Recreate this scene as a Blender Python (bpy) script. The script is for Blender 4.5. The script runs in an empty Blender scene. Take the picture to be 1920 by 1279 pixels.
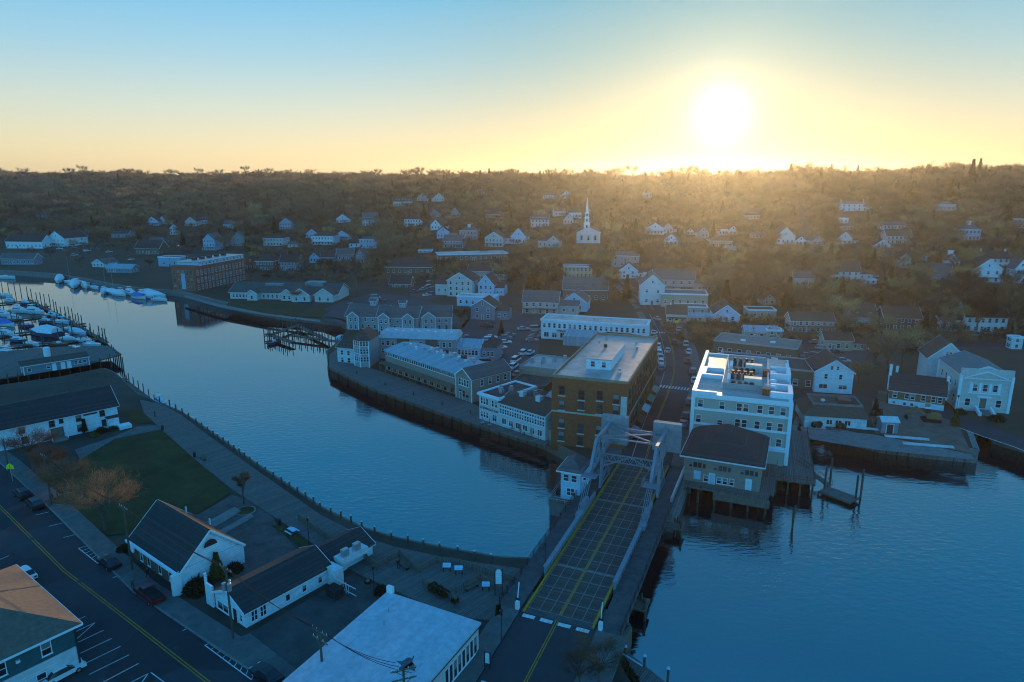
import bpy, bmesh, math, random
import numpy as np
from mathutils import Vector, Matrix
from mathutils.geometry import delaunay_2d_cdt
R = math.radians
sc = bpy.context.scene
col = sc.collection
rnd = random.Random(7)

# ------------------------------------------------------------------ camera
F, HZ, CAMH = 1280.0, 334.0, 60.0            # focal length in photo pixels, horizon row, drone height in metres
PITCH = math.atan((639.5 - HZ) / F)
cam = bpy.data.cameras.new('camera'); co = bpy.data.objects.new('camera', cam); col.objects.link(co)
cam.sensor_width = 36.0; cam.lens = 36.0 * F / 1920.0; cam.clip_start = 0.5; cam.clip_end = 30000
co.location = (0, 0, CAMH); co.rotation_euler = (math.pi / 2 - PITCH, 0, 0)
sc.camera = co

# ------------------------------------------------------------------ sky, sun, exposure
SUN_AZ, SUN_EL = R(16.3), R(4.8)
sun_dir = Vector((math.sin(SUN_AZ) * math.cos(SUN_EL), math.cos(SUN_AZ) * math.cos(SUN_EL), math.sin(SUN_EL)))
w = bpy.data.worlds.new('World'); sc.world = w; w.use_nodes = True
nt = w.node_tree; N = nt.nodes; L = nt.links
bg = N['Background']; bg.inputs[1].default_value = 0.1
sky = N.new('ShaderNodeTexSky'); sky.sky_type = 'NISHITA'; sky.sun_disc = False
sky.sun_elevation = SUN_EL; sky.sun_rotation = SUN_AZ; sky.ozone_density = 3.0; sky.dust_density = 1.0
def wmath(op, a, b=None):
    n = N.new('ShaderNodeMath'); n.operation = op
    for i, v in enumerate((a, b)):
        if v is None: continue
        if isinstance(v, (int, float)): n.inputs[i].default_value = v
        else: L.new(v, n.inputs[i])
    return n.outputs[0]
tc = N.new('ShaderNodeTexCoord'); sep = N.new('ShaderNodeSeparateXYZ'); L.new(tc.outputs['Generated'], sep.inputs[0])
el = wmath('MULTIPLY', wmath('ARCSINE', sep.outputs[2]), 2 / math.pi)          # 0 at horizon, 1 at zenith
gam = N.new('ShaderNodeGamma'); gam.inputs[1].default_value = 0.22; L.new(sky.outputs[0], gam.inputs[0])
def sky_ramp(stops):
    r = N.new('ShaderNodeValToRGB'); L.new(el, r.inputs[0]); c_ = r.color_ramp
    while len(c_.elements) < len(stops): c_.elements.new(0.5)
    for e, (a, c) in zip(c_.elements, stops): e.position = a / 90
    for e, (a, c) in zip(c_.elements, stops): e.color = (*c, 1)
    return r.outputs[0]
warm = sky_ramp([(0, (7.9, 6.5, 4.4)), (2, (7.6, 6.6, 4.6)), (5, (6.1, 6.3, 5.5)), (9, (3.7, 5.6, 6.4)), (14, (1.7, 4.8, 7.0)), (22, (.15, 3.2, 6.5)), (35, (.05, 2.15, 4.8)), (60, (.4, 2.75, 6.4)), (90, (.5, 2.75, 6.6))])
cool = sky_ramp([(0, (2.1, 8.0, 12.2)), (5, (1.85, 8.2, 13.2)), (14, (1.5, 7.8, 13.6)), (22, (1.1, 6.5, 12.2)), (35, (.7, 4.6, 9.6)), (60, (.4, 2.85, 6.6)), (90, (.5, 2.8, 6.7))])
hor = N.new('ShaderNodeVectorMath'); hor.operation = 'DOT_PRODUCT'; hor.inputs[1].default_value = (math.sin(SUN_AZ), math.cos(SUN_AZ), 0); L.new(tc.outputs['Generated'], hor.inputs[0])
side = N.new('ShaderNodeMapRange'); side.interpolation_type = 'SMOOTHSTEP'; side.inputs[1].default_value = -.25; side.inputs[2].default_value = .6; L.new(hor.outputs['Value'], side.inputs[0])
tint = N.new('ShaderNodeMix'); tint.data_type = 'RGBA'; L.new(side.outputs[0], tint.inputs[0]); L.new(cool, tint.inputs[6]); L.new(warm, tint.inputs[7])
mul = N.new('ShaderNodeMix'); mul.data_type = 'RGBA'; mul.blend_type = 'MULTIPLY'; mul.inputs[0].default_value = 1
L.new(gam.outputs[0], mul.inputs[6]); L.new(tint.outputs[2], mul.inputs[7])
dot = N.new('ShaderNodeVectorMath'); dot.operation = 'DOT_PRODUCT'; dot.inputs[1].default_value = sun_dir
L.new(tc.outputs['Generated'], dot.inputs[0])
ang = wmath('MULTIPLY', wmath('ARCCOSINE', wmath('MINIMUM', dot.outputs['Value'], 1.0)), 180 / math.pi)
soft = wmath('SUBTRACT', 1.0, wmath('MULTIPLY', wmath('EXPONENT', wmath('MULTIPLY', wmath('POWER', wmath('DIVIDE', ang, 22.0), 2.0), -1.0)), 0.44))
mul2 = N.new('ShaderNodeMix'); mul2.data_type = 'RGBA'; mul2.blend_type = 'MULTIPLY'; mul2.inputs[0].default_value = 1; sc3 = N.new('ShaderNodeCombineXYZ')
L.new(soft, sc3.inputs[0]); L.new(wmath('POWER', soft, 1.0), sc3.inputs[1]); L.new(wmath('POWER', soft, 1.15), sc3.inputs[2]); L.new(mul.outputs[2], mul2.inputs[6]); L.new(sc3.outputs[0], mul2.inputs[7])
# the sun's own glow in the sky
core = wmath('MULTIPLY', wmath('EXPONENT', wmath('DIVIDE', ang, -0.8)), 75.0)
halo = wmath('MULTIPLY', wmath('EXPONENT', wmath('DIVIDE', ang, -5.0)), 3.0)
glow = wmath('ADD', core, halo)
gcol = N.new('ShaderNodeCombineXYZ')
L.new(wmath('MULTIPLY', glow, 1.0), gcol.inputs[0]); L.new(wmath('MULTIPLY', glow, 0.82), gcol.inputs[1]); L.new(wmath('MULTIPLY', glow, 0.42), gcol.inputs[2])
add = N.new('ShaderNodeMix'); add.data_type = 'RGBA'; add.blend_type = 'ADD'; add.inputs[0].default_value = 1
L.new(mul2.outputs[2], add.inputs[6]); L.new(gcol.outputs[0], add.inputs[7])
L.new(add.outputs[2], bg.inputs[0])
sl = bpy.data.lights.new('sun', 'SUN'); sl.energy = 5.0; sl.angle = R(0.5); sl.color = (1.0, 0.66, 0.30)
so = bpy.data.objects.new('sun', sl); col.objects.link(so); so.location = (0, 0, 200)
so.rotation_euler = (-sun_dir).to_track_quat('-Z', 'Y').to_euler()
vs = sc.view_settings; vs.view_transform = 'Standard'; vs.look = 'None'; vs.gamma = 1; vs.use_curve_mapping = False; vs.exposure = 0.0
sc.render.engine = 'CYCLES'
cy = sc.cycles; cy.use_denoising = True; cy.max_bounces = 5; cy.diffuse_bounces = 2; cy.glossy_bounces = 3; cy.transmission_bounces = 2
cy.volume_bounces = 0; cy.transparent_max_bounces = 6; cy.caustics_reflective = False; cy.caustics_refractive = False; cy.sample_clamp_indirect = 4; cy.filter_width = 1.1

# ------------------------------------------------------------------ survey: terrain and points on it
def interp(x, xs, ys): return float(np.interp(x, xs, ys))
def zt(x, y):
    """ground height of the west bank; the low town stands 3 m above the river"""
    y0 = interp(x, [-700, -300, -150, -60, 20, 80, 160, 300, 500], [600, 505, 430, 355, 312, 285, 250, 225, 210])
    ln = interp(x, [-500, -100, 100, 350], [850, 650, 520, 440])
    t = (y - y0) / ln
    if t <= 0: return 3.0
    top = 50 + interp(x, [-900, -500, -250, 0, 150, 330, 520, 900], [3, 0, -2, -2, -5, -5, 2, 4])
    s = min(t, 1.0); s = s * s * (3 - 2 * s) * 0.45 + s * 0.55
    z = 3 + top * s
    u = min(1, t * 3)
    z += u * (1.6 * math.sin(x * .021 + y * .013) + 1.3 * math.sin(x * .043 - y * .027 + 1.3))
    if t > 1: z -= min((y - y0 - ln) * 0.012, 12)
    return max(z, 3.0)
def ray(px, py):
    r = (px - 960) / F; d = (py - 639.5) / F
    return r, math.cos(PITCH) - d * math.sin(PITCH), -(math.sin(PITCH) + d * math.cos(PITCH))
def at(px, py, z):
    """plan position of the point of height z seen in the photograph at (px, py)"""
    r, f, u = ray(px, py); t = (z - CAMH) / u
    return r * t, f * t
def on_hill(px, py):
    r, f, u = ray(px, py); t = 150.0; prev = t
    for i in range(3000):
        if CAMH + u * t <= zt(r * t, f * t): break
        prev = t; t += 3 + t * .004
        if t > 4000: break
    for i in range(12):
        m = (prev + t) / 2
        if CAMH + u * m <= zt(r * m, f * m): t = m
        else: prev = m
    return r * t, f * t, zt(r * t, f * t)
def project(x, y, z):
    zz = z - CAMH; dep = y * math.cos(PITCH) - zz * math.sin(PITCH); up = y * math.sin(PITCH) + zz * math.cos(PITCH)
    return 960 + F * x / dep, 639.5 - F * up / dep, dep
BA = R(67.5); BU = (math.cos(BA), math.sin(BA)); BO = (5.9, 77.9)
def B(s, t):                                   # bridge survey: s along the bridge from its near stop line, t to the right of its centre line
    return BO[0] + s * BU[0] + t * BU[1], BO[1] + s * BU[1] - t * BU[0]

# ------------------------------------------------------------------ materials
MATS = {}
def mat(name, c, rough=.8, var=.18, scale=1.5, metal=0, bump=0, spec=.3, c2=None, stretch=(1, 1, 1), detail=4, emit=0):
    if name in MATS: return MATS[name]
    m = bpy.data.materials.new(name); m.use_nodes = True; t = m.node_tree; p = t.nodes['Principled BSDF']
    p.inputs['Roughness'].default_value = rough; p.inputs['Metallic'].default_value = metal; p.inputs['Specular IOR Level'].default_value = spec
    p.inputs['Base Color'].default_value = (*c, 1)
    if var > 0:
        tx = t.nodes.new('ShaderNodeTexCoord'); mp = t.nodes.new('ShaderNodeMapping'); mp.inputs['Scale'].default_value = stretch
        n = t.nodes.new('ShaderNodeTexNoise'); n.inputs['Scale'].default_value = scale; n.inputs['Detail'].default_value = detail; n.inputs['Roughness'].default_value = .65
        r = t.nodes.new('ShaderNodeValToRGB'); r.color_ramp.elements[0].position = .32; r.color_ramp.elements[1].position = .68
        lo = c2 or tuple(v * (1 - var) for v in c); hi = tuple(min(1, v * (1 + var)) for v in c) if not c2 else c
        r.color_ramp.elements[0].color = (*lo, 1); r.color_ramp.elements[1].color = (*hi, 1)
        t.links.new(tx.outputs['Object'], mp.inputs[0]); t.links.new(mp.outputs[0], n.inputs['Vector']); t.links.new(n.outputs[0], r.inputs[0]); t.links.new(r.outputs[0], p.inputs['Base Color'])
        if bump:
            b = t.nodes.new('ShaderNodeBump'); b.inputs['Strength'].default_value = bump; b.inputs['Distance'].default_value = .05
            t.links.new(n.outputs[0], b.inputs['Height']); t.links.new(b.outputs[0], p.inputs['Normal'])
    if emit:
        p.inputs['Emission Color'].default_value = (*c, 1); p.inputs['Emission Strength'].default_value = emit
    MATS[name] = m
    return m
def lines_mat(name, c, c2, period, axis='X', rough=.8, amp=.18, spec=.3, wide=.16):
    """boards, siding, standing seams: narrow lines at a real spacing plus mottling"""
    if name in MATS: return MATS[name]
    m = mat(name, c, rough, .15, 1.2, spec=spec); t = m.node_tree; p = t.nodes['Principled BSDF']
    src = p.inputs['Base Color'].links[0].from_socket
    tx = t.nodes.new('ShaderNodeTexCoord'); s = t.nodes.new('ShaderNodeSeparateXYZ'); t.links.new(tx.outputs['Object'], s.inputs[0])
    a = t.nodes.new('ShaderNodeMath'); a.operation = 'DIVIDE'; a.inputs[1].default_value = period; t.links.new(s.outputs['XYZ'.index(axis)], a.inputs[0])
    f = t.nodes.new('ShaderNodeMath'); f.operation = 'FRACT'; t.links.new(a.outputs[0], f.inputs[0])
    g = t.nodes.new('ShaderNodeMath'); g.operation = 'LESS_THAN'; g.inputs[1].default_value = wide; t.links.new(f.outputs[0], g.inputs[0])
    fl = t.nodes.new('ShaderNodeMath'); fl.operation = 'FLOOR'; t.links.new(a.outputs[0], fl.inputs[0])
    wn = t.nodes.new('ShaderNodeTexWhiteNoise'); wn.noise_dimensions = '1D'; t.links.new(fl.outputs[0], wn.inputs['W'])
    hv = t.nodes.new('ShaderNodeHueSaturation'); t.links.new(src, hv.inputs['Color'])
    mr = t.nodes.new('ShaderNodeMapRange'); mr.inputs[3].default_value = 1 - amp; mr.inputs[4].default_value = 1 + amp; t.links.new(wn.outputs[0], mr.inputs[0]); t.links.new(mr.outputs[0], hv.inputs['Value'])
    mx = t.nodes.new('ShaderNodeMix'); mx.data_type = 'RGBA'; t.links.new(g.outputs[0], mx.inputs[0]); t.links.new(hv.outputs[0], mx.inputs[6]); mx.inputs[7].default_value = (*c2, 1)
    t.links.new(mx.outputs[2], p.inputs['Base Color'])
    return m
WHITE = mat('white_paint', (.72, .77, .79), .6, .06)
TRIM = mat('white_trim', (.74, .79, .81), .5, .04)
GLASS = mat('window_glass', (.02, .025, .03), .08, 0, spec=.6)
DARKMETAL = mat('dark_metal', (.03, .03, .035), .5, .2)
STEEL = mat('bridge_paint', (.25, .275, .32), .55, .2, 2.0, c2=(.19, .19, .20))
GALV = mat('galvanised', (.45, .46, .47), .4, .15, metal=.6)
WOOD = mat('weathered_wood', (.16, .13, .10), .85, .3, 3, bump=.3)
PILE = mat('pile_wood', (.10, .075, .055), .9, .35, 3, stretch=(1, 1, .2))
CONC = mat('concrete', (.20, .19, .175), .85, .2, .8)
STONE = mat('granite_wall', (.20, .185, .17), .9, .4, 1.8, bump=.5)
ASPH = mat('asphalt', (.055, .055, .058), .85, .3, .16, c2=(.036, .036, .040), detail=8, spec=.25)
def patch_asphalt():
    t = ASPH.node_tree; p = t.nodes['Principled BSDF']; src = p.inputs['Base Color'].links[0].from_socket; tx = t.nodes.new('ShaderNodeTexCoord')
    v = t.nodes.new('ShaderNodeTexVoronoi'); v.inputs['Scale'].default_value = .085; t.links.new(tx.outputs['Object'], v.inputs['Vector'])
    hs = t.nodes.new('ShaderNodeHueSaturation'); sp = t.nodes.new('ShaderNodeSeparateColor'); t.links.new(v.outputs['Color'], sp.inputs[0]); r_ = t.nodes.new('ShaderNodeMapRange'); r_.inputs[3].default_value = .78; r_.inputs[4].default_value = 1.2; t.links.new(sp.outputs[0], r_.inputs[0]); t.links.new(r_.outputs[0], hs.inputs['Value']); t.links.new(src, hs.inputs['Color'])
    t.links.new(hs.outputs[0], p.inputs['Base Color'])
patch_asphalt()
PAVE = mat('sidewalk', (.125, .12, .11), .85, .2, .7)
GRASS = mat('grass', (.062, .062, .016), .95, .3, .22, c2=(.022, .028, .007), detail=8, bump=.6)
EARTH = mat('leaf_litter', (.075, .052, .033), .95, .3, .05, c2=(.035, .038, .02), detail=10)
TOWN = mat('town_ground', (.075, .066, .05), .9, .3, .12, c2=(.028, .03, .022), detail=9)
LINEW = mat('road_paint_white', (.62, .62, .60), .7, .3, 2.0)
LINEY = mat('road_paint_yellow', (.50, .21, .02), .7, .3, 2.0)
ROOFD = lines_mat('shingle_charcoal', (.045, .043, .043), (.030, .029, .029), .30, 'Z', .85, .22)
ROOFB = lines_mat('shingle_brown', (.085, .062, .048), (.06, .044, .035), .30, 'Z', .85, .22)
ROOFG = lines_mat('shingle_grey', (.12, .115, .11), (.085, .08, .078), .30, 'Z', .85, .2)
ROOFR = mat('shingle_red', (.13, .045, .035), .85, .25, 1.2, stretch=(1, 1, 3))
MEMB = mat('roof_membrane', (.46, .46, .45), .38, .3, .3, c2=(.22, .215, .20), detail=10, spec=.5)
TAR = mat('roof_tar', (.07, .06, .055), .9, .3, .4)
RUBBER = mat('tyre_rubber', (.015, .015, .015), .8, 0)
RUST = mat('rust_red', (.16, .06, .035), .85, .4, 3)

# ------------------------------------------------------------------ mesh builder
class M:
    def __init__(s): s.v = []; s.f = []; s.m = []
    def add(s, vs, fs, mi=0):
        o = len(s.v); s.v += [tuple(p) for p in vs]; s.f += [tuple(i + o for i in f) for f in fs]; s.m += [mi] * len(fs); return s
    def box(s, x0, y0, z0, x1, y1, z1, mi=0):
        return s.add([(x0, y0, z0), (x1, y0, z0), (x1, y1, z0), (x0, y1, z0), (x0, y0, z1), (x1, y0, z1), (x1, y1, z1), (x0, y1, z1)],
                     [(0, 3, 2, 1), (4, 5, 6, 7), (0, 1, 5, 4), (1, 2, 6, 5), (2, 3, 7, 6), (3, 0, 4, 7)], mi)
    def prism(s, poly, z0, z1, mi=0, top=None):
        a = sum(poly[i][0] * poly[(i + 1) % len(poly)][1] - poly[(i + 1) % len(poly)][0] * poly[i][1] for i in range(len(poly)))
        if a < 0: poly = poly[::-1]
        n = len(poly); tp = top or poly
        s.add([(x, y, z0) for x, y in poly] + [(x, y, z1) for x, y in tp], [tuple(range(n))[::-1], tuple(range(n, 2 * n))] + [(i, (i + 1) % n, n + (i + 1) % n, n + i) for i in range(n)], mi); return s
    def poly(s, pts, mi=0): return s.add(pts, [tuple(range(len(pts)))], mi)
    def tube(s, p, q, r, r2=None, n=6, mi=0, caps=True):
        p, q = Vector(p), Vector(q); r2 = r if r2 is None else r2; d = (q - p)
        if d.length < 1e-6: return s
        d.normalize(); a = d.orthogonal().normalized(); b = d.cross(a)
        vs = []
        for c, rr in ((p, r), (q, r2)):
            for i in range(n):
                t = 2 * math.pi * i / n; vs.append(c + a * (rr * math.cos(t)) + b * (rr * math.sin(t)))
        fs = [(i, (i + 1) % n, n + (i + 1) % n, n + i) for i in range(n)]
        if caps: fs += [tuple(range(n))[::-1], tuple(range(n, 2 * n))]
        return s.add(vs, fs, mi)
    def beam(s, p, q, w, h, mi=0):
        """rectangular bar from p to q, w wide (level), h deep"""
        p, q = Vector(p), Vector(q); d = (q - p)
        if d.length < 1e-6: return s
        d.normalize(); up = Vector((0, 0, 1))
        a = d.cross(up)
        if a.length < 1e-3: a = Vector((1, 0, 0))
        a.normalize(); b = a.cross(d).normalized(); a = a * (w / 2); b = b * (h / 2)
        vs = [p - a - b, p + a - b, p + a + b, p - a + b, q - a - b, q + a - b, q + a + b, q - a + b]
        return s.add(vs, [(3, 2, 1, 0), (4, 5, 6, 7), (0, 1, 5, 4), (1, 2, 6, 5), (2, 3, 7, 6), (3, 0, 4, 7)], mi)
    def ball(s, c, r, n=8, k=5, mi=0, sq=(1, 1, 1)):
        vs = []; fs = []
        for j in range(1, k):
            ph = math.pi * j / k
            for i in range(n):
                th = 2 * math.pi * i / n; vs.append((c[0] + r * sq[0] * math.sin(ph) * math.cos(th), c[1] + r * sq[1] * math.sin(ph) * math.sin(th), c[2] + r * sq[2] * math.cos(ph)))
        vs += [(c[0], c[1], c[2] + r * sq[2]), (c[0], c[1], c[2] - r * sq[2])]; t = len(vs) - 2
        for j in range(k - 2):
            for i in range(n): fs.append((j * n + i, (j + 1) * n + i, (j + 1) * n + (i + 1) % n, j * n + (i + 1) % n))
        for i in range(n): fs.append((t, i, (i + 1) % n)); fs.append((t + 1, (k - 2) * n + (i + 1) % n, (k - 2) * n + i))
        return s.add(vs, fs, mi)
    def mesh(s, name, mats):
        me = bpy.data.meshes.new(name); me.from_pydata(s.v, [], s.f)
        for m in mats if isinstance(mats, (list, tuple)) else [mats]: me.materials.append(m)
        if any(s.m): me.polygons.foreach_set('material_index', s.m)
        me.update(); return me
    def build(s, name, mats, parent=None, loc=None, rz=0, smooth=False):
        me = s.mesh(name, mats)
        if smooth: me.polygons.foreach_set('use_smooth', [True] * len(me.polygons))
        return put(name, me, parent, loc, rz)
def put(name, me, parent=None, loc=None, rz=0):
    o = bpy.data.objects.new(name, me); col.objects.link(o)
    if parent is not None: o.parent = parent
    if loc is not None: o.location = loc
    if rz: o.rotation_euler = (0, 0, rz)
    return o
def tag(o, label, cat, group=None, kind=None):
    o['label'] = label
    if cat: o['category'] = cat
    if group: o['group'] = group
    if kind: o['kind'] = kind
    return o
def thing(name, label, cat, loc, rz=0, group=None):
    o = bpy.data.objects.new(name, None); col.objects.link(o); o.location = loc; o.rotation_euler = (0, 0, rz); o.empty_display_size = .5
    return tag(o, label, cat, group)
KIDS = {}
def child_of(o): return [c for c in o.children]
def dup(root, loc, rz, label, group=None, mats=None, sc_=None):
    """copy of a thing with copies of its parts and sub-parts; mats maps a part name to its own material"""
    r = root.copy(); col.objects.link(r); r.location = loc; r.rotation_euler = (0, 0, rz); r['label'] = label
    if group: r['group'] = group
    if sc_: r.scale = (sc_,) * 3 if isinstance(sc_, (int, float)) else sc_
    for ch in CH[root.name]:
        c = ch.copy(); col.objects.link(c); c.parent = r
        if mats and ch.name.split('.')[0] in mats:
            c.material_slots[0].link = 'OBJECT'; c.material_slots[0].material = mats[ch.name.split('.')[0]]
        for g in CH.get(ch.name, ()):
            d = g.copy(); col.objects.link(d); d.parent = c
    return r
CH = {}
def remember(root):
    """note the parts of a thing that will be copied"""
    CH[root.name] = [c for c in col.objects if c.parent == root]
    for c in CH[root.name]: CH[c.name] = [g for g in col.objects if g.parent == c]
def struct(name, me, label=None):
    o = put(name, me); o['kind'] = 'structure'
    if label: o['label'] = label
    return o
ORD = ['first', 'second', 'third', 'fourth', 'fifth', 'sixth', 'seventh', 'eighth', 'ninth', 'tenth', 'eleventh', 'twelfth', 'thirteenth', 'fourteenth', 'fifteenth', 'sixteenth', 'seventeenth', 'eighteenth', 'nineteenth', 'twentieth']
ORD += ['twenty-' + o for o in ORD[:9]] + ['thirtieth'] + ['thirty-' + o for o in ORD[:9]] + ['fortieth'] + ['forty-' + o for o in ORD[:9]]
# ------------------------------------------------------------------ ground, river
def P0(l): return [at(x, y, 0) for x, y in l]
west_shore = [(-1400, 620), (-700, 535), (-450, 470)] + P0([(0, 515), (60, 519), (100, 522), (150, 530), (200, 540), (250, 549), (310, 554), (345, 557), (400, 573), (480, 592), (540, 602), (590, 606), (640, 612), (655, 622), (642, 650), (615, 673), (617, 692), (700, 733), (800, 769), (893, 801), (1020, 842)]) \
    + [B(53, -9), B(53, 9.5), (38.5, 133.5), (55.5, 127.0), (62.0, 143.0), (70.5, 158.5)] + P0([(1560, 826), (1650, 849), (1740, 860), (1829, 868), (1818, 836), (1806, 816), (1860, 832), (1930, 852)]) + [(190, 122), (400, 60), (900, -120)]
west_outline = west_shore + [(2400, -300), (2400, 2300), (-2400, 2300), (-2400, 720)]
east_shore = [(-1400, 480), (-700, 330), (-400, 240)] + P0([(0, 742), (120, 724), (196, 708), (215, 716), (262, 760), (300, 775), (340, 793), (372, 815), (471, 888), (602, 980), (680, 1020), (735, 1038), (825, 1058), (935, 1078), (985, 1080)]) \
    + [B(14, -8.5), B(7, 0), B(4, 8.5), (12.5, 74), (13.5, 69), (17, 60), (24, 30), (40, -60), (60, -300)]
east_outline = east_shore + [(-1400, -300)]
def inside(p, poly):
    x, y = p; c = False; n = len(poly)
    for i in range(n):
        x1, y1 = poly[i]; x2, y2 = poly[i - 1]
        if (y1 > y) != (y2 > y) and x < (x2 - x1) * (y - y1) / (y2 - y1) + x1: c = not c
    return c
def sheet(outline, pts, zf):
    vs = [Vector(p) for p in outline] + [Vector(p) for p in pts if inside(p, outline)]
    v, e, f, *_ = delaunay_2d_cdt(vs, [], [list(range(len(outline)))], 1, 1e-5)
    m = M(); m.add([(p.x, p.y, zf(p.x, p.y)) for p in v], [tuple(x) for x in f]); return m
pts = [(x + rnd.uniform(-3, 3), y + rnd.uniform(-3, 3)) for x in range(-700, 760, 22) for y in range(120, 1010, 22)]
pts += [(x, y) for x in range(-2340, 2390, 90) for y in range(60, 2290, 90) if not (-710 < x < 770 and y < 1020)]
gm = sheet(west_outline, pts, zt).mesh('ground', [EARTH]); go = struct('ground', gm)
struct('ground', sheet(east_outline, [(x, y) for x in range(-1300, 40, 60) for y in range(-280, 440, 60)], lambda x, y: 3.0).mesh('ground', [TOWN]))
def wall_strip(name, pts, z0, z1, th, m, label, cat):
    """sea wall: a battered wall with a coping along a shore line"""
    b = M()
    for i in range(len(pts) - 1):
        a, c = Vector(pts[i]), Vector(pts[i + 1]); d = (c - a).normalized(); n = Vector((d.y, -d.x)) * th
        for (o0, o1, za, zb) in ((0, .25, z0, z1 - .3), (.0, .40, z1 - .3, z1 + .05)):
            p, q = a - d * .05, c + d * .05; k0 = -n; k1 = n * (o1 / th)
            b.prism([tuple(p + k0), tuple(q + k0), tuple(q + k1), tuple(p + k1)], za, zb)
    return tag(b.build(name, m), label, cat)
ws = west_shore
wall_strip('sea_wall', [p for p in ws[2:17]], -3, 3.0, .8, STONE, 'low rough stone bank along the far upstream shore below the red brick mill', 'sea wall')
wall_strip('bulkhead', [p for p in ws[17:26]], -3, 2.9, .5, WOOD, 'dark timber bulkhead under the wharf of the blue roofed building', 'bulkhead')
wall_strip('sea_wall', [p for p in ws[28:36]], -3, 3.0, .8, STONE, 'stone sea wall around the yard on the right bank', 'sea wall')
wall_strip('sea_wall', [p for p in ws[36:41]], -3, 3.0, .8, STONE, 'stone sea wall under the road in front of the columned hall', 'sea wall')
wall_strip('bulkhead', [p for p in east_shore[2:8]], -3, 2.9, .5, WOOD, 'timber bulkhead beside the marina wharf on the near left bank', 'bulkhead')
wall_strip('bulkhead', [p for p in east_shore[8:22]], -3, 2.9, .5, WOOD, 'long timber bulkhead below the boardwalk on the near bank', 'bulkhead')
# abutments
for s0, s1, lab in ((-.5, 5.5, 'concrete abutment under the near end of the lift bridge'), (52.5, 60, 'concrete abutment under the far end of the lift bridge')):
    m = M(); m.prism([B(s0, -8.2), B(s0, 8.2), B(s1, 8.2), B(s1, -8.2)], -3, 3.55); tag(m.build('abutment', CONC), lab, 'abutment')
# water
wm = bpy.data.materials.new('river_water'); wm.use_nodes = True; t = wm.node_tree; p = t.nodes['Principled BSDF']
p.inputs['Base Color'].default_value = (.0, .010, .018, 1); p.inputs['Roughness'].default_value = .05; p.inputs['IOR'].default_value = 4.3; p.inputs['Specular IOR Level'].default_value = .5
tx = t.nodes.new('ShaderNodeTexCoord'); mp = t.nodes.new('ShaderNodeMapping'); mp.inputs['Rotation'].default_value = (0, 0, R(-20)); mp.inputs['Scale'].default_value = (.45, 1.0, 1)
t.links.new(tx.outputs['Object'], mp.inputs[0])
n1 = t.nodes.new('ShaderNodeTexNoise'); n1.inputs['Scale'].default_value = 1.1; n1.inputs['Detail'].default_value = 3; t.links.new(mp.outputs[0], n1.inputs['Vector'])
n2 = t.nodes.new('ShaderNodeTexNoise'); n2.inputs['Scale'].default_value = .022; n2.inputs['Detail'].default_value = 4; t.links.new(tx.outputs['Object'], n2.inputs['Vector'])
mr = t.nodes.new('ShaderNodeMapRange'); mr.inputs[1].default_value = .35; mr.inputs[2].default_value = .65; mr.inputs[3].default_value = .12; mr.inputs[4].default_value = 1.0; t.links.new(n2.outputs[0], mr.inputs[0])
mm = t.nodes.new('ShaderNodeMath'); mm.operation = 'MULTIPLY'; t.links.new(n1.outputs[0], mm.inputs[0]); t.links.new(mr.outputs[0], mm.inputs[1])
sy_ = t.nodes.new('ShaderNodeSeparateXYZ'); t.links.new(tx.outputs['Object'], sy_.inputs[0])
cal = t.nodes.new('ShaderNodeMapRange'); cal.inputs[1].default_value = 105; cal.inputs[2].default_value = 235; cal.inputs[3].default_value = 1.0; cal.inputs[4].default_value = .10; t.links.new(sy_.outputs[1], cal.inputs[0])   # sheltered, calmer water upstream
m2_ = t.nodes.new('ShaderNodeMath'); m2_.operation = 'MULTIPLY'; t.links.new(mm.outputs[0], m2_.inputs[0]); t.links.new(cal.outputs[0], m2_.inputs[1]); mm = m2_
bp = t.nodes.new('ShaderNodeBump'); bp.inputs['Strength'].default_value = .45; bp.inputs['Distance'].default_value = .3; t.links.new(mm.outputs[0], bp.inputs['Height']); t.links.new(bp.outputs[0], p.inputs['Normal'])
m = M(); m.poly([(-1500, -400, 0), (1500, -400, 0), (1500, 900, 0), (-1500, 900, 0)]); o = struct('river', m.mesh('river', wm))

# ------------------------------------------------------------------ roads, pavements, markings
def flat(name, px, z, m, thick=None, rim=None):
    """level sheet from a traced outline, laid at height z (a slab down to the ground when thick)"""
    pl = [at(x, y, z) for x, y in px]; b = M()
    if thick: b.prism(pl, z - thick, z)
    else: b.poly([(x, y, z) for x, y in pl] if sum(pl[i][0] * pl[(i + 1) % len(pl)][1] - pl[(i + 1) % len(pl)][0] * pl[i][1] for i in range(len(pl))) > 0 else [(x, y, z) for x, y in pl[::-1]])
    return struct(name, b.mesh(name, m))
def resample(pts, step):
    out = []
    for i in range(len(pts) - 1):
        a, c = Vector(pts[i]), Vector(pts[i + 1]); n = max(1, int((c - a).length / step))
        out += [a + (c - a) * (k / n) for k in range(n)]
    return out + [Vector(pts[-1])]
def smooth_line(pts, it=2):
    for _ in range(it):
        q = [pts[0]]
        for a, c in zip(pts[:-1], pts[1:]): a = Vector(a); c = Vector(c); q += [a * .75 + c * .25, a * .25 + c * .75]
        pts = q + [pts[-1]]
    return [tuple(p) for p in pts]
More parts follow.
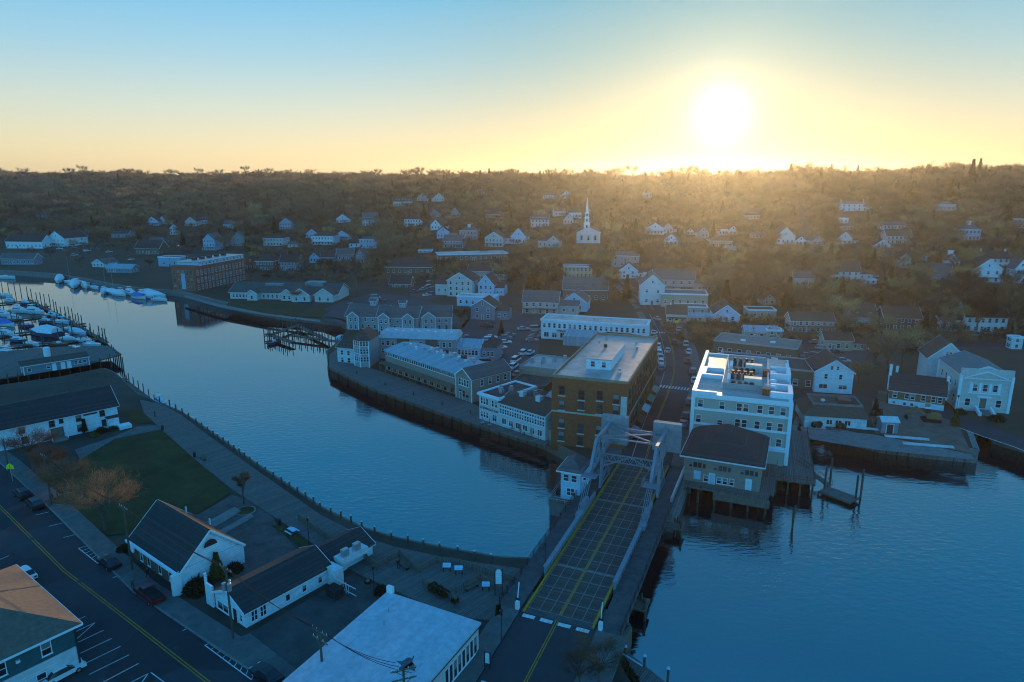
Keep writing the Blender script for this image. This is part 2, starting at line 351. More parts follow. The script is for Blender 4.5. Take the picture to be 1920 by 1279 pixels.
def ribbon(name, pts, off0, off1, zf, m, dz=.06, step=4, kind='structure', dash=None):
    p = resample(pts, step); b = M(); vs = []; 
    for i, c in enumerate(p):
        d = (p[min(i + 1, len(p) - 1)] - p[max(i - 1, 0)]).normalized(); n = Vector((d.y, -d.x))
        a, e = c + n * off0, c + n * off1
        vs += [(a.x, a.y, zf(a.x, a.y) + dz), (e.x, e.y, zf(e.x, e.y) + dz)]
    fs = [(2 * i, 2 * i + 1, 2 * i + 3, 2 * i + 2) for i in range(len(p) - 1) if not dash or i % dash[1] < dash[0]]
    b.add(vs, fs); o = b.build(name, m); o['kind'] = kind; return o
def zbridge(x, y):                               # the carriageway ramps up 1 m on to the bridge at both ends
    s = (x - BO[0]) * BU[0] + (y - BO[1]) * BU[1]
    if s < 0: return 3 + max(0, 1 + s / 22)
    if s > 55: return max(3 + max(0, 1 - (s - 55) / 25), zt(x, y))
    return 4.0
mc = [B(54.6, 0)] + [at(x, y, 3.2) for x, y in [(1232, 785), (1257, 727), (1266, 690), (1262, 655), (1252, 625), (1238, 600), (1219, 572)]] + [on_hill(*p)[:2] for p in [(1195, 548), (1172, 525), (1150, 503), (1130, 484), (1112, 468)]]
mc = smooth_line(mc)
ribbon('main_street', mc, -5.2, 5.2, zbridge, ASPH, .05, 3)
ribbon('sidewalk', mc, -8.2, -5.25, zbridge, PAVE, .17, 3); ribbon('sidewalk', mc, 5.25, 8.0, zbridge, PAVE, .17, 3)
ribbon('centre_line', mc, -.22, -.08, zbridge, LINEY, .066, 3); ribbon('centre_line', mc, .08, .22, zbridge, LINEY, .066, 3)
ribbon('edge_line', mc, -2.9, -2.8, zbridge, LINEW, .066, 3)
def crossing(c, d, half, z, n, label=None):
    c = Vector(c); d = Vector(d).normalized(); nn = Vector((d.y, -d.x)); 
    for k in range(n):
        o = -half + (k + .5) * 2 * half / n; q = c + nn * o
        b = M(); w2 = half / n * .55; b.poly([(*(q + nn * s * w2 + d * e * 1.3), zbridge(*q) + .068 + z) for s, e in ((-1, -1), (1, -1), (1, 1), (-1, 1))])
        oo = b.build('crossing_stripe', LINEW); oo['kind'] = 'structure'
cw = Vector(at(1270, 726, 3.3)); crossing(cw, (BU[0], BU[1]), 5.0, 0, 12)
crossing(at(1246, 624, 3.0), (.15, 1), 5.0, 0, 11)
east_line = [B(0, 0), B(-14, 0), B(-40, -1), B(-75, -4)]
ribbon('main_street', east_line, -5.2, 5.2, zbridge, ASPH, .05, 3)
ribbon('centre_line', east_line, -.22, -.08, zbridge, LINEY, .066, 3); ribbon('centre_line', east_line, .08, .22, zbridge, LINEY, .066, 3)
ribbon('sidewalk', east_line, -9.3, -5.25, zbridge, PAVE, .16, 3); ribbon('sidewalk', east_line, 5.25, 8.2, zbridge, PAVE, .16, 3)
for k in range(4):
    m = M(); t0 = -4.6 + k * 2.45; m.poly([(*B(s, t), 4.072) for s, t in ((-1.0, t0), (-1.0, t0 + 1.7), (-.3, t0 + 1.7), (-.3, t0))]); struct('stop_line', m.mesh('stop_line', LINEW))
for k in range(4):
    m = M(); t0 = -4.8 + k * 1.3; m.poly([(*B(s, t), zbridge(*B(s, t)) + .07) for s, t in ((-15.6, t0), (-15.6, t0 + .6), (-13, t0 + .6), (-13, t0))]); struct('crossing_stripe', m.mesh('crossing_stripe', LINEW))
# near-left street with its car park
flat('street', [(-260, 690), (0, 868), (100, 960), (250, 1110), (420, 1225), (560, 1318), (700, 1420), (300, 1700), (-700, 1500), (-700, 900)], 3.05, ASPH)
kerb = [at(x, y, 3.05) for x, y in [(-260, 690), (0, 868), (100, 960), (250, 1110), (420, 1225), (560, 1318), (700, 1420)]]
ribbon('sidewalk', kerb, -3.0, 0, lambda x, y: 3.0, PAVE, .18, 3)
b = M()
for a, c in zip(resample(kerb, 6)[:-1], resample(kerb, 6)[1:]): b.beam((a.x, a.y, 3.1), (c.x, c.y, 3.1), .22, .2)
struct('kerb', b.mesh('kerb', CONC))
yl = [at(x, y, 3.05) for x, y in [(-120, 850), (0, 950), (120, 1070), (250, 1170), (390, 1279), (520, 1390)]]
ribbon('centre_line', yl, -.24, -.1, lambda x, y: 3.05, LINEY, .012, 3); ribbon('centre_line', yl, .1, .24, lambda x, y: 3.05, LINEY, .012, 3)
def stripe(a, c, wd=.12, z=3.062, m=LINEW):
    a = Vector(at(*a, 3.05)); c = Vector(at(*c, 3.05)); d = (c - a).normalized(); n = Vector((d.y, -d.x)) * wd / 2
    b = M(); b.poly([(*(a - n), z), (*(a + n), z), (*(c + n), z), (*(c - n), z)]); o = b.build('bay_line', m); o['kind'] = 'structure'; return o
for a, c in [((67, 966), (92, 960)), ((92, 987), (120, 980)), ((119, 1008), (143, 1002)), ((211, 1084), (241, 1071)), ((282, 1137), (316, 1124)), ((342, 1183), (374, 1167)), ((0, 1049), (17, 1042)),
             ((128, 1212), (178, 1168)), ((136, 1166), (160, 1156)), ((126, 1192), (177, 1168)), ((128, 1213), (194, 1182)), ((136, 1232), (210, 1197)), ((150, 1249), (226, 1212)), ((167, 1265), (242, 1228)), ((190, 1281), (260, 1244)), ((243, 1281), (278, 1263)), ((265, 1281), (278, 1263)), ((283, 1261), (310, 1281))][0:]:
    stripe(a, c)
for k in range(7):                                # hatched no-parking box by the black hatchback
    f = k / 6; stripe((147 + 36 * f, 1028 + 29 * f), (172 + 28 * f, 1022 + 19 * f), .1)
stripe((147, 1028), (184, 1057), .13); 
for k in range(9):
    f = k / 8; stripe((384 + 88 * f, 1210 + 64 * f), (418 + 62 * f, 1196 + 46 * f), .1)
stripe((384, 1210), (472, 1275), .14)
for px, py in [(395, 1180), (95, 968), (150, 1090), (330, 1215), (60, 1010), (250, 1150)]:       # manhole and drain covers
    x, y = at(px, py, 3.05); m = M(); m.tube((x, y, 3.04), (x, y, 3.066), .42, n=14); o = m.build('manhole_cover', DARKMETAL); o['kind'] = 'structure'
# lawn, paths, plaza of the riverside park
flat('lawn', [(32, 902), (150, 862), (215, 823), (288, 809), (325, 812), (366, 862), (425, 912), (432, 925), (372, 962), (310, 960), (240, 1000), (195, 1004), (110, 945)], 3.12, GRASS)
flat('lawn', [(232, 765), (268, 768), (300, 790), (255, 795), (236, 782)], 3.1, GRASS)
flat('path', [(140, 843), (215, 818), (258, 800), (300, 796), (312, 806), (288, 808), (215, 823), (150, 862)], 3.09, PAVE)
flat('plaza', [(235, 1012), (300, 965), (372, 964), (434, 928), (470, 938), (500, 945), (520, 985), (560, 1035), (600, 1075), (500, 1090), (440, 1130), (400, 1130), (350, 1080)], 3.08, mat('plaza_stone', (.13, .115, .105), .85, .25, .5, c2=(.06, .055, .052), detail=9))
flat('lawn', [(508, 985), (530, 984), (600, 1030), (590, 1040)], 3.13, GRASS)
flat('yard', [(480, 1180), (600, 1112), (660, 1075), (735, 1110), (605, 1215), (640, 1290), (520, 1250), (440, 1200)], 3.06, mat('gravel_yard', (.095, .092, .085), .9, .3, .3, c2=(.045, .046, .044), detail=10))
flat('sidewalk', [(437, 1198), (470, 1188), (600, 1290), (700, 1400), (560, 1330), (480, 1250)], 3.2, PAVE, .2)
# decks
DECK = lines_mat('boardwalk_planks', (.15, .135, .12), (.05, .045, .04), .30, 'X', .85)
def deck(name, pl, z, thick, m, label=None, ang=0):
    c = Vector((sum(p[0] for p in pl) / len(pl), sum(p[1] for p in pl) / len(pl))); q = []
    for p in pl:
        d = Vector(p) - c; q.append((d.x * math.cos(ang) + d.y * math.sin(ang), -d.x * math.sin(ang) + d.y * math.cos(ang)))
    b = M(); b.prism(q, z - thick, z); o = b.build(name, m, None, (c.x, c.y, 0), ang); o['kind'] = 'structure'
    if label: o['label'] = label
    return o
Z3 = lambda l, z=3.1: [at(x, y, z) for x, y in l]
deck('boardwalk', Z3([(262, 750), (300, 757), (340, 778), (372, 803), (471, 875), (602, 966), (608, 972), (590, 1010), (560, 1000), (430, 914), (366, 862), (300, 803), (270, 775)]), 3.16, .35, DECK, ang=R(-43))
deck('boardwalk', Z3([(602, 966), (680, 1006), (735, 1024), (825, 1044), (880, 1053), (1000, 1070), (975, 1110), (930, 1165), (880, 1160), (800, 1135), (735, 1105), (690, 1085), (640, 1060), (560, 1000)]), 3.15, .35, DECK, ang=R(-43))
deck('wharf_deck', [at(x, y, 3) for x, y in [(650, 640), (618, 666), (617, 688), (700, 729), (800, 764), (893, 796), (1024, 836), (1030, 826), (940, 800), (893, 760), (725, 700), (690, 690), (650, 680)]], 3.14, .4, DECK, ang=R(-46))
# roads and car parks behind the waterfront
CARP = mat('car_park_asphalt', (.07, .07, .07), .85, .3, .12, c2=(.05, .05, .052), detail=8)
flat('car_park', [(840, 655), (872, 600), (935, 578), (1012, 590), (1012, 640), (1000, 700), (1030, 716), (930, 722), (912, 690)], 3.05, CARP)
flat('car_park', [(745, 548), (780, 524), (845, 526), (842, 552), (800, 562)], 3.055, CARP)
flat('car_park', [(1490, 690), (1500, 640), (1560, 630), (1640, 645), (1625, 668), (1602, 690), (1530, 690), (1500, 720)], 3.055, CARP)
flat('car_park', [(580, 588), (640, 566), (700, 548), (770, 556), (860, 580), (880, 600), (850, 640), (700, 600), (640, 610)], 3.05, CARP)
flat('yard', [(1636, 752), (1700, 760), (1795, 793), (1822, 850), (1640, 812), (1632, 780)], 3.06, mat('yard_dirt_flare_tint', (.21, .115, .085), .9, .3, .3, detail=8))  # reddish base colour carries the pink tint of lens flare
flat('pavement', [(1500, 800), (1640, 815), (1822, 852), (1826, 862), (1640, 843), (1510, 822)], 3.08, CONC)
ribbon('street', [at(x, y, 3) for x, y in [(1990, 860), (1900, 826), (1840, 806), (1780, 783), (1710, 765), (1640, 745), (1560, 735), (1500, 745)]], -3.6, 3.6, lambda x, y: 3.0, ASPH, .055)
ribbon('guard_rail_line', [at(x, y, 3) for x, y in [(1990, 874), (1900, 838), (1840, 818), (1800, 803)]], -.15, .15, lambda x, y: 3.0, LINEW, .07)
def hill_road(px, wd, name='street'):
    ribbon(name, smooth_line([on_hill(*p)[:2] for p in px], 1), -wd / 2, wd / 2, zt, ASPH, .22, 5)
hill_road([(1000, 565), (1080, 585), (1130, 590), (1215, 580)], 6)
hill_road([(560, 572), (640, 545), (720, 535), (850, 548), (980, 562)], 7)
hill_road([(1522, 470), (1512, 440), (1503, 418), (1497, 398), (1492, 380)], 7)
hill_road([(1132, 437), (1180, 433), (1230, 437), (1280, 447), (1340, 470)], 6)
hill_road([(770, 470), (785, 445), (790, 430), (800, 415)], 6)
hill_road([(360, 492), (345, 470), (325, 455), (300, 445)], 9)
hill_road([(1600, 640), (1700, 628), (1780, 640), (1860, 640), (1920, 650)], 6)
hill_road([(1440, 660), (1500, 632), (1600, 620), (1700, 620)], 6)
flat('car_park', [(1700, 640), (1790, 620), (1880, 632), (1900, 655), (1780, 655)], 3.06, CARP)
flat('lawn', [(420, 575), (435, 562), (520, 570), (620, 582), (600, 596), (500, 588)], 3.07, GRASS)
flat('path', [(345, 553), (420, 572), (500, 588), (600, 600), (600, 604), (500, 592), (415, 577), (345, 557)], 3.09, CONC)

# ------------------------------------------------------------------ lift bridge
br = thing('lift_bridge', 'pale blue steel bascule lift bridge with two overhead counterweights across the river', 'bridge', (BO[0], BO[1], 0), BA - math.pi / 2)
# local axes: x = t (right), y = s (along)
DK = mat('bridge_concrete', (.085, .082, .08), .85, .25, .8)
GRATE = lines_mat('steel_grating', (.125, .082, .066), (.07, .048, .042), .22, 'Y', .6, .25, .3, .3)
STRIP = mat('deck_beam_paint', (.21, .195, .18), .65, .25, 2)
YEL = mat('yellow_kerb_paint', (.55, .24, .02), .7, .2, 2)
M().box(-4.9, 0, 3.55, 4.9, 1.2, 4.02).build('approach_slab', DK, br); M().box(-4.9, 52.8, 3.55, 4.9, 55, 4.02).build('approach_slab', DK, br)
m = M(); m.box(-4.9, 1.2, 3.3, 4.9, 52.8, 3.93); m.build('deck', mat('deck_steel', (.05, .05, .05), .7, .2), br)
ROWS, COLS = 18, 6
ys = [1.2 + (52.8 - 1.2) * i / ROWS for i in range(ROWS + 1)]; xs = [-4.45 + 8.9 * i / COLS for i in range(COLS + 1)]
pm = M(); hw = (xs[1] - xs[0]) / 2 - .09; hl = (ys[1] - ys[0]) / 2 - .09
pm.box(-hw, -hl, 0, hw, hl, .05)
for k in range(7): pm.box(-hw + .08, -hl + .12 + k * (2 * hl - .3) / 6, .05, hw - .08, -hl + .17 + k * (2 * hl - .3) / 6, .07)
pme = pm.mesh('grating_panel', GRATE)
for j in range(ROWS):
    for i in range(COLS): put('grating_panel', pme, br, ((xs[i] + xs[i + 1]) / 2, (ys[j] + ys[j + 1]) / 2, 3.932))
for x in xs:
    m = M(); m.box(x - .05, 1.2, 3.93, x + .05, 52.8, 4.035); m.build('stringer', STRIP, br)
for y in ys:
    m = M(); wd = .28 if abs(y - ys[4]) < .1 or abs(y - ys[12]) < .1 else .055; m.box(-4.6, y - wd, 3.93, 4.6, y + wd, 4.03); m.build('cross_beam', STRIP, br)
for x in (-.16, .16):
    m = M(); m.box(x - .07, 1.2, 4.036, x + .07, 52.8, 4.045); m.build('centre_line', LINEY, br)
for sx in (-1, 1):
    m = M(); m.box(sx * 4.72 - .13, 0, 3.6, sx * 4.72 + .13, 55, 4.24); m.build('kerb', YEL, br)
    # main girder beside the carriageway, lower on the fixed span
    m = M(); m.box(sx * 5.15 - .16, 9.5, 2.6, sx * 5.15 + .16, 36, 5.15); m.box(sx * 5.15 - .3, 9.5, 5.15, sx * 5.15 + .3, 28, 5.27); m.box(sx * 5.15 - .3, 9.5, 2.45, sx * 5.15 + .3, 36, 2.6)
    for k in range(18): m.box(sx * 5.15 - .26, 10 + k * 1.4, 2.6, sx * 5.15 + .26, 10.08 + k * 1.4, 5.15)
    m.build('girder', STEEL, br)
    m = M(); m.box(sx * 6.9 - 1.5, 0, 3.7, sx * 6.9 + 1.5, 55, 4.12); m.build('walkway', DK, br)
    m = M()
    for z in (4.45, 4.8, 5.2): m.beam((sx * 8.3, 0, z), (sx * 8.3, 55, z), .07, .07)
    m.build('railing', DARKMETAL, br)
    pmsh = M().box(-.06, -.06, 4.1, .06, .06, 5.3).mesh('railing_post', DARKMETAL)
    for k in range(22): put('railing_post', pmsh, br, (sx * 8.3, .3 + k * 2.58, 0))
    # balance beam truss with its counterweight
    tx_ = sx * 5.3
    m = M(); m.beam((tx_, 36.7, 15), (tx_, 50, 14.6), .55, .55); m.build('top_chord', STEEL, br)
    m = M(); m.beam((tx_, 36.7, 15.1), (tx_, 32.8, 10.2), .5, .6); m.build('front_chord', STEEL, br)
    m = M(); m.beam((tx_, 32.8, 10.2), (tx_, 41, 10.6), .5, .6); m.beam((tx_, 41, 10.6), (tx_, 49, 11.2), .5, .6); m.build('bottom_chord', STEEL, br)
    for a, c in (((36.7, 15), (36.2, 10.3)), ((36.7, 15), (41, 10.6)), ((41, 10.6), (43, 14.8)), ((43, 14.8), (47, 11)), ((41, 10.6), (41, 14.9)), ((33, 10.4), (36.7, 12.6)), ((47, 11), (47, 14.7)), ((36.2, 10.3), (38.8, 14.9)), ((38.8, 14.9), (38.6, 10.5)), ((43, 14.8), (43.2, 10.7)), ((45, 14.7), (45.1, 10.9)), ((34.8, 12.6), (36.4, 10.4))):
        m = M(); m.beam((tx_, a[0], a[1]), (tx_, c[0], c[1]), .22, .28); m.build('truss_diagonal', STEEL, br)
    # tower legs and bracing on the pier
    for a, c in (((40, 4.1), (41, 10.5)), ((46.5, 4.1), (41.4, 10.5))):
        m = M(); m.beam((tx_, a[0], a[1]), (tx_, c[0], c[1]), .45, .55); m.build('tower_leg', STEEL, br)
    for a, c in (((40.4, 6.5), (45, 6.2)), ((40, 4.3), (45, 6.2)), ((40.4, 6.5), (43.4, 8.4)), ((40.7, 8.4), (43.4, 8.4)), ((40, 4.3), (46.4, 4.3)), ((42.4, 9.4), (45, 6.2)), ((40.2, 5.4), (43, 6.3)), ((43, 6.3), (45.8, 5.2))):
        m = M(); m.beam((tx_, a[0], a[1]), (tx_, c[0], c[1]), .15, .2); m.build('tower_brace', STEEL, br)
    m = M(); m.tube((tx_ - .5, 41, 10.6), (tx_ + .5, 41, 10.6), .55, n=10); m.build('trunnion', STEEL, br)
    # inspection platform at the front tip, and the links down to the moving leaf
    m = M(); m.box(tx_ - 1.3, 31.8, 9.55, tx_ + 1.3, 33.7, 9.68)
    for x in (-1.3, 1.3):
        for y in (31.8, 33.7): m.box(tx_ + x - .04, y - .04, 9.68, tx_ + x + .04, y + .04, 10.7)
        m.beam((tx_ + x, 31.8, 10.7), (tx_ + x, 33.7, 10.7), .06, .06)
    m.beam((tx_ - 1.3, 31.8, 10.7), (tx_ + 1.3, 31.8, 10.7), .06, .06); m.beam((tx_ - 1.3, 31.8, 10.2), (tx_ + 1.3, 31.8, 10.2), .05, .05)
    m.build('platform', STEEL, br)
    for x in (-.45, -.15, .15, .45):
        m = M(); m.beam((tx_ + x, 32.8, 10), (tx_ + x, 27.3, 5.1), .09, .12); m.build('link_bar', STEEL, br)
    m = M(); m.box(tx_ - .55, 26.2, 4.6, tx_ + .55, 28.4, 5.35); m.box(tx_ - .35, 28.4, 4.6, tx_ + .35, 31.5, 6.3); m.build('link_bearing', STEEL, br)
    # counterweight slab
    cx = -4.6 if sx < 0 else 5.3
    m = M(); m.prism([(cx - 2.55, 46.7), (cx + 2.55, 46.7), (cx + 2.55, 48.0), (cx - 2.55, 48.0)], 10.4, 15.9)
    for z in (11.9, 13.2, 14.5): m.box(cx - 2.57, 46.66, z, cx + 2.57, 46.7, z + .06)
    m.build('counterweight', mat('counterweight_concrete', (.27, .27, .28), .8, .2, .9), br)
    # pale galvanised outer handrail of the far walkway
    m = M(); m.beam((sx * 8.25, 37, 5.6), (sx * 8.25, 52, 5.6), .35, .9); m.build('side_panel', GALV, br)
for (a, c) in (((-5.2, 48.6, 12.6), (5.2, 48.6, 12.6)), ((-5.2, 44.5, 14.6), (5.2, 44.5, 14.6)), ((-5.2, 38.2, 14.9), (5.2, 38.2, 14.9)), ((-5.2, 38.2, 14.9), (5.2, 44.5, 14.6)), ((5.2, 38.2, 14.9), (-5.2, 44.5, 14.6)), ((-5.2, 41, 10.6), (5.2, 41, 10.6)), ((-5.2, 40.4, 8.3), (0, 41, 10.6)), ((5.2, 40.4, 8.3), (0, 41, 10.6))):
    m = M(); m.beam(a, c, .2, .26); m.build('sway_brace', STEEL, br)
m = M()
for k in range(8):
    x0 = -5.2 + k * 1.3; m.beam((x0, 40.8, 9.3), (x0 + .65, 41, 10.5), .1, .12); m.beam((x0 + .65, 41, 10.5), (x0 + 1.3, 40.8, 9.3), .1, .12)
m.beam((-5.2, 40.8, 9.3), (5.2, 40.8, 9.3), .16, .2); m.build('portal_lattice', STEEL, br)
# pier under the towers
m = M(); m.prism([(-9.5, 36), (9.0, 36), (9.0, 53), (-9.5, 53)], -3, 2.3); m.prism([(-9.2, 36.3), (8.7, 36.3), (8.7, 52.8), (-9.2, 52.8)], 2.3, 3.3); m.build('pier', CONC, br)
# crossing gates and small posts at the near end
for x in (-5.7, 5.7):
    g = thing('crossing_gate', 'white barrier arm post %s of the road at the near end of the bridge' % ('left' if x < 0 else 'right'), 'barrier', (*B(.2, x), 4.12), BA - math.pi / 2, 'bridge barriers')
    m = M(); m.box(-.25, -.25, 0, .25, .25, 1.1); m.build('housing', WHITE, g)
    m = M(); m.beam((0, 0, 1), (0, .6, 3.6), .12, .1); m.build('arm', WHITE, g)
    m = M(); m.box(-.35, -.08, 1.4, .35, .02, 1.65); m.build('signal', DARKMETAL, g)
def fender(name, px, label):
    x, y = at(*px, 0); g = thing(name, label, 'fender pier', (x, y, 0), BA - math.pi / 2)
    for k in range(9):
        a = k / 8 * math.pi; m = M(); m.tube((1.6 * math.cos(a), -1.2 + 2.4 * math.sin(a), -3), (1.45 * math.cos(a), -1.2 + 2.2 * math.sin(a), 2.4 + .4 * (k % 2)), .22, .19, 7); m.build('pile', PILE, g)
    m = M(); m.box(-1.7, -1.5, 1.5, 1.7, 1.5, 1.8); m.build('cap_timber', WOOD, g)
fender('fender_pier', (1192, 1150), 'dark rotting timber fender cluster beside the near right side of the bridge')
fender('fender_pier', (1262, 1000), 'timber fender cluster with navigation lights right of the bridge towers')
fender('fender_pier', (972, 1082), 'round timber dolphin left of the bridge near the boardwalk')
# ------------------------------------------------------------------ buildings
WINM = {}; BLIND = mat('window_blind', (.20, .20, .19), .3, .1, spec=.5)
def win_mesh(wd, h, style, frame):
    k = (round(wd, 2), round(h, 2), style, frame.name)
    if k in WINM: return WINM[k]
    m = M(); t = .09 if wd > .7 else .07; y = -.07; a = wd / 2
    for x0, x1, z0, z1 in ((-a - t, -a, -t, h + t), (a, a + t, -t, h + t), (-a, a, h, h + t), (-a, a, -t, 0)): m.box(x0, y, z0, x1, .02, z1)
    m.box(-a - t - .06, -.14, -t - .06, a + t + .06, .02, -t)
    if style in ('sash', 'six'): m.box(-a, -.05, h / 2 - .035, a, .02, h / 2 + .035)
    if style in ('pair', 'six'): m.box(-.05, -.06, 0, .05, .02, h)
    g = M(); g.box(-a, -.02, 0, a, .015, h)
    one = M(); one.v = list(m.v); one.f = list(m.f); one.m = [0] * len(m.f); one.add(g.v, g.f, 1)
    g2 = M(); cut = h * .45; g2.box(-a, -.02, 0, a, .015, cut); g2.box(-a, -.022, cut, a, .015, h, 1)          # blind half drawn
    two = M(); two.v = list(m.v); two.f = list(m.f); two.m = [0] * len(m.f); two.add(g2.v, g2.f[:6], 1); two.add(g2.v, g2.f[6:], 2)
    WINM[k] = (m.mesh('window', frame), g.mesh('pane', GLASS), one.mesh('window', [frame, GLASS]), g2.mesh('pane', [GLASS, BLIND]), two.mesh('window', [frame, GLASS, BLIND])); return WINM[k]
class Bld:
    def __init__(s, name, label, cat, loc, ang, near=True, group=None, z=None):
        s.near = near; s.o = thing(name, label, cat, (loc[0], loc[1], z if z is not None else (loc[2] if len(loc) > 2 else 3.0)), R(ang), group); s.e = (0, 0, 1, 1)
    def part(s, name, m, mt, parent=None, loc=None, rz=0): return m.build(name, mt, parent or s.o, loc, rz)
    def walls(s, x0, y0, x1, y1, z0, z1, mt, name='wall'):
        s.e = (x0, y0, x1, y1); m = M(); m.box(x0, y0, z0, x1, y1, z1); return s.part(name, m, mt)
    def gable(s, x0, y0, x1, y1, z, h, axis, mt, wm, over=.45, trim=None, th=.22):
        """two slopes and the two gable walls; axis is the ridge direction"""
        g = M()
        if axis == 'x': prof = [(y0, z), (y1, z), ((y0 + y1) / 2, z + h)]; P = lambda u, v, a: (a, u, v); a0, a1 = x0, x1
        else: prof = [(x0, z), (x1, z), ((x0 + x1) / 2, z + h)]; P = lambda u, v, a: (u, a, v); a0, a1 = y0, y1
        e = .01
        vs = [P(u, v, a0 + e) for u, v in prof] + [P(u, v, a1 - e) for u, v in prof]
        g.add(vs, [(0, 1, 2), (3, 5, 4), (0, 3, 4, 1)]); s.part('gable_wall', g, wm)
        half = (prof[1][0] - prof[0][0]) / 2; c = (prof[0][0] + prof[1][0]) / 2; sl = h / half; d = half + over; zb = z - over * sl
        r = M()
        for sg in (-1, 1):
            q = [P(c + sg * d, zb + .03, a0 - over), P(c, z + h + .03, a0 - over), P(c, z + h + .03, a1 + over), P(c + sg * d, zb + .03, a1 + over)]
            t = [(p[0], p[1], p[2] + th) for p in q]
            r.add(q + t, [(0, 1, 2, 3), (7, 6, 5, 4), (0, 4, 5, 1), (1, 5, 6, 2), (2, 6, 7, 3), (3, 7, 4, 0)])
        ro = s.part('roof', r, mt)
        if trim:
            for a in (a0 - over - .03, a1 + over + .03):
                k = M()
                for sg in (-1, 1): k.beam(P(c + sg * d, zb + .1, a), P(c, z + h + .1, a), .07, .3)
                s.part('rake_board', k, trim, ro)
            k = M()
            for sg in (-1, 1): k.beam(P(c + sg * (d - .05), zb + .02, a0 - over), P(c + sg * (d - .05), zb + .02, a1 + over), .1, .22)
            s.part('eave_board', k, trim, ro)
        s.ro = ro; return ro
    def hip(s, x0, y0, x1, y1, z, h, mt, over=.5, trim=None, ridge=None):
        X0, X1, Y0, Y1 = x0 - over, x1 + over, y0 - over, y1 + over; w_, d_ = X1 - X0, Y1 - Y0; m = M()
        if w_ >= d_: r0, r1 = (X0 + d_ / 2 * .95, (Y0 + Y1) / 2), (X1 - d_ / 2 * .95, (Y0 + Y1) / 2)
        else: r0, r1 = ((X0 + X1) / 2, Y0 + w_ / 2 * .95), ((X0 + X1) / 2, Y1 - w_ / 2 * .95)
        vs = [(X0, Y0, z), (X1, Y0, z), (X1, Y1, z), (X0, Y1, z), (*r0, z + h), (*r1, z + h)]
        if w_ >= d_: fs = [(0, 1, 5, 4), (1, 2, 5), (2, 3, 4, 5), (3, 0, 4)]
        else: fs = [(0, 1, 4), (1, 2, 5, 4), (2, 3, 5), (3, 0, 4, 5)]
        m.add(vs, fs + [(3, 2, 1, 0)]); m.box(X0 + .02, Y0 + .02, z - .22, X1 - .02, Y1 - .02, z - .002); s.ro = s.part('roof', m, mt)
        if trim:
            k = M()
            for a, b in ((0, 1), (1, 2), (2, 3), (3, 0)): k.beam((vs[a][0], vs[a][1], z - .12), (vs[b][0], vs[b][1], z - .12), .1, .26)
            s.part('eave_board', k, trim, s.ro)
        return s.ro
    def flat(s, x0, y0, x1, y1, z, par, mt, pm, over=.0, th=.3):
        m = M(); m.box(x0 + .02, y0 + .02, z - .05, x1 - .02, y1 - .02, z + .04); s.ro = s.part('roof', m, mt)
        k = M(); X0, Y0, X1, Y1 = x0 - over, y0 - over, x1 + over, y1 + over; zz = z - .3 if over else z - .04
        for a in ((X0, Y0, X1, y0 + th), (X0, y1 - th, X1, Y1), (X0, y0 + th + .001, x0 + th, y1 - th - .001), (x1 - th, y0 + th + .001, X1, y1 - th - .001)): k.box(a[0], a[1], zz, a[2], a[3], z + par)
        s.part('parapet', k, pm); return s.ro
    def win(s, face, u, z, wd=1.0, h=1.5, style='sash', frame=None, name='window'):
        x0, y0, x1, y1 = s.e; me = win_mesh(wd, h, style, frame or TRIM)
        loc, rz = {'f': ((u, y0, z), 0), 'r': ((x1, u, z), math.pi / 2), 'b': ((u, y1, z), math.pi), 'l': ((x0, u, z), -math.pi / 2)}[face]
        if s.near:
            bl = rnd.random() < .3; o = put(name, me[0], s.o, loc, rz); put('pane', me[3 if bl else 1], o)
        else: o = put(name, me[4 if rnd.random() < .25 else 2], s.o, loc, rz)
        return o
    def row(s, face, u0, u1, n, z, wd=1.0, h=1.5, style='sash', frame=None):
        for k in range(n): s.win(face, u0 + (u1 - u0) * ((k + .5) / n), z, wd, h, style, frame)
    def door(s, face, u, z, wd=1.0, h=2.1, mt=None, trim=None):
        x0, y0, x1, y1 = s.e
        loc, rz = {'f': ((u, y0, z), 0), 'r': ((x1, u, z), math.pi / 2), 'b': ((u, y1, z), math.pi), 'l': ((x0, u, z), -math.pi / 2)}[face]
        d = M().box(-wd / 2, -.05, 0, wd / 2, .02, h).build('door', mt or WOOD, s.o, loc, rz)
        k = M(); k.box(-wd / 2 - .12, -.08, 0, -wd / 2, .02, h + .12); k.box(wd / 2, -.08, 0, wd / 2 + .12, .02, h + .12); k.box(-wd / 2, -.08, h, wd / 2, .02, h + .12); s.part('door_frame', k, trim or TRIM, d)
        M().ball((wd / 2 - .12, -.08, 1.0), .05, 6, 4).build('handle', GALV, d); return d
    def chimney(s, x, y, z, h, wd=.8, mt=None, parent=None):
        m = M(); m.box(x - wd / 2, y - wd / 2, z, x + wd / 2, y + wd / 2, z + h); m.box(x - wd / 2 - .08, y - wd / 2 - .08, z + h, x + wd / 2 + .08, y + wd / 2 + .08, z + h + .15); m.box(x - wd * .25, y - wd * .25, z + h + .15, x + wd * .25, y + wd * .25, z + h + .4)
        return s.part('chimney', m, mt or mat('chimney_brick', (.20, .10, .075), .85, .3, 3), parent or s.ro)
    def corner_boards(s, z0, z1, mt=None, t=.18):
        x0, y0, x1, y1 = s.e; me = M().box(-t / 2 - .02, -t / 2 - .02, z0, t / 2 + .02, t / 2 + .02, z1).mesh('corner_board', mt or TRIM)
        for x in (x0, x1):
            for y in (y0, y1): put('corner_board', me, s.o, (x, y, 0))
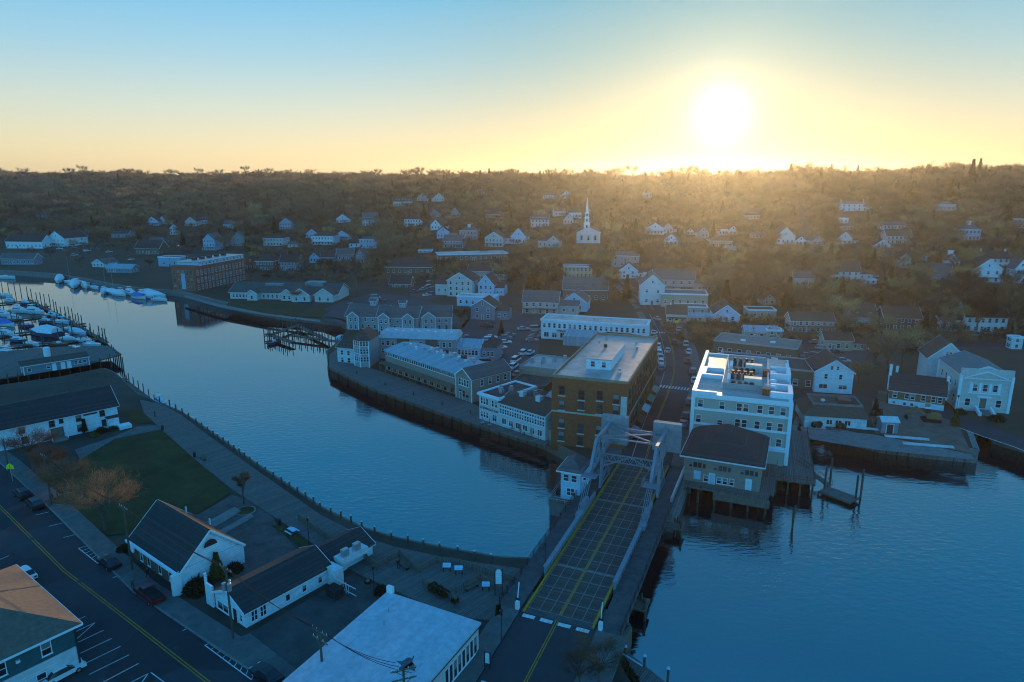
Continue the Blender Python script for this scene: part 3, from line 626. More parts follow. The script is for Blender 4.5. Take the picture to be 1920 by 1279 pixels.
    def band(s, z, h=.3, mt=None, out=.05, name='band'):
        x0, y0, x1, y1 = s.e; m = M()
        for a in ((x0 - out, y0 - out, x1 + out, y0), (x0 - out, y1, x1 + out, y1 + out), (x0 - out, y0 + .001, x0, y1 - .001), (x1, y0 + .001, x1 + out, y1 - .001)): m.box(a[0], a[1], z, a[2], a[3], z + h)
        s.part(name, m, mt or TRIM)
    def porch(s, x0, x1, dep, z, mt, posts=4, floor=.5):
        y0 = s.e[1]; m = M(); m.box(x0, y0 - dep, z, x1, y0 - .02, z + .18); p = s.part('porch_roof', m, mt)
        m = M(); m.box(x0, y0 - dep, -1.5, x1, y0 - .02, floor); s.part('porch_floor', m, WOOD)
        for k in range(posts):
            x = x0 + .15 + (x1 - x0 - .3) * k / (posts - 1); M().box(x - .09, y0 - dep + .08, floor, x + .09, y0 - dep + .26, z).build('porch_post', TRIM, s.o)
    def dormer(s, x, y, z, wd, h, dep, wm, rm):
        """small gabled dormer facing front"""
        m = M(); m.box(x - wd / 2, y, z, x + wd / 2, y + dep, z + h); d = s.part('dormer', m, wm)
        r = M(); a = wd / 2 + .15; hh = wd * .45
        for sg in (-1, 1):
            q = [(x + sg * a, y - .2, z + h - .05), (x, y - .2, z + h + hh), (x, y + dep, z + h + hh), (x + sg * a, y + dep, z + h - .05)]; t = [(p[0], p[1], p[2] + .12) for p in q]
            r.add(q + t, [(0, 1, 2, 3), (7, 6, 5, 4), (0, 4, 5, 1), (1, 5, 6, 2), (2, 6, 7, 3), (3, 7, 4, 0)])
        s.part('dormer_roof', r, rm, d); g = M(); g.add([(x - wd / 2, y + .02, z + h), (x + wd / 2, y + .02, z + h), (x, y + .02, z + h + hh)], [(0, 1, 2)]); s.part('dormer_gable', g, wm, d)
        put('dormer_window', win_mesh(wd * .5, h * .7, 'sash', TRIM)[2], d, (x, y, z + .15))
def wallmat(name, c): return lines_mat('wall_' + name, c, tuple(v * .84 for v in c), .34, 'Z', .75, .05, .3, .2)
W = {k: wallmat(k, c) for k, c in dict(white=(.68, .75, .78), cream=(.60, .54, .50), yellow=(.60, .48, .27), grey=(.32, .33, .33), slate=(.20, .24, .28), blue=(.30, .44, .55), sky=(.42, .60, .72), tan=(.40, .33, .24), brown=(.16, .11, .075),
                                      olive=(.31, .245, .20), red=(.22, .055, .04), teal=(.03, .11, .12), pink=(.55, .42, .38), green=(.20, .25, .18), pale=(.60, .62, .62)).items()}
BRICK = mat('ochre_brick', (.42, .10, .04), .85, .35, 1.3, c2=(.29, .065, .028), detail=8)
REDBRICK = mat('red_brick', (.45, .12, .07), .85, .3, 1.6, c2=(.32, .085, .055), detail=8)

# --- ochre brick commercial block left of the bridge
A = -22.5
b = Bld('brick_block', 'tall ochre brick block with white flat roof left of the bridge', 'building', (8.6, 141.4), -19.5)
b.walls(0, 0, 16.6, 44, -1.5, 15.3, BRICK)
b.flat(0, 0, 16.6, 44, 15.3, .55, MEMB, mat('brick_parapet', (.30, .22, .14), .85, .25, 2))
b.band(7.5, .35, mat('limestone', (.48, .44, .36), .8, .15, 2)); b.band(14.4, .3, BRICK, .08, 'cornice')
BRK = mat('brown_sash', (.10, .055, .03), .7, .1); sill = mat('stone_sill', (.55, .52, .46), .7, .1)
for (u, rows) in ((2.3, (1.2, 4.2, 8.3, 11.6)), (6.6, (.6, 3.4, 8.8, 11.0)), (10.6, (.6, 3.6, 8.3, 11.3)), (14.1, (4.5, 8.4, 10.9))):
    for z in rows: o = b.win('f', u, z, 1.15, 1.9, 'sash', BRK); M().box(-.8, -.2, -.42, .8, .02, -.18).build('sill', sill, o)
for k in range(13):
    for z in (1.2, 4.6, 8.4, 11.6): b.win('r', 2.2 + k * 3.2, z, 1.2, 2.0, 'sash', BRK)
M().box(15.1, -.06, 6.2, 16.4, .0, 12.5).build('sign_panel', W['cream'], b.o)
m = M(); m.box(5.4, 9, 15.33, 11.0, 26, 17.6); b.part('penthouse', m, W['white']); b.e = (5.4, 9, 11, 26)
m = M(); m.box(5.2, 8.8, 17.6, 11.2, 26.2, 17.75); b.part('penthouse_roof', m, MEMB)
b.win('f', 6.9, 15.9, .9, 1.2, 'sash'); b.win('f', 9.4, 15.9, .9, 1.2, 'sash')
m = M(); m.box(7, 20, 17.76, 7.7, 20.7, 18.5); b.part('vent', m, RUST)
for x, y in ((13.3, 30), (13, 9), (13.6, 6), (3.2, 33), (12.2, 36), (4, 38), (9, 33)):
    m = M(); m.tube((x, y, 15.3), (x, y, 15.95), .28, n=8); m.tube((x, y, 15.95), (x, y, 16.1), .42, n=8); b.part('roof_vent', m, GALV)
for k in range(5):                                                        # awnings and shop signs along the street side
    m = M(); y = 4 + k * 8; m.add([(16.62, y, 3.4), (16.62, y + 5, 3.4), (18.2, y + 5, 2.7), (18.2, y, 2.7), (16.62, y, 3.2), (16.62, y + 5, 3.2), (18.2, y + 5, 2.5), (18.2, y, 2.5)], [(0, 3, 2, 1), (4, 5, 6, 7), (3, 7, 6, 2), (0, 4, 7, 3), (1, 2, 6, 5)])
    b.part('awning', m, [W['slate'], W['red'], W['pale'], W['green'], W['tan']][k])
# annex behind it
b = Bld('low_annex', 'low tar roofed annex with rooftop fans behind the brick block', 'building', (2, 186), -24)
b.walls(0, 0, 17, 14, -1, 5.2, W['tan']); b.flat(0, 0, 17, 14, 5.2, .4, MEMB, W['grey']); b.row('f', 1, 16, 5, 1.2, 1.6, 1.5, 'pair')
for k in range(6):
    x, y = 2 + 2.6 * k, 5 + (k * 37 % 7); m = M(); m.box(x - .5, y - .5, 5.24, x + .5, y + .5, 6.2); m.tube((x, y, 6.2), (x, y, 6.9), .35, .5, 8); b.part('exhaust_fan', m, GALV)
b = Bld('kitchen_shed', 'flat brown shed with glazed front between the car park and brick block', 'building', (-.5, 176), -24)
b.walls(0, 0, 10, 8, -1, 3.6, W['brown']); b.flat(0, 0, 10, 8, 3.6, .25, TAR, W['brown'], .25); b.row('f', .4, 9.6, 5, .6, 1.5, 2.0)
# --- white inn on the wharf with wall of windows
b = Bld('waterfront_inn', 'white two storey inn with wall of small panes at the water beside the brick block', 'inn', (-3.0, 152.3), -43)
b.walls(0, 0, 14.2, 8, -1, 5.9, W['cream']); b.gable(0, 0, 14.2, 8, 5.9, 1.7, 'x', ROOFB, W['cream'], .3, TRIM)
for k in range(18): b.win('f', .55 + k * .77, 3.35, .52, 1.15, 'sash', TRIM)
for k in range(18): b.win('f', .55 + k * .77, 4.85, .5, .5, 'one', TRIM)
for k in range(6): b.win('f', 1.6 + k * 2.2, .9, 1.25, 1.35, 'pair', TRIM)
b.chimney(4.2, 3.6, 6.8, 1.7, 1.2, W['pale']); b.chimney(9.3, 3.6, 6.8, 1.7, 1.3, W['pale'])
m = M(); m.box(10.2, 9.0, -1, 12.2, 11.0, 10.8); m.box(10.1, 8.9, 10.8, 12.3, 11.1, 11.0); b.part('flue_tower', m, W['sky'])
b.walls(-6.8, 0.05, -.02, 13, -1, 6.6, W['cream'], 'wing_wall'); b.flat(-6.8, .05, -.02, 13, 6.6, .3, TAR, TRIM, .35)
b.row('f', -6.3, -3.6, 3, 4.3, .62, 1.5, 'sash'); b.row('f', -2.7, -.5, 2, 4.3, .62, 1.5, 'sash'); b.row('f', -6.3, -3.6, 3, 1.0, .62, 1.4, 'sash'); b.win('f', -1.6, .8, 1.3, 1.5, 'pair', W['sky'])
b.row('l', 1, 12, 4, 4.3, .8, 1.4); b.row('l', 1, 12, 4, 1.0, .8, 1.4)
m = M(); m.box(-.01, 8.02, -1, 14.2, 15, 5.2); b.part('rear_wall', m, W['tan']); m = M(); m.box(-.2, 8.02, 5.2, 14.5, 15.2, 5.4); b.part('rear_roof', m, TAR)
m = M(); m.box(14.22, 1, -1, 17, 7, 2.6); b.part('lean_to', m, W['tan']); m = M(); m.add([(14.2, .8, 4.6), (17.3, .8, 2.6), (17.3, 7.3, 2.6), (14.2, 7.3, 4.6), (14.2, .8, 4.75), (17.3, .8, 2.75), (17.3, 7.3, 2.75), (14.2, 7.3, 4.75)], [(3, 2, 1, 0), (4, 5, 6, 7), (0, 1, 5, 4), (1, 2, 6, 5)]); b.part('lean_to_roof', m, W['slate'])
for x, y in ((-3, 4), (-4.4, 5.2), (-2.2, 6.5), (.8, 10), (2, 10.5)):
    m = M(); m.box(x - .5, y - .4, 6.64 if x < 0 else 5.4, x + .5, y + .4, 7.5 if x < 0 else 6.3); m.tube((x, y, 7.4 if x < 0 else 6.2), (x, y, 8.0 if x < 0 else 6.8), .3, .42, 8); b.part('rooftop_unit', m, GALV)
cu = bpy.data.curves.new('sign_text', 'FONT'); cu.body = 'STEAMBOAT INN'; cu.size = .78; cu.align_x = 'CENTER'; cu.extrude = .02; cu.materials.append(DARKMETAL)
tt = bpy.data.objects.new('text_source', cu); col.objects.link(tt); bpy.context.view_layer.update(); tme = bpy.data.meshes.new_from_object(tt.evaluated_get(bpy.context.evaluated_depsgraph_get())); bpy.data.objects.remove(tt)
to = bpy.data.objects.new('sign_lettering', tme); col.objects.link(to); to.parent = b.o; to.location = (-3.4, -.02, 3.05); to.rotation_euler = (math.pi / 2, 0, 0)
g = M(); g.add([(3.8, 15.2, 5.4), (7.4, 15.2, 5.4), (5.6, 15.2, 7.2), (3.8, 12, 5.4), (7.4, 12, 5.4), (5.6, 12, 7.2)], [(0, 2, 1), (3, 4, 5), (0, 3, 5, 2), (1, 2, 5, 4)]); b.part('roof_gable', g, W['cream'])

# --- long blue-grey roofed wharf building
b = Bld('wharf_building', 'long low wharf building with pale blue metal roof and row of skylight domes', 'building', (-38.6, 201.2), -47)
METR = lines_mat('blue_metal_roof', (.25, .37, .41), (.19, .29, .33), .6, 'X', .5)
b.walls(0, 0, 36, 12.5, -1, 6.2, W['olive']); b.e = (0, 0, 36, 12.5)
m = M(); m.add([(-.5, -.6, 6.15), (36, -.6, 6.15), (36, 7, 7.6), (-.5, 7, 7.6), (-.5, 13, 6.3), (36, 13, 6.3), (-.5, -.6, 5.95), (36, -.6, 5.95), (36, 13, 6.1), (-.5, 13, 6.1)], [(0, 1, 2, 3), (3, 2, 5, 4), (6, 9, 8, 7), (0, 6, 7, 1), (0, 3, 4, 9, 6), (1, 7, 8, 5, 2)]); b.ro = b.part('roof', m, METR)
for k in range(38): b.win('f', 1.0 + k * .9, 4.75, .62, 1.0, 'one', TRIM)
for k in range(11): b.win('f', 1.8 + k * 3.1, .3, 1.3, 1.9, 'pair' if k % 3 else 'sash', W['olive'])
m = M(); m.box(.3, -2.6, 2.55, 35.5, -.02, 2.75); b.part('balcony_floor', m, WOOD)
m = M()
for z in (3.0, 3.3, 3.65): m.beam((.3, -2.55, z), (35.5, -2.55, z), .06, .08)
for k in range(24): m.box(.3 + k * 1.53, -2.6, 2.75, .36 + k * 1.53, -2.52, 3.68)
b.part('balcony_rail', m, WOOD)
for k in range(12): M().box(.6 + k * 3.1, -2.55, -.3, .75 + k * 3.1, -2.4, 2.55).build('balcony_post', WOOD, b.o)
for k in range(15):
    x = 2.5 + k * 2.2; y = 5.2 + (k % 3) * 1.1; m = M(); m.tube((x, y, 7.0), (x, y, 7.9), .3, n=8); m.ball((x, y, 7.95), .5, 8, 4, 0, (1, 1, .5)); b.part('roof_vent', m, [GALV, WHITE][k % 2])
for k in range(5):
    x = 14 + k * 4.2; m = M(); m.box(x, 8.2, 7.0, x + 1.3, 9.3, 8.2); b.part('rooftop_unit', m, DARKMETAL if k % 2 else GALV)
b.walls(36.02, -1.2, 42.5, 12.5, -1, 6.4, W['olive'], 'end_wall'); b.gable(36.02, -1.2, 42.5, 12.5, 6.4, 2.2, 'y', ROOFG, W['olive'], .35, TRIM); b.e = (36.02, -1.2, 42.5, 12.5)
b.row('f', 37.2, 41.4, 4, 4.0, .75, 1.7); b.row('f', 37.2, 41.4, 3, 1.0, .9, 1.6, 'sash', W['olive']); b.corner_boards(-.2, 6.4); b.row('r', 1, 12, 4, 4.0, .9, 1.5); b.door('f', 38, -.1, 1.0, 2.1)
# --- octagonal bay tower and inn row on the wharf
b = Bld('bay_tower', 'three storey shingled tower with glazed corner bay on the wharf tip', 'building', (-49.2, 204.2), -10)
gm_ = W['grey']
m = M(); pl = [(0, 1.2), (2.6, -.5), (5.2, .2), (5.2, 9), (-1, 9)]; m.prism(pl, -1, 8.6); b.part('wall', m, gm_)
m = M(); m.prism([(-.5, .8), (2.6, -1.1), (5.8, -.3), (5.8, 9.5), (-1.5, 9.5)], 8.6, 11.0, 0, [(1.8, 4.2), (2.3, 3.6), (2.6, 3.9), (2.7, 8.5), (1.6, 8.5)]); b.ro = b.part('roof', m, ROOFB)
for (p, q) in (((0, 1.2), (2.6, -.5)), ((2.6, -.5), (5.2, .2))):
    a = math.atan2(q[1] - p[1], q[0] - p[0]); 
    for z in (1.9, 4.4, 6.8):
        for k in range(3):
            f = (k + .5) / 3; o = put('window', win_mesh(.62, 1.45, 'sash', TRIM)[2], b.o, (p[0] + (q[0] - p[0]) * f, p[1] + (q[1] - p[1]) * f - .01, z), a)
for x, y in ((0, 1.2), (2.6, -.5), (5.2, .2)): M().box(x - .14, y - .14, -1, x + .14, y + .14, 8.5).build('corner_post', TRIM, b.o)
b = Bld('boat_shed', 'low shed with brown roof between the bay tower and pier', 'building', (-55.5, 210), -20)
b.walls(0, 0, 6, 8, -1, 5.0, W['pale']); b.gable(0, 0, 6, 8, 5.0, 1.6, 'x', ROOFB, W['pale'], .4, TRIM); b.row('f', .6, 5.4, 2, 2.6, .9, 1.4); b.row('f', .6, 5.4, 2, .2, .9, 1.5)
b = Bld('wharf_hall', 'mauve grey flat topped hall with skylights behind the bay tower', 'building', (-43.5, 214.5), -8)
b.walls(0, 0, 26, 9, -1, 7.2, gm_); b.e = (0, 0, 26, 9)
m = M(); m.add([(-.3, -.5, 7.0), (26.3, -.5, 7.0), (25.5, 2.5, 8.4), (.5, 2.5, 8.4), (25.5, 9.3, 8.4), (.5, 9.3, 8.4), (26.3, 9.6, 7.0), (-.3, 9.6, 7.0)], [(0, 1, 2, 3), (3, 2, 4, 5), (1, 6, 4, 2), (0, 3, 5, 7), (5, 4, 6, 7)]); b.ro = b.part('roof', m, mat('pale_metal_roof', (.40, .42, .44), .55, .15, .6))
b.row('f', 1, 6, 3, 4.6, .9, 1.4); b.row('f', 1, 6, 3, 2.0, .9, 1.4); b.row('f', 11, 15, 3, 4.6, .9, 1.4); b.row('f', 19, 25, 3, 4.6, .9, 1.4); b.row('f', 9, 25, 8, 1.6, .9, 1.4)
for x0 in (6.6, 16.0): M().box(x0, -.12, 3.2, x0 + 4.0, 0, 7.0).build('shingle_panel', W['brown'], b.o)
for k in range(9):
    x = 2 + k * 2.7; m = M(); m.ball((x, 4.5 + k % 2, 8.45), .55, 8, 4, 0, (1, 1, .5)); b.part('skylight', m, WHITE)
b = Bld('sunroom_wing', 'low blue roofed wing with glazed sunroom right of the skylit hall', 'building', (-19.0, 212), -14)
b.walls(0, 0, 9, 8, -1, 4.6, W['sky']); b.gable(0, 0, 9, 8, 4.6, 1.8, 'x', METR, W['sky'], .4, TRIM); b.row('f', .5, 8.5, 7, 2.2, .8, 1.5)
b.walls(9.02, 1, 14, 9, -1, 5.0, W['slate'], 'end_wall'); b.hip(9.02, 1, 14, 9, 5.0, 2.2, ROOFD, .3); b.row('f', 9.6, 13.6, 3, 2.0, .8, 1.4)
# gabled inn row behind
def gabled_inn(px, py, w_, d_, h, ang, label, gables, wm='grey', cup=None):
    x, y = at(px, py, 3.0); b = Bld('gabled_house', label, 'house', (x, y), ang)
    b.walls(0, 0, w_, d_, -1, h, W[wm]); b.gable(0, 0, w_, d_, h, d_ * .33, 'x', ROOFG, W[wm], .4, TRIM); b.row('f', .6, w_ - .6, max(2, int(w_ / 2.6)), .5, .9, 1.5); b.row('f', .6, w_ - .6, max(2, int(w_ / 3)), 3.3, .9, 1.4)
    for u, gw in gables:
        m = M(); m.box(u - gw / 2, -1.6, -1, u + gw / 2, -.02, h + .1); b.part('bay_wall', m, W[wm]); old = b.e; b.e = (u - gw / 2, -1.6, u + gw / 2, d_ / 2)
        b.gable(u - gw / 2, -1.6, u + gw / 2, d_ / 2, h + .1, gw * .38, 'y', ROOFG, W[wm], .3, TRIM); b.row('f', u - gw / 2 + .3, u + gw / 2 - .3, 2, 3.3, .8, 1.4); b.row('f', u - gw / 2 + .3, u + gw / 2 - .3, 2, .4, .8, 1.7); b.corner_boards(-.3, h); b.e = old
    if cup:
        m = M(); m.box(cup - 1.3, d_ / 2 - 1, h + 1.5, cup + 1.3, d_ / 2 + 1, h + d_ * .33 + 1.6); b.part('cupola', m, W[wm]); b.gable(cup - 1.3, d_ / 2 - 1, cup + 1.3, d_ / 2 + 1, h + d_ * .33 + 1.6, .7, 'x', ROOFG, W[wm], .2, TRIM); b.e = (cup - 1.3, d_ / 2 - 1, cup + 1.3, d_ / 2 + 1); b.row('f', cup - 1.1, cup + 1.1, 2, h + d_ * .33 + .5, .7, .7)
    b.corner_boards(-.3, h); return b
gabled_inn(650, 616, 16, 11, 5.2, -12, 'grey shingled inn with white trimmed gable nearest the pier', [(3.6, 4.4)], cup=9.5)
gabled_inn(708, 620, 16, 10, 5.4, -6, 'grey shingled inn with twin gables and rooftop cupola', [(3.0, 4.2), (12.4, 4.2)], cup=9)
gabled_inn(788, 620, 12, 10, 5.4, 4, 'grey shingled inn with broad gable at the right end of the row', [(3.4, 5.0)])
x, y = at(820, 617, 3); b = Bld('bay_house', 'small blue gabled house with three pane window beside the car park', 'house', (x - 3, y), -8); b.walls(0, 0, 5, 7, -1, 4.6, W['sky']); b.gable(0, 0, 5, 7, 4.6, 1.8, 'y', ROOFG, W['sky'], .4, TRIM); b.row('f', .6, 4.4, 3, 2.2, .9, 1.4); b.row('r', 1, 6, 2, 2.0, .9, 1.4)

# --- cream four storey building right of the bridge
b = Bld('cream_block', 'cream four storey building with busy sunlit roof right of the bridge', 'building', (37.9, 136.0), -20)
CW = mat('cream_siding', (.42, .40, .34), .75, .08, 1.5, stretch=(.3, .3, 6)); w_, d_ = 19.0, 35.5
b.walls(0, 0, w_, d_, -1.5, 13.2, CW); b.corner_boards(-1, 13.2, TRIM, .7)
for z in (3.2, 6.7, 9.9): b.band(z, .5, TRIM, .08)
b.band(12.6, .55, TRIM, .35, 'cornice')
m = M(); m.box(.3, .3, 13.15, w_ - .3, d_ - .3, 13.24); b.ro = b.part('roof', m, lines_mat('roof_boards', (.40, .39, .36), (.30, .29, .27), 1.2, 'Y', .36, spec=.5))
k = M()
for a in ((-.35, -.35, 4.6, .5), (-.35, .501, .5, 13), (-.35, 13.001, 5, 13.8), (-.35, 13.801, 1.3, 19), (-.35, 19.001, 5, 19.8), (-.35, 19.801, .4, d_ + .3), (w_ - .5, 16, w_ + .3, d_ - 4), (.401, d_ - .4, w_ - 5, d_ + .3), (4.601, -.3, w_ - .501, .1), (w_ - .5, -.3, w_ + .3, 2)): k.box(a[0], a[1], 13.0, a[2], a[3], 14.1 if a[2] < 6 else 13.5)
b.part('parapet', k, TRIM)
for y0 in (2.5, 17):
    k = M()
    for a in ((w_ - 4, y0, w_ + .3, y0 + .8), (w_ - 4, y0 + 6, w_ + .3, y0 + 6.8), (w_ - .6, y0 + .801, w_ + .3, y0 + 5.999)): k.box(a[0], a[1], 13.1, a[2], a[3], 14.5)
    b.part('roof_well', k, TRIM); m = M(); m.box(w_ - 5.6, y0 + 1.2, 13.24, w_ - 4.2, y0 + 3, 14.6); b.part('well_hatch', m, RUST)
for y in (6.2, 31):
    m = M(); m.box(5.4, y, 13.24, w_ - 4.6, y + .2, 14.5); b.part('roof_screen', m, W['grey'])
for x in (5.3, w_ - 4.5):
    m = M()
    for k in range(14): m.box(x - .05, 6.4 + k * 1.8, 13.24, x + .05, 6.5 + k * 1.8, 14.5)
    m.beam((x, 6.4, 14.5), (x, 31, 14.5), .12, .1); m.beam((x, 6.4, 13.9), (x, 31, 13.9), .08, .08); b.part('roof_rail', m, TRIM)
for y0 in (9.5, 21):
    m = M(); m.box(9.6, y0, 13.3, 13.2, y0 + 1.9, 15.0); b.part('rooftop_unit', m, mat('unit_enamel', (.6, .58, .5), .5, .1))
    for k in range(4):
        m = M(); m.box(7.0 + k * 1.25, y0 - 1.8, 13.24, 8.0 + k * 1.25, y0 - .8, 14.3); m.tube((7.5 + k * 1.25, y0 - 1.3, 14.3), (7.5 + k * 1.25, y0 - 1.3, 14.45), .42, n=8); b.part('condenser', m, DARKMETAL)
        m = M(); m.box(6.6 + k * 1.3, y0 + 4.4, 13.24, 7.5 + k * 1.3, y0 + 5.4, 14.6); m.tube((7.05 + k * 1.3, y0 + 4.9, 14.6), (7.05 + k * 1.3, y0 + 4.9, 15.2), .3, .42, 8); b.part('exhaust_fan', m, DARKMETAL)
        m = M(); m.tube((6.4, y0 - .6 + k * 1.2, 13.24), (6.4, y0 - .6 + k * 1.2, 14.6), .35, n=8); m.ball((6.4, y0 - .6 + k * 1.2, 14.6), .45, 8, 4, 0, (1, 1, .5)); b.part('turbine_vent', m, WHITE)
    m = M(); m.box(13.8, y0 + .2, 13.6, 16.4, y0 + .5, 14.0); b.part('duct', m, WHITE)
    for k in range(2):
        m = M(); m.tube((15.6, y0 - 2.2 + k * 4.6, 13.24), (15.6, y0 - 2.2 + k * 4.6, 14.2), .5, n=8); m.ball((15.6, y0 - 2.2 + k * 4.6, 14.2), .85, 10, 5, 0, (1, 1, .45)); b.part('mushroom_vent', m, WHITE)
for (z, us) in ((10.6, (1.5, 5.8, 9.2, 10.5, 13.2, 15.4, 17.6)), (7.2, (1.3, 5.6, 9.1, 10.4, 12.9, 15.2, 17.3)), (3.9, (1.3, 5.6, 9.1, 10.4, 12.9, 15.2, 17.3)), (.6, (9.1, 12.9, 15.2, 17.3))):
    for u in us: b.win('f', u, z, .95, 1.55 if not (u == 5.6 and z == 7.2) else .9, 'sash', TRIM)
for k in range(8):
    for z in (.6, 3.9, 7.2, 10.6): b.win('l', 2.5 + k * 4.2, z, 1.0, 1.6, 'sash', TRIM); b.win('r', 2.5 + k * 4.2, z, 1.0, 1.6, 'sash', TRIM)
m = M(); m.box(12.5, -.9, -1.5, w_ - .5, -.02, 3.1); b.part('entrance_bay', m, CW); m = M(); m.box(12.3, -1.1, 3.1, w_ - .3, -.02, 3.4); b.part('bay_roof', m, TRIM)
dk = [Vector((37.9, 136.0)) + Vector((math.cos(R(-20)) * x - math.sin(R(-20)) * y, math.sin(R(-20)) * x + math.cos(R(-20)) * y)) for x, y in ((14, -7.5), (24.2, -7.5), (24.2, 22), (19.1, 22), (19.1, 0), (14, 0))]
deck('hotel_deck', [tuple(v) for v in dk], 3.1, .35, DECK, ang=R(-20))
g = thing('deck_railing', 'red brown timber railing around the deck beside the cream building', 'railing', (37.9, 136.0, 3.1), R(-20))
m = M()
for (a, c) in (((14, -7.4), (24.1, -7.4)), ((24.1, -7.4), (24.1, 22))):
    for z in (.5, 1.0): m.beam((*a, z), (*c, z), .08, .08)
m.build('rail', RUST, g)
for k in range(22):
    x, y = (14 + k * 1.44, -7.4) if k < 8 else (24.1, -7.4 + (k - 7) * 2.1); M().box(x - .06, y - .06, -.3, x + .06, y + .06, 1.1).build('post', RUST, g)
for k in range(9):
    x, y = (15 + k * 2.2, -7.0) if k < 4 else (23.8, -7 + (k - 4) * 6.5)
    x_, y_ = 37.9 + math.cos(R(-20)) * x - math.sin(R(-20)) * y, 136.0 + math.sin(R(-20)) * x + math.cos(R(-20)) * y
    m = M(); m.tube((0, 0, -3), (0, 0, 2.8), .2, .18, 7); m.box(-.35, -.35, 2.45, .35, .35, 2.7); tag(m.build('deck_pile', PILE, None, (x_, y_, 0)), 'timber pile %s under the deck beside the cream building' % ORD[k], 'pile', 'piles under the hotel deck')
# --- dark hip roofed restaurant on piles
b = Bld('hip_roof_restaurant', 'tan restaurant with large dark hip roof on piles right of the bridge', 'restaurant', (33.0, 122.2), -23)
b.walls(0, 0, 14.0, 15.5, .3, 5.4, W['olive']); b.hip(0, 0, 14.0, 15.5, 5.5, 4.2, ROOFD, .7, TRIM)
for u in (2.6, 7.2, 12): b.win('f', u, 3.3, 1.5, 1.0, 'pair', W['olive']); b.win('f', u - 1.25, 3.3, .5, .9, 'one', W['olive']); b.win('f', u + 1.25, 3.3, .5, .9, 'one', W['olive'])
for u in (4.3, 6.7, 7.8, 9.0): b.win('f', u, .75, .75, 1.2, 'sash')
b.door('f', 5.4, .35, .9, 2.1, W['sky']); b.door('f', 12, .35, .9, 2.1, W['white']); M().box(2.0, -.06, .9, 3.3, 0, 2.6).build('sign_board', W['sky'], b.o)
m = M(); m.box(-1, -2.4, -.1, 15.8, -.02, .28); m.box(14.02, -.02, -.1, 16.6, 15, .28); b.part('terrace', m, DECK)
m = M()
for z in (.7, 1.1): m.beam((3, -2.3, z + .2), (15.7, -2.3, z + .2), .07, .07); m.beam((16.5, -2.3, z + .2), (16.5, 15, z + .2), .07, .07)
for k in range(12): m.box(3 + k * 1.1, -2.35, .28, 3.07 + k * 1.1, -2.28, 1.35)
b.part('terrace_rail', m, WOOD)
for j in range(4):
    for i in range(6): m = M(); m.tube((i * 3 + .3, -2 + j * 5.2, -6), (i * 3 + .3, -2 + j * 5.2, -.1), .2, n=6); m.build('pile', PILE, b.o)
m = M(); m.box(6, -2.5, -1.6, 16, -2.3, -.1); b.part('skirt_boards', m, WOOD)
# --- bridge tender's house
b = Bld('bridge_tender_house', 'small pale blue two storey control house with grey roof left of the lift bridge', 'control house', (8.9, 115.0), -22.5)
b.walls(0, 0, 3.6, 5.5, -.2, 5.6, W['sky']); b.hip(0, 0, 3.6, 5.5, 5.6, 1.9, ROOFG, .7, TRIM); b.win('f', 1.0, 3.6, .95, 1.2, 'sash'); b.win('f', 2.5, 3.6, .95, 1.2, 'sash'); b.win('f', 1.9, .9, 1.4, 1.3, 'six')
m = M(); m.box(3.62, 1.5, 3.0, 4.6, 4, 5.2); b.part('side_bay', m, W['sky']); b.e = (3.62, 1.5, 4.6, 4); b.win('f', 4.1, 3.6, .6, 1.0); b.corner_boards(3, 5.2)
M().box(-1.6, -1.5, -6, 4.5, 6.5, -.25).build('pier', CONC, b.o); m = M(); m.box(-1.8, -1.7, -.25, 4.7, 6.7, -.05); b.part('pier_deck', m, WOOD)
m = M()
for z in (.4, .9): m.beam((-1.7, -1.6, z), (4.5, -1.6, z), .06, .06); m.beam((-1.7, -1.6, z), (-1.7, 6.5, z), .06, .06)
for k in range(5): m.box(-1.7 + k * 1.5, -1.63, -.05, -1.64 + k * 1.5, -1.57, .95)
b.part('handrail', m, GALV); m = M(); m.box(3.1, -1.75, -3, 3.16, -1.7, .3); m.box(3.7, -1.75, -3, 3.76, -1.7, .3)
for k in range(9): m.box(3.1, -1.74, -2.8 + k * .33, 3.76, -1.71, -2.75 + k * .33)
b.part('ladder', m, GALV); m = M(); m.box(-1.2, 1, 0, -.2, 2.5, 1.0); b.part('equipment_box', m, DARKMETAL)
# --- right bank
b = Bld('columned_hall', 'cream temple fronted hall with pilasters and steps above the road', 'hall', (112.3, 163.9), -15, z=3.0)
b.walls(0, 0, 11.2, 16, -1, 9.4, W['cream'])
m = M(); m.box(-.15, -.25, 9.0, 11.35, .3, 11.0); b.part('false_front', m, W['cream'])
b.gable(0, .4, 11.2, 16, 9.4, 2.2, 'y', mat('green_shingle', (.12, .17, .17), .8, .2, 1.2), W['white'], .35, TRIM)
m = M(); m.beam((.6, -.32, 8.6), (5.6, -.32, 10.4), .2, .25); m.beam((10.6, -.32, 8.6), (5.6, -.32, 10.4), .2, .25); m.beam((.4, -.32, 8.5), (10.8, -.32, 8.5), .2, .25); b.part('pediment', m, TRIM)
for u in (3.4, 5.6, 7.8): b.win('f', u, 5.3, .95, 1.7, 'sash')
for u in (2.5, 4.5, 6.7, 8.7): M().box(u - .28, -.16, 5.0, u + .28, 0, 7.4).build('pilaster', TRIM, b.o)
M().box(2.0, -.2, 4.6, 9.2, 0, 4.9).build('sill_course', TRIM, b.o)
for u in (2.2, 9.0): b.win('f', u, 1.4, 1.1, 1.8, 'sash')
b.door('f', 5.6, .9, 1.5, 2.6, WOOD)
m = M(); m.box(3.8, -.3, .5, 7.4, -.02, .8); m.box(4.0, -.35, 3.7, 7.2, -.02, 4.1); b.part('door_surround', m, TRIM)
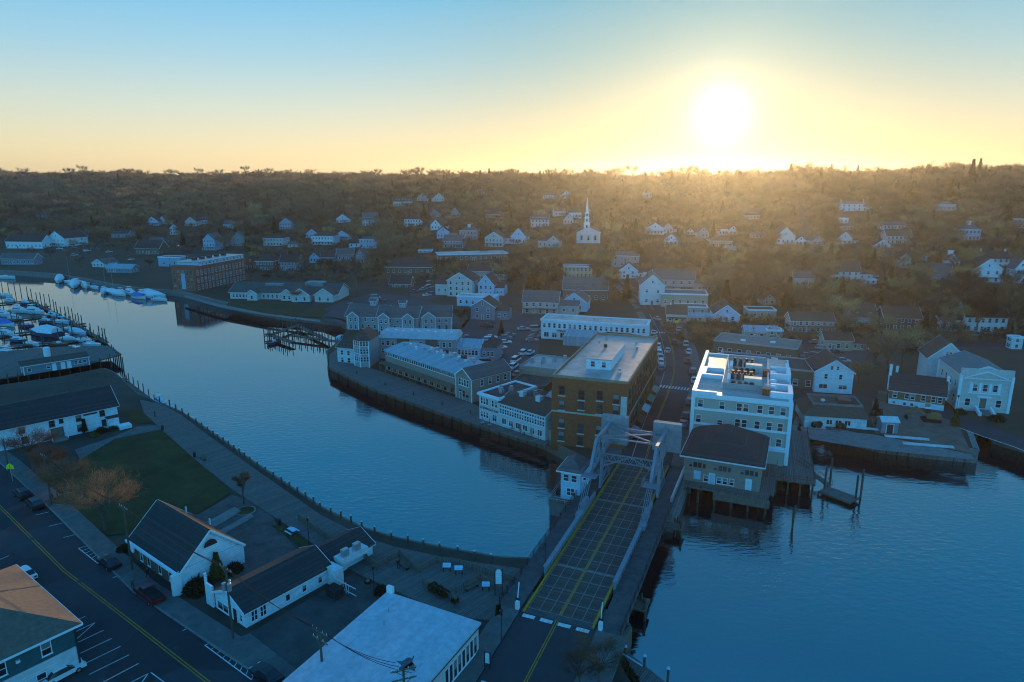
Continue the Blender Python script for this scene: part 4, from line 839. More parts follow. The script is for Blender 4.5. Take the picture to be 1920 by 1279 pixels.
for k in range(6): M().box(4.4, -.6 - .45 * (k + 1), -.6, 6.8, -.6 - .45 * k, .85 - k * .15).build('step', CONC, b.o)
for x in (4.0, 7.2):
    m = M(); m.beam((x, -.4, 1.2), (x, -3.4, .4), .45, .9); m.box(x - .3, -3.9, -.5, x + .3, -3.3, .9); b.part('stair_wall', m, TRIM)
for k in range(4): b.win('l', 3 + k * 3.4, 5.3, .9, 1.9); b.win('l', 3 + k * 3.4, 1.4, .9, 1.9)
b.corner_boards(-.5, 9.3, TRIM, .6)
x, y = at(1845, 690, 3); b = Bld('steep_gable_house', 'brown house with steep white gable right behind the columned hall', 'house', (115.5, 183), -18)
b.walls(0, 0, 9.5, 10, -1, 8.6, W['pale']); b.gable(0, 0, 9.5, 10, 8.6, 4.4, 'y', ROOFB, W['pale'], .4, TRIM); b.row('f', 4, 5.5, 2, 9.6, .6, .9); b.chimney(2, 6, 9, 4)
b = Bld('shingled_shop', 'long brown shingled shop with white basement and six windows', 'shop', (97.7, 168.8), -29)
b.walls(0, 0, 12.3, 7.5, -1, 1.5, W['white'], 'basement'); b.walls(0, 0.02, 12.3, 7.5, 1.5, 4.0, mat('cedar_shingle', (.20, .115, .055), .85, .25, 3)); b.gable(0, 0, 12.3, 7.5, 4.0, 3.4, 'x', ROOFD, W['brown'], .4, TRIM)
for u in (1.3, 4.0, 5.3, 7.6, 9.8, 11.2): b.win('f', u, 2.0, .85, 1.35, 'sash')
for u in (1.3, 3.7, 5.3): b.win('f', u, .2, .6, .7, 'one')
b.door('f', 8.8, -.3, 1.2, 1.8, W['tan']); b.chimney(-.3, 3.2, 3, 6.5, .7, W['white']); b.chimney(1.2, 5.6, 5, 3.6, .6, W['white']); b.chimney(12.6, 3.4, 2, 6, .7, W['white'])
M().box(-2.6, .4, -1, -.4, 2.5, 2.5).build('side_porch', W['brown'], b.o)
b = Bld('white_gable_house', 'plain white gabled house with dark roof behind the low flat restaurant', 'house', (82.6, 178.6), -12)
b.walls(0, 0, 9.6, 12, -1, 6.0, W['white']); b.gable(0, 0, 9.6, 12, 6.0, 3.2, 'y', ROOFD, W['white'], .4, TRIM)
for u in (4.0, 5.5): b.win('f', u, 6.6, .55, 1.0)
for u in (2.7, 6.4): b.win('f', u, 4.0, .75, 1.3)
for u in (2.2, 7.2): b.win('f', u, 1.3, 2.0, 1.1, 'pair'); 
b.row('r', 1, 11, 3, 3.6, .8, 1.4); b.row('r', 1, 11, 3, .8, .8, 1.4)
b = Bld('low_flat_restaurant', 'low white restaurant with brown mansard roof and flat top by the sea wall', 'restaurant', (69.3, 153.0), -12)
b.walls(0, 0, 13.6, 11, -1, 2.6, W['white']); m = M(); m.prism([(-.5, -.6), (14.1, -.6), (14.1, 11.5), (-.5, 11.5)], 2.5, 4.2, 0, [(2.2, 3.2), (13.4, 3.2), (13.4, 10.8), (2.2, 10.8)]); b.ro = b.part('roof', m, mat('mansard_shingle', (.10, .075, .055), .85, .3, 2))
m = M()
for a in ((2.2, 3.2, 13.4, 3.5), (2.2, 10.5, 13.4, 10.8), (2.2, 3.501, 2.5, 10.499), (13.1, 3.501, 13.4, 10.499)): m.box(a[0], a[1], 4.15, a[2], a[3], 4.7)
b.part('parapet', m, CONC); m = M(); m.box(8.5, 5.5, 4.2, 11.5, 9, 5.0); b.part('rooftop_unit', m, DARKMETAL); m = M(); m.ball((5, 6, 4.6), .6, 8, 4, 0, (1, 1, .6)); b.part('roof_vent', m, WHITE)
b.door('f', 12, -.2, 1.1, 2.0, W['sky']); b.row('f', 4.5, 10.5, 3, .6, 1.2, 1.1, 'pair')
for k, u in enumerate((2.6, 7.6)):
    x_ = 69.3 + math.cos(R(-12)) * u + math.sin(R(-12)) * 1.1; y_ = 153.0 + math.sin(R(-12)) * u - math.cos(R(-12)) * 1.1
    m = M()
    for i in range(5): m.ball((rnd.uniform(-.8, .8), rnd.uniform(-.2, .2), .7 + rnd.uniform(-.1, .2)), .75, 8, 5)
    tag(m.build('clipped_shrub', mat('evergreen_hedge', (.02, .03, .015), .9, .4, 6, bump=1), None, (x_, y_, 3)), '%s dark clipped shrub against the low white restaurant' % ('left' if k == 0 else 'right'), 'shrub')
# yard clutter
x, y = at(1668, 812, 3.06); b = Bld('storage_container', 'dark blue shed with pale roof in the yard by the sea wall', 'shed', (x - 2, y), -8, z=3.06); b.walls(0, 0, 3.6, 3, 0, 2.7, W['slate']); b.gable(0, 0, 3.6, 3, 2.7, .7, 'x', W['pale'], W['slate'], .2); b.door('f', 1.8, 0, 1.4, 2.2, DARKMETAL)
def digger(px, py, rz):
    x, y = at(px, py, 3.06); g = thing('excavator', 'rust orange excavator with long arm parked in the dirt yard', 'excavator', (x, y, 3.06), rz)
    OR = mat('machine_orange', (.30, .13, .05), .6, .3, 3)
    for sy in (-1, 1): m = M(); m.prism([(-1.8, .1), (1.8, .1), (2.1, .45), (1.8, .85), (-1.8, .85), (-2.1, .45)], 0, .5); me = m.mesh('track', RUBBER); o = put('track', me, g, (0, sy * 1.0 + .25, 0)); o.rotation_euler = (math.pi / 2, 0, 0)
    m = M(); m.box(-1.7, -1.1, .9, 1.1, 1.1, 2.0); m.box(-2.0, -1.0, 1.1, -1.7, 1.0, 1.9); m.build('house_body', OR, g)
    m = M(); m.box(.2, -1.1, 2.0, 1.5, -.1, 3.0); m.build('cab', GLASS, g); m = M(); m.box(.15, -1.15, 3.0, 1.55, -.05, 3.1); m.build('cab_roof', WHITE, g)
    m = M(); m.beam((1.1, .4, 1.6), (3.6, .4, 3.4), .35, .5); m.build('boom', OR, g); m = M(); m.beam((3.6, .4, 3.4), (5.4, .4, 1.2), .3, .4); m.build('stick', OR, g)
    m = M(); m.prism([(5.0, .2), (5.9, .5), (5.8, 1.2), (5.2, 1.3)], -.05, .85); o = m.build('bucket', DARKMETAL, g); o.rotation_euler = (math.pi / 2, 0, 0); o.location = (0, .85, 0)
digger(1745, 790, R(160))
for k, (px, py, l_) in enumerate(((1700, 822, 9), (1740, 836, 10), (1640, 806, 8))):
    x, y = at(px, py, 3.1); m = M()
    for i in range(5): m.box(-l_ / 2, -.5 + i * .22, .05 + .12 * (i % 3), l_ / 2, -.32 + i * .22, .17 + .12 * (i % 3))
    for sx in (-.3, .3): m.box(l_ * sx - .1, -.6, 0, l_ * sx + .1, .7, .05)
    tag(m.build('dock_section', W['pale'], None, (x, y, 3.1), R(-14)), ['white stacked dock planks in the middle of the sea wall yard', 'white stacked dock planks nearest the yard corner', 'white stacked dock planks by the dark blue shed'][k], 'planks')

# --- long white building with flat roof behind the brick block and its neighbours
b = Bld('long_white_block', 'long white two storey shop row with pale flat roof across the street', 'building', (10.6, 243.0), -17)
b.walls(0, 0, 38, 10, -1, 7.0, W['white']); b.flat(0, 0, 38, 10, 7.0, .35, MEMB, TRIM, .3)
for k in range(20): b.win('f', 1.2 + k * 1.88, 4.3, .85, 1.6, 'sash')
for k in range(12): b.win('f', 2 + k * 3, .8, 1.6, 1.7, 'pair')
m = M(); m.box(6, -1.6, 3.4, 36, -.02, 3.6); b.part('gallery_floor', m, WOOD)
for k in range(14): M().box(6.2 + k * 2.2, -1.55, 3.6, 6.35 + k * 2.2, -1.4, 6.4).build('gallery_post', TRIM, b.o)
m = M(); m.beam((6, -1.5, 4.4), (36, -1.5, 4.4), .08, .08); b.part('gallery_rail', m, TRIM)
for x, y in ((6, 6), (18, 5), (31, 6)): m = M(); m.box(x, y, 7.0, x + 1, y + 1, 7.8); b.part('rooftop_unit', m, GALV)
m = M(); m.add([(10, -8, 3.4), (21, -8, 3.4), (21, -1.7, 4.6), (10, -1.7, 4.6), (10, -8, -1), (21, -8, -1), (21, -1.7, -1), (10, -1.7, -1)], [(0, 1, 2, 3), (4, 5, 1, 0), (5, 6, 2, 1), (7, 4, 0, 3)]); b.part('shed_wing', m, METR)
m = M(); m.box(22, -9, -1, 36, -1.8, 3.6); b.part('low_wing', m, W['brown']); m = M(); m.prism([(21.6, -9.4), (36.4, -9.4), (36.4, -1.7), (21.6, -1.7)], 3.6, 5.2, 0, [(25, -5.6), (33, -5.6), (33, -5.2), (25, -5.2)]); b.part('low_wing_roof', m, ROOFB)
# --- shops on the right of the street
b = Bld('corner_shops', 'single storey shop row with gravel roof on the right of the street', 'shop', (66.5, 219.5), -28)
b.walls(0, 0, 26, 13, -1, 4.6, W['brown']); b.flat(0, 0, 26, 13, 4.6, .5, mat('gravel_roof', (.23, .20, .17), .9, .2, .8), W['grey']); b.row('l', 1, 12, 4, .6, 2.0, 2.0, 'pair'); b.row('f', 1, 25, 8, 1, 1.2, 1.6)
for x, y in ((8, 4), (17, 6)): m = M(); m.box(x, y, 4.64, x + 1.5, y + .9, 5.2); b.part('skylight', m, WHITE)
b = Bld('tar_roof_shop', 'dark tar roofed shop between the cream building and gravel roofed shops', 'shop', (59.5, 190), -22)
b.walls(0, 0, 30, 14, -1, 5.0, W['brown']); b.flat(0, 0, 30, 14, 5.0, .5, TAR, W['grey']); b.row('l', 1, 13, 4, .6, 1.8, 2.0, 'pair'); b.row('f', 16, 29, 4, 1, 1.2, 1.6)
for x, y in ((8, 9), (14, 10)): m = M(); m.box(x, y, 5.04, x + 1.8, y + .8, 5.6); b.part('skylight', m, WHITE)
m = M(); m.add([(-.02, 2, 3.6), (-.02, 9, 3.6), (-1.8, 9, 2.6), (-1.8, 2, 2.6), (-.02, 2, 3.4), (-.02, 9, 3.4), (-1.8, 9, 2.4), (-1.8, 2, 2.4)], [(0, 1, 2, 3), (7, 6, 5, 4), (3, 2, 6, 7), (0, 3, 7, 4), (1, 5, 6, 2)]); b.part('awning', m, W['sky'])
m = M(); m.box(-.3, 9.4, -1, -.02, 13.8, 6.2); b.part('blue_facade', m, W['blue'])

# --- red brick mill far left
b = Bld('brick_mill', 'long red brick mill with pale flat roof and tall windows beyond the river', 'mill', (-176.9, 352.8), -14)
b.walls(0, 0, 14.2, 43, -1, 12.6, REDBRICK); b.e = (0, 0, 14.2, 43)
m = M(); m.box(.8, 4, 12.6, 13.6, 42.4, 14.4); b.part('top_storey', m, W['sky']); m = M(); m.box(.4, 3.6, 14.4, 14.0, 42.8, 14.7); b.ro = b.part('roof', m, MEMB)
m = M(); m.box(-.1, -.1, 12.6, 14.3, 3.6, 13.0); b.part('cornice', m, REDBRICK)
for k in range(14):
    for z in (.6, 4.2, 8.2): b.win('r', 2.2 + k * 2.95, z, 1.2, 2.3, 'six')
    M().box(14.2, .55 + k * 2.95, -1, 14.45, 1.1 + k * 2.95, 12.4).build('buttress', REDBRICK, b.o)
for k in range(5):
    for z in (.6, 4.2, 8.2): b.win('f', 1.8 + k * 2.6, z, 1.2, 2.4, 'six', W['tan'])
m = M(); m.box(5.8, -.12, 1, 8.2, 0, 9); b.part('stair_window', m, W['blue'])
b.e = (.8, 4, 13.6, 42.4); b.row('r', 6, 41, 12, 13.0, 1.2, 1.0, 'pair')
for k in range(5): m = M(); m.box(5, 10 + k * 6, 14.7, 7, 12 + k * 6, 15.9); b.part('rooftop_unit', m, DARKMETAL)
# --- low complex with green-grey roofs
b = Bld('low_gabled_complex', 'sprawling cream single storey complex with dark green roofs and gables by the river lawn', 'building', (*at(432, 560, 3), 3.0), -6)
gr = mat('green_roof', (.05, .075, .07), .8, .25, 1.0); s_ = .236
b.walls(0, 0, 54, 16, -1, 3.4, W['cream']); b.gable(0, 0, 54, 16, 3.4, 3.6, 'x', gr, W['cream'], .6, TRIM)
for u, gw, gd in ((13, 5, 4), (30, 6, 3), (38, 9, 6), (49, 9, 5)):
    m = M(); m.box(u - gw / 2, -gd, -1, u + gw / 2, -.02, 3.4); b.part('wing_wall', m, W['cream']); b.gable(u - gw / 2, -gd, u + gw / 2, 6, 3.4, gw * .34, 'y', gr, W['cream'], .4, TRIM); b.e = (u - gw / 2, -gd, u + gw / 2, 0); b.row('f', u - gw / 2 + .5, u + gw / 2 - .5, 2 if gw > 5 else 1, .8, 1.0, 1.6)
b.e = (0, 0, 54, 16); b.row('f', 1, 11, 6, .8, .9, 1.4); b.row('f', 16, 27, 5, .8, .9, 1.4); b.row('f', 42.8, 44.2, 1, .8, .9, 1.4)
for u in (16, 36): m = M(); m.box(u, 5, 5.5, u + 9, 11, 6.9 + (u > 20) * .9); b.part('roof_monitor', m, mat('copper_panel', (.12, .22, .23), .6, .2, 1))
# --- near left: long white house, visitor building, shop, flat white roof, corner house
EA = -37.5
def loc_at(px, py, z=3.0): return (*at(px, py, z), z)
x0, y0 = at(222, 798, 3); 
b = Bld('long_white_hall', 'long white two storey hall with dark roof beside the park lawn', 'hall', (-93.2, 153.0), 45)
# local +x runs along the wall away to the right; front faces the lawn
b.walls(-33, 0, 0, 10, -1, 5.0, W['white']); b.gable(-33, 0, 0, 10, 5.0, 3.4, 'x', ROOFD, W['white'], .45, TRIM)
for u in (-30.5, -24.5, -18.8, -13.2, -8.0, -3.2): b.win('f', u, 3.1, .95, 1.35, 'sash', ROOFG)
for u in (-18.6, -8.0, -3.0): b.win('f', u, .7, .95, 1.4, 'sash', ROOFG)
b.win('f', -11.4, 3.5, .7, .9, 'sash', ROOFG); b.door('f', -12.4, .3, 2.2, 2.2, WOOD, RUST)
m = M(); m.box(-13.8, -2.4, -.5, -11.0, -.02, .3); b.part('ramp', m, CONC); m = M(); m.beam((-13.9, -2.4, .6), (-13.9, 0, 1.2), .12, .5); m.beam((-10.9, -2.4, .6), (-10.9, 0, 1.2), .12, .5); b.part('ramp_wall', m, TRIM)
for u in (-28, -5.6): M().box(u - 1.4, -.1, 4.0, u + 1.4, 0, 4.35).build('sign_board', DARKMETAL, b.o)
m = M(); m.box(-2.6, -1.6, -1, -.3, -.02, 2.6); b.part('side_porch', m, W['white']); m = M(); m.box(-2.8, -1.9, 2.6, 0, -.02, 2.75); b.part('porch_roof', m, ROOFD)
m = M(); m.box(-1.0, -4.0, -1, 1.6, -1.7, .8); b.part('porch_step', m, W['white'])
m = M(); m.box(-33, 10.02, -1, -6, 14, 3.4); b.part('rear_wing', m, W['white']); m = M(); m.add([(-33.4, 9.6, 5.0), (-5.6, 9.6, 5.0), (-5.6, 14.5, 3.4), (-33.4, 14.5, 3.4)], [(0, 1, 2, 3)]); m.add([(-33.4, 9.6, 4.8), (-5.6, 9.6, 4.8), (-5.6, 14.5, 3.2), (-33.4, 14.5, 3.2)], [(3, 2, 1, 0)]); b.part('rear_roof', m, ROOFD)
m = M(); m.box(-27.6, 8.5, 5, -25.4, 10.5, 8.6); b.part('cupola', m, W['white'])
b = Bld('visitor_building', 'small white gabled shop with arched gable vent and flared eaves by the street', 'shop', (-58.2, 94.7), EA)
b.walls(0, 0, 14.6, 9.2, -1, 3.2, W['brown']); b.e = (0, 0, 14.6, 9.2)
b.gable(0, 0, 14.6, 9.2, 3.4, 4.2, 'x', ROOFD, W['white'], .5, TRIM)
m = M(); m.box(14.62, -.4, -1, 14.75, 9.6, 3.4); b.part('gable_end_wall', m, W['white'])
m = M(); m.box(14.62, -1.5, -.2, 15.1, -.2, 3.3); b.part('corner_pier', m, TRIM); m = M(); m.box(-.4, -.9, 3.0, 15, -.55, 3.35); b.part('eave_fascia', m, TRIM)
m = M(); n_ = 10; ctr = (14.8, 4.6, 5.4)
vs = [(14.8, 4.6 + 1.0 * math.cos(math.pi * i / n_), 5.2 + 1.0 * math.sin(math.pi * i / n_)) for i in range(n_ + 1)]; m.add(vs, [tuple(range(n_ + 1))]); b.part('arched_vent', m, DARKMETAL)
for u in (2.6, 4.9, 8.3, 11.4): b.win('f', u, .5, .7, 1.5, 'one', TRIM)
m = M(); m.tube((.3, -.25, 1.9), (.3, -.35, 1.9), .75, n=14); b.part('round_sign', m, W['white'])
for x, y in ((3, 7.2), (8.5, 8.0)): m = M(); m.tube((x, y, 5), (x, y, 6.6 if y < 7.5 else 6.0), .14, n=6); b.part('roof_vent', m, WHITE)
b = Bld('long_low_shop', 'long low white shop with dark roof running back to the boardwalk', 'shop', (-40.6, 82.4), EA)
b.walls(0.3, 0, 7.6, 13.5, -1, 2.2, W['white']); b.gable(.3, 0, 7.6, 13.5, 2.4, 1.7, 'y', ROOFD, W['white'], .35, TRIM)
m = M(); m.box(.3, 0, 2.2, 7.6, 13.5, 2.42); b.part('wall_plate', m, W['white'])
b.win('f', 2.2, .3, 2.6, 1.1, 'pair', TRIM); b.door('f', 5.2, -.1, .9, 2.0, DARKMETAL); b.win('f', 6.6, .6, .5, .9); b.row('r', .6, 3.2, 2, .5, .8, 1.4, 'six', TRIM); b.row('r', 5, 13, 3, .7, .6, .9, 'one', TRIM)
m = M(); m.box(-1.5, -.3, -1, .1, .0, 3.2); m.box(-1.6, -.32, -1, -1.4, -.0, 4.6); b.part('side_fence', m, W['white'])
b.walls(1.0, 13.52, 7.0, 22, -1, 1.9, W['white'], 'rear_wall'); b.gable(1.0, 13.52, 7.0, 22, 1.9, 1.5, 'y', ROOFD, W['white'], .35, TRIM)
m = M(); m.box(6.6, 15, 1.9, 8.4, 20, 2.9); b.part('equipment_box', m, W['pale'])
for k in range(2): m = M(); m.box(7.4, 15.6 + k * 2.2, 2.9, 8.1, 16.7 + k * 2.2, 4.0); m.tube((8.1, 16.1 + k * 2.2, 3.45), (8.16, 16.1 + k * 2.2, 3.45), .5, n=10); b.part('condenser', m, GALV)
m = M(); m.box(7.02, 12.8, -1, 9.6, 14.3, 2.6); b.part('side_porch', m, W['pale'])
b = Bld('flat_roof_shop', 'white flat roofed shop with stained membrane roof at bottom centre', 'shop', (*at(897, 1168, 7.4), 3.0), 63)
# local x runs along the right hand front from the near corner (negative) to the far corner; y runs to the left
ROOFW = lines_mat('white_membrane', (.44, .50, .54), (.38, .44, .48), 1.9, 'Y', .9, .03, .05, .04)
b.walls(-22, 0, 0, 13.6, -1, 4.0, W['cream']); m = M(); m.box(-22.3, -.3, 4.0, .3, 13.9, 4.12); b.part('fascia', m, DARKMETAL); m = M(); m.box(-22.25, -.25, 4.12, .25, 13.85, 4.4); b.ro = b.part('roof', m, ROOFW)
for k in range(8): b.win('f', -7.3 + k * .92, .8, .66, 2.3, 'one', TRIM)
b.row('f', -20, -9, 5, .6, 1.4, 2.0, 'pair'); m = M(); m.box(.0, 12.9, 4.4, .5, 13.8, 5.3); b.part('vent_pipe', m, WHITE)
for x, y in ((-3.2, 11), (-5.5, 10)): m = M(); m.tube((x, y, 4.4), (x, y, 5.0), .09, n=6); b.part('roof_vent', m, GALV)
STN = mat('roof_stain', (.10, .11, .12), .8, .5, 2.5)
m = M(); st = [(-10 + (1.0 + .55 * math.sin(3 * a_) + .3 * math.sin(7 * a_ + 1)) * math.cos(a_) * 1.1, 3.4 + (1.0 + .5 * math.sin(4 * a_ + 2) + .3 * math.sin(9 * a_)) * math.sin(a_) * .9, 4.404) for a_ in [2 * math.pi * i / 40 for i in range(40)]]
m.poly(st); b.part('roof_stain', m, STN)
c = at(140, 1172, 9.3); b = Bld('corner_house', 'dark teal house with big hip roof at the bottom left corner', 'house', (c[0] + .3, c[1] + .6, 3.0), 53)
b.walls(-16, 0.6, -.6, 20, -1, 3.2, W['pale'], 'lower_wall'); b.walls(-16, 0.55, -.55, 20, 3.2, 6.0, W['teal']); b.e = (-16, .55, -.55, 20); b.hip(-16, .55, -.55, 20, 6.1, 4.2, mat('shingle_tan', (.15, .115, .085), .85, .2, 2), .7, TRIM)
for u in (-3.6, -8, -13): b.win('f', u, 3.9, .9, 1.5, 'sash')
b.win('f', -4.5, .4, .9, 1.5); M().box(-6.6, .3, 4.6, -6.2, .55, 4.9).build('wall_lamp', WHITE, b.o)
for u in (3, 8, 13): b.win('r', u, 3.9, .9, 1.5, 'sash')
b.corner_boards(-1, 6.0, DARKMETAL, .15)

# ------------------------------------------------------------------ town and hillside houses, surveyed from the photograph
HOUSES = []; HLAB = []
def house(cx, base, wpx, hpx, rpx, wall, roof, label, ang=0, axis='y', ratio=None, cols=None, rows=None, ext=(), near=False, cat='house', name='house', z=None):
    """cx, base: foot of the front wall's middle in the photo; wpx, hpx, rpx: front width, wall and roof height there"""
    x, y, zz = on_hill(cx, base) if z is None else (*at(cx, base, z), z)
    hsh = int(cx * 7 + base * 13) % 10
    if not ext and cat == 'house' and axis in 'xy': ext = [('ch',), ('porch',), ('ch', 'wing'), ('dorm',), ('ch', 'porch'), ('wingl',), ('ch',), (), ('porch', 'wing'), ('ch', 'dorm')][hsh]
    if axis == 'y': ext = tuple(e for e in ext if e != 'dorm')
    k = project(x, y, zz)[2] / F
    w_, h, r = wpx * k, hpx * k * 1.02, rpx * k * 1.25
    if axis == 'hip' or axis == 'flat': d_ = w_ * (ratio or .8)
    else: d_ = w_ * (ratio or (1.25 if axis == 'y' else .62))
    w_ = w_ / max(.75, math.cos(R(ang)))  if abs(ang) < 35 else w_
    ca, sa = math.cos(R(ang)), math.sin(R(ang))
    b = Bld(name, label, cat, (x - ca * w_ / 2, y - sa * w_ / 2, zz), ang, near, 'houses of the hillside town' if cat == 'house' else None)
    wm, rm = W[wall], {'d': ROOFD, 'b': ROOFB, 'g': ROOFG, 'r': ROOFR, 'm': METR, 'w': MEMB}[roof]
    b.walls(0, 0, w_, d_, -3, h, wm)
    ov = .35
    if axis == 'y': b.gable(0, 0, w_, d_, h, r, 'y', rm, wm, ov, TRIM if wpx > 24 else None)
    elif axis == 'x': b.gable(0, 0, w_, d_, h, r, 'x', rm, wm, ov, TRIM if wpx > 24 else None)
    elif axis == 'hip': b.hip(0, 0, w_, d_, h, max(r, .6), rm, ov, TRIM if wpx > 24 else None)
    elif axis == 'flat': b.flat(0, 0, w_, d_, h, .35, rm, TRIM, .15)
    rows = rows or max(1, int(h / 2.7)); cols = cols or max(2, int(w_ / 2.4)); b.e = (0, 0, w_, d_)
    for j in range(rows):
        z0 = h * (j + .28) / rows
        b.row('f', .4, w_ - .4, cols, z0, min(1.0, w_ / cols * .5), min(1.5, h / rows * .55))
        for fc in ('l', 'r'): b.row(fc, .5, d_ - .5, 2, z0, .9, min(1.5, h / rows * .55))
    if axis == 'y' and r > 1.8: b.win('f', w_ / 2, h + r * .22, .7, min(1.1, r * .4))
    if 'door' in ext or wpx > 30: b.door('f', w_ * .5 if cols % 2 == 0 else w_ * .32, .05, .95, min(2.0, h * .7), [WOOD, W['red'], W['green']][int(cx) % 3])
    if 'ch' in ext: b.chimney(w_ * .3, d_ * .5, h + r * .3, r * .9 + 1.0, .7)
    if 'ch2' in ext: b.chimney(w_ * .08, d_ * .5, h, r + 1.2, .7, W['pale']); b.chimney(w_ * .92, d_ * .5, h, r + 1.2, .7, W['pale'])
    if 'porch' in ext: b.porch(.1, w_ - .1, 2.0, min(2.6, h * .6), rm)
    if 'dorm' in ext:
        for f in (.25, .75) if w_ < 12 else (.14, .32, .5, .68, .86): b.dormer(w_ * f, d_ * .12, h + r * .15, 1.2, 1.0, d_ * .3, wm, rm)
    if 'cup' in ext:
        m = M(); c_ = (w_ / 2, d_ / 2); m.box(c_[0] - 1, c_[1] - 1, h + r * .5, c_[0] + 1, c_[1] + 1, h + r + 1.6); m.box(c_[0] - 1.3, c_[1] - 1.3, h + r + 1.6, c_[0] + 1.3, c_[1] + 1.3, h + r + 1.8); b.part('cupola', m, TRIM)
    if 'wing' in ext or 'wingl' in ext:
        sx = 1 if 'wing' in ext else -1; x0 = w_ + .02 if sx > 0 else -w_ * .55 - .02; x1 = x0 + w_ * .55
        b.walls(x0, d_ * .2, x1, d_ * .8, -3, h * .72, wm, 'wing_wall'); b.gable(x0, d_ * .2, x1, d_ * .8, h * .72, d_ * .18, 'x', rm, wm, .3); b.e = (x0, d_ * .2, x1, d_ * .8); b.row('f', x0 + .3, x1 - .3, 2, h * .25, .8, 1.2)
    HOUSES.append((cx - wpx / 2, cx + wpx / 2, base - hpx - rpx, base, y)); HLAB.append((x, y, label)); return b
H = house
# far left bank
H(46, 466, 76, 13, 9, 'white', 'd', 'long white wing with dark roof behind the far left marina', -8, 'x', .35, 9, 1, cat='building', name='marina_hall')
H(107, 463, 40, 16, 10, 'white', 'd', 'white gabled hall at the right end of the far left marina wing', -20, 'y', 1.2, 4, 2, ('porch',), cat='building', name='marina_hall')
H(84, 412, 36, 9, 6, 'blue', 'g', 'blue house alone in the brown woods at far left', -10, 'x')
H(286, 424, 22, 9, 7, 'sky', 'd', 'leftmost pale blue house of the row above the brick mill', 8)
H(305, 421, 14, 8, 6, 'white', 'g', 'narrow white house second in the row above the brick mill', -8)
H(358, 425, 20, 10, 7, 'cream', 'd', 'cream gabled house in the row above the brick mill', 4)
H(381, 420, 24, 8, 7, 'sky', 'd', 'pale blue house with two gables right of the cream one above the mill', 10, 'x', ext=('dorm',))
H(428, 428, 20, 8, 5, 'sky', 'g', 'small pale blue cottage between dark trees above the mill', -12, 'x')
H(327, 440, 16, 12, 6, 'pale', 'd', 'tall pale house above the road bend beyond the mill', 5)
H(393, 470, 24, 20, 9, 'blue', 'g', 'tall blue house with porch up behind the red brick mill', -10, 'y', ext=('porch',))
H(447, 462, 22, 16, 8, 'grey', 'g', 'grey gabled house right of the tall blue house', 12)
H(34, 497, 68, 12, 7, 'slate', 'g', 'long dark slate shed at the far left water edge', -6, 'x', .3, 9, 1, cat='shed', name='boat_shed')
H(277, 478, 48, 12, 11, 'brown', 'd', 'brown house with steep roof above the far boat yard', -6, 'x', ext=('dorm',))
H(291, 457, 22, 6, 4, 'white', 'g', 'small white house above the brown steep roofed house', 0, 'x')
H(184, 501, 26, 7, 6, 'pale', 'g', 'small pale gabled boat shed between masts', -15, 'y', cat='shed', name='boat_shed')
H(224, 512, 52, 9, 5, 'slate', 'm', 'low boat shed with pale blue roof on the far shore', -8, 'x', .4, 5, 1, cat='shed', name='boat_shed')
H(318, 500, 44, 17, 3, 'blue', 'g', 'big windowless grey blue store beside the mill', -8, 'flat', .6, 2, 1, cat='shed', name='store_building')
H(150, 447, 30, 7, 5, 'slate', 'd', 'dark low house above the far marina car park', 0, 'x')
H(225, 446, 34, 8, 5, 'grey', 'd', 'grey low house left of the road bend', -5, 'x')
# centre left slope
H(512, 461, 38, 14, 6, 'cream', 'd', 'cream house with hip roof up the slope left of centre', -8, 'hip', ext=('ch',))
H(552, 464, 24, 6, 3, 'cream', 'g', 'low cream garage right of the cream hip roofed house', 0, 'x', cols=3)
H(605, 460, 42, 17, 6, 'white', 'd', 'large white house with bay windows on the slope', -6, 'hip', ext=('porch',))
H(585, 446, 22, 8, 7, 'sky', 'd', 'pale blue gable behind the large white bay windowed house', 8)
H(642, 450, 26, 9, 6, 'sky', 'd', 'pale blue cottage up right of the large white house', -14)
H(664, 464, 20, 8, 5, 'white', 'd', 'small white garage with dark roof beside the square blue house', 0, 'x', cols=2, rows=1)
H(690, 466, 32, 17, 4, 'blue', 'g', 'square blue house right of the small white garage', -5, 'hip')
H(537, 430, 24, 12, 7, 'sky', 'd', 'pale blue house alone in the trees above the cream houses', 12, 'y', ext=('wing',))
H(643, 417, 26, 6, 7, 'white', 'd', 'white gabled cottage high in the trees', -10)
H(693, 423, 27, 11, 10, 'pale', 'g', 'pale house with twin peaks high on the slope', 0, 'x', .8, ext=('dorm',))
H(774, 424, 32, 12, 6, 'white', 'd', 'white house with dark hip roof high on the slope', -4, 'hip')
H(817, 431, 20, 9, 8, 'white', 'd', 'bright white gable house beside the steep lane', -14)
H(831, 447, 24, 12, 7, 'sky', 'd', 'pale blue gable house below the bright white one', 4, 'y', ext=('wing',))
H(878, 450, 34, 17, 5, 'grey', 'g', 'grey square house with rooftop cupola', -6, 'hip', ext=('cup', 'porch'))
H(850, 466, 38, 14, 8, 'slate', 'g', 'slate grey house in front of the house with the cupola', -10, 'x', ext=('porch',))
H(926, 464, 34, 17, 9, 'cream', 'd', 'cream gabled house standing clear of the trees left of the church', -8)
H(905, 365, 22, 9, 3, 'white', 'g', 'white flat topped house near the skyline left of the church', 0, 'flat')
H(928, 355, 14, 9, 2, 'white', 'g', 'small white tower like house near the skyline', 0, 'flat')
H(704, 362, 26, 7, 5, 'pale', 'd', 'pale house high in the woods above the twin peaks house', 6, 'x')
H(768, 362, 20, 8, 5, 'pink', 'd', 'pinkish house high in the woods', -8)
H(755, 386, 34, 8, 6, 'pale', 'd', 'long pale house in the middle of the wooded slope', 8, 'x')
H(792, 378, 20, 8, 6, 'pink', 'd', 'pinkish gable in the middle of the wooded slope', -6)
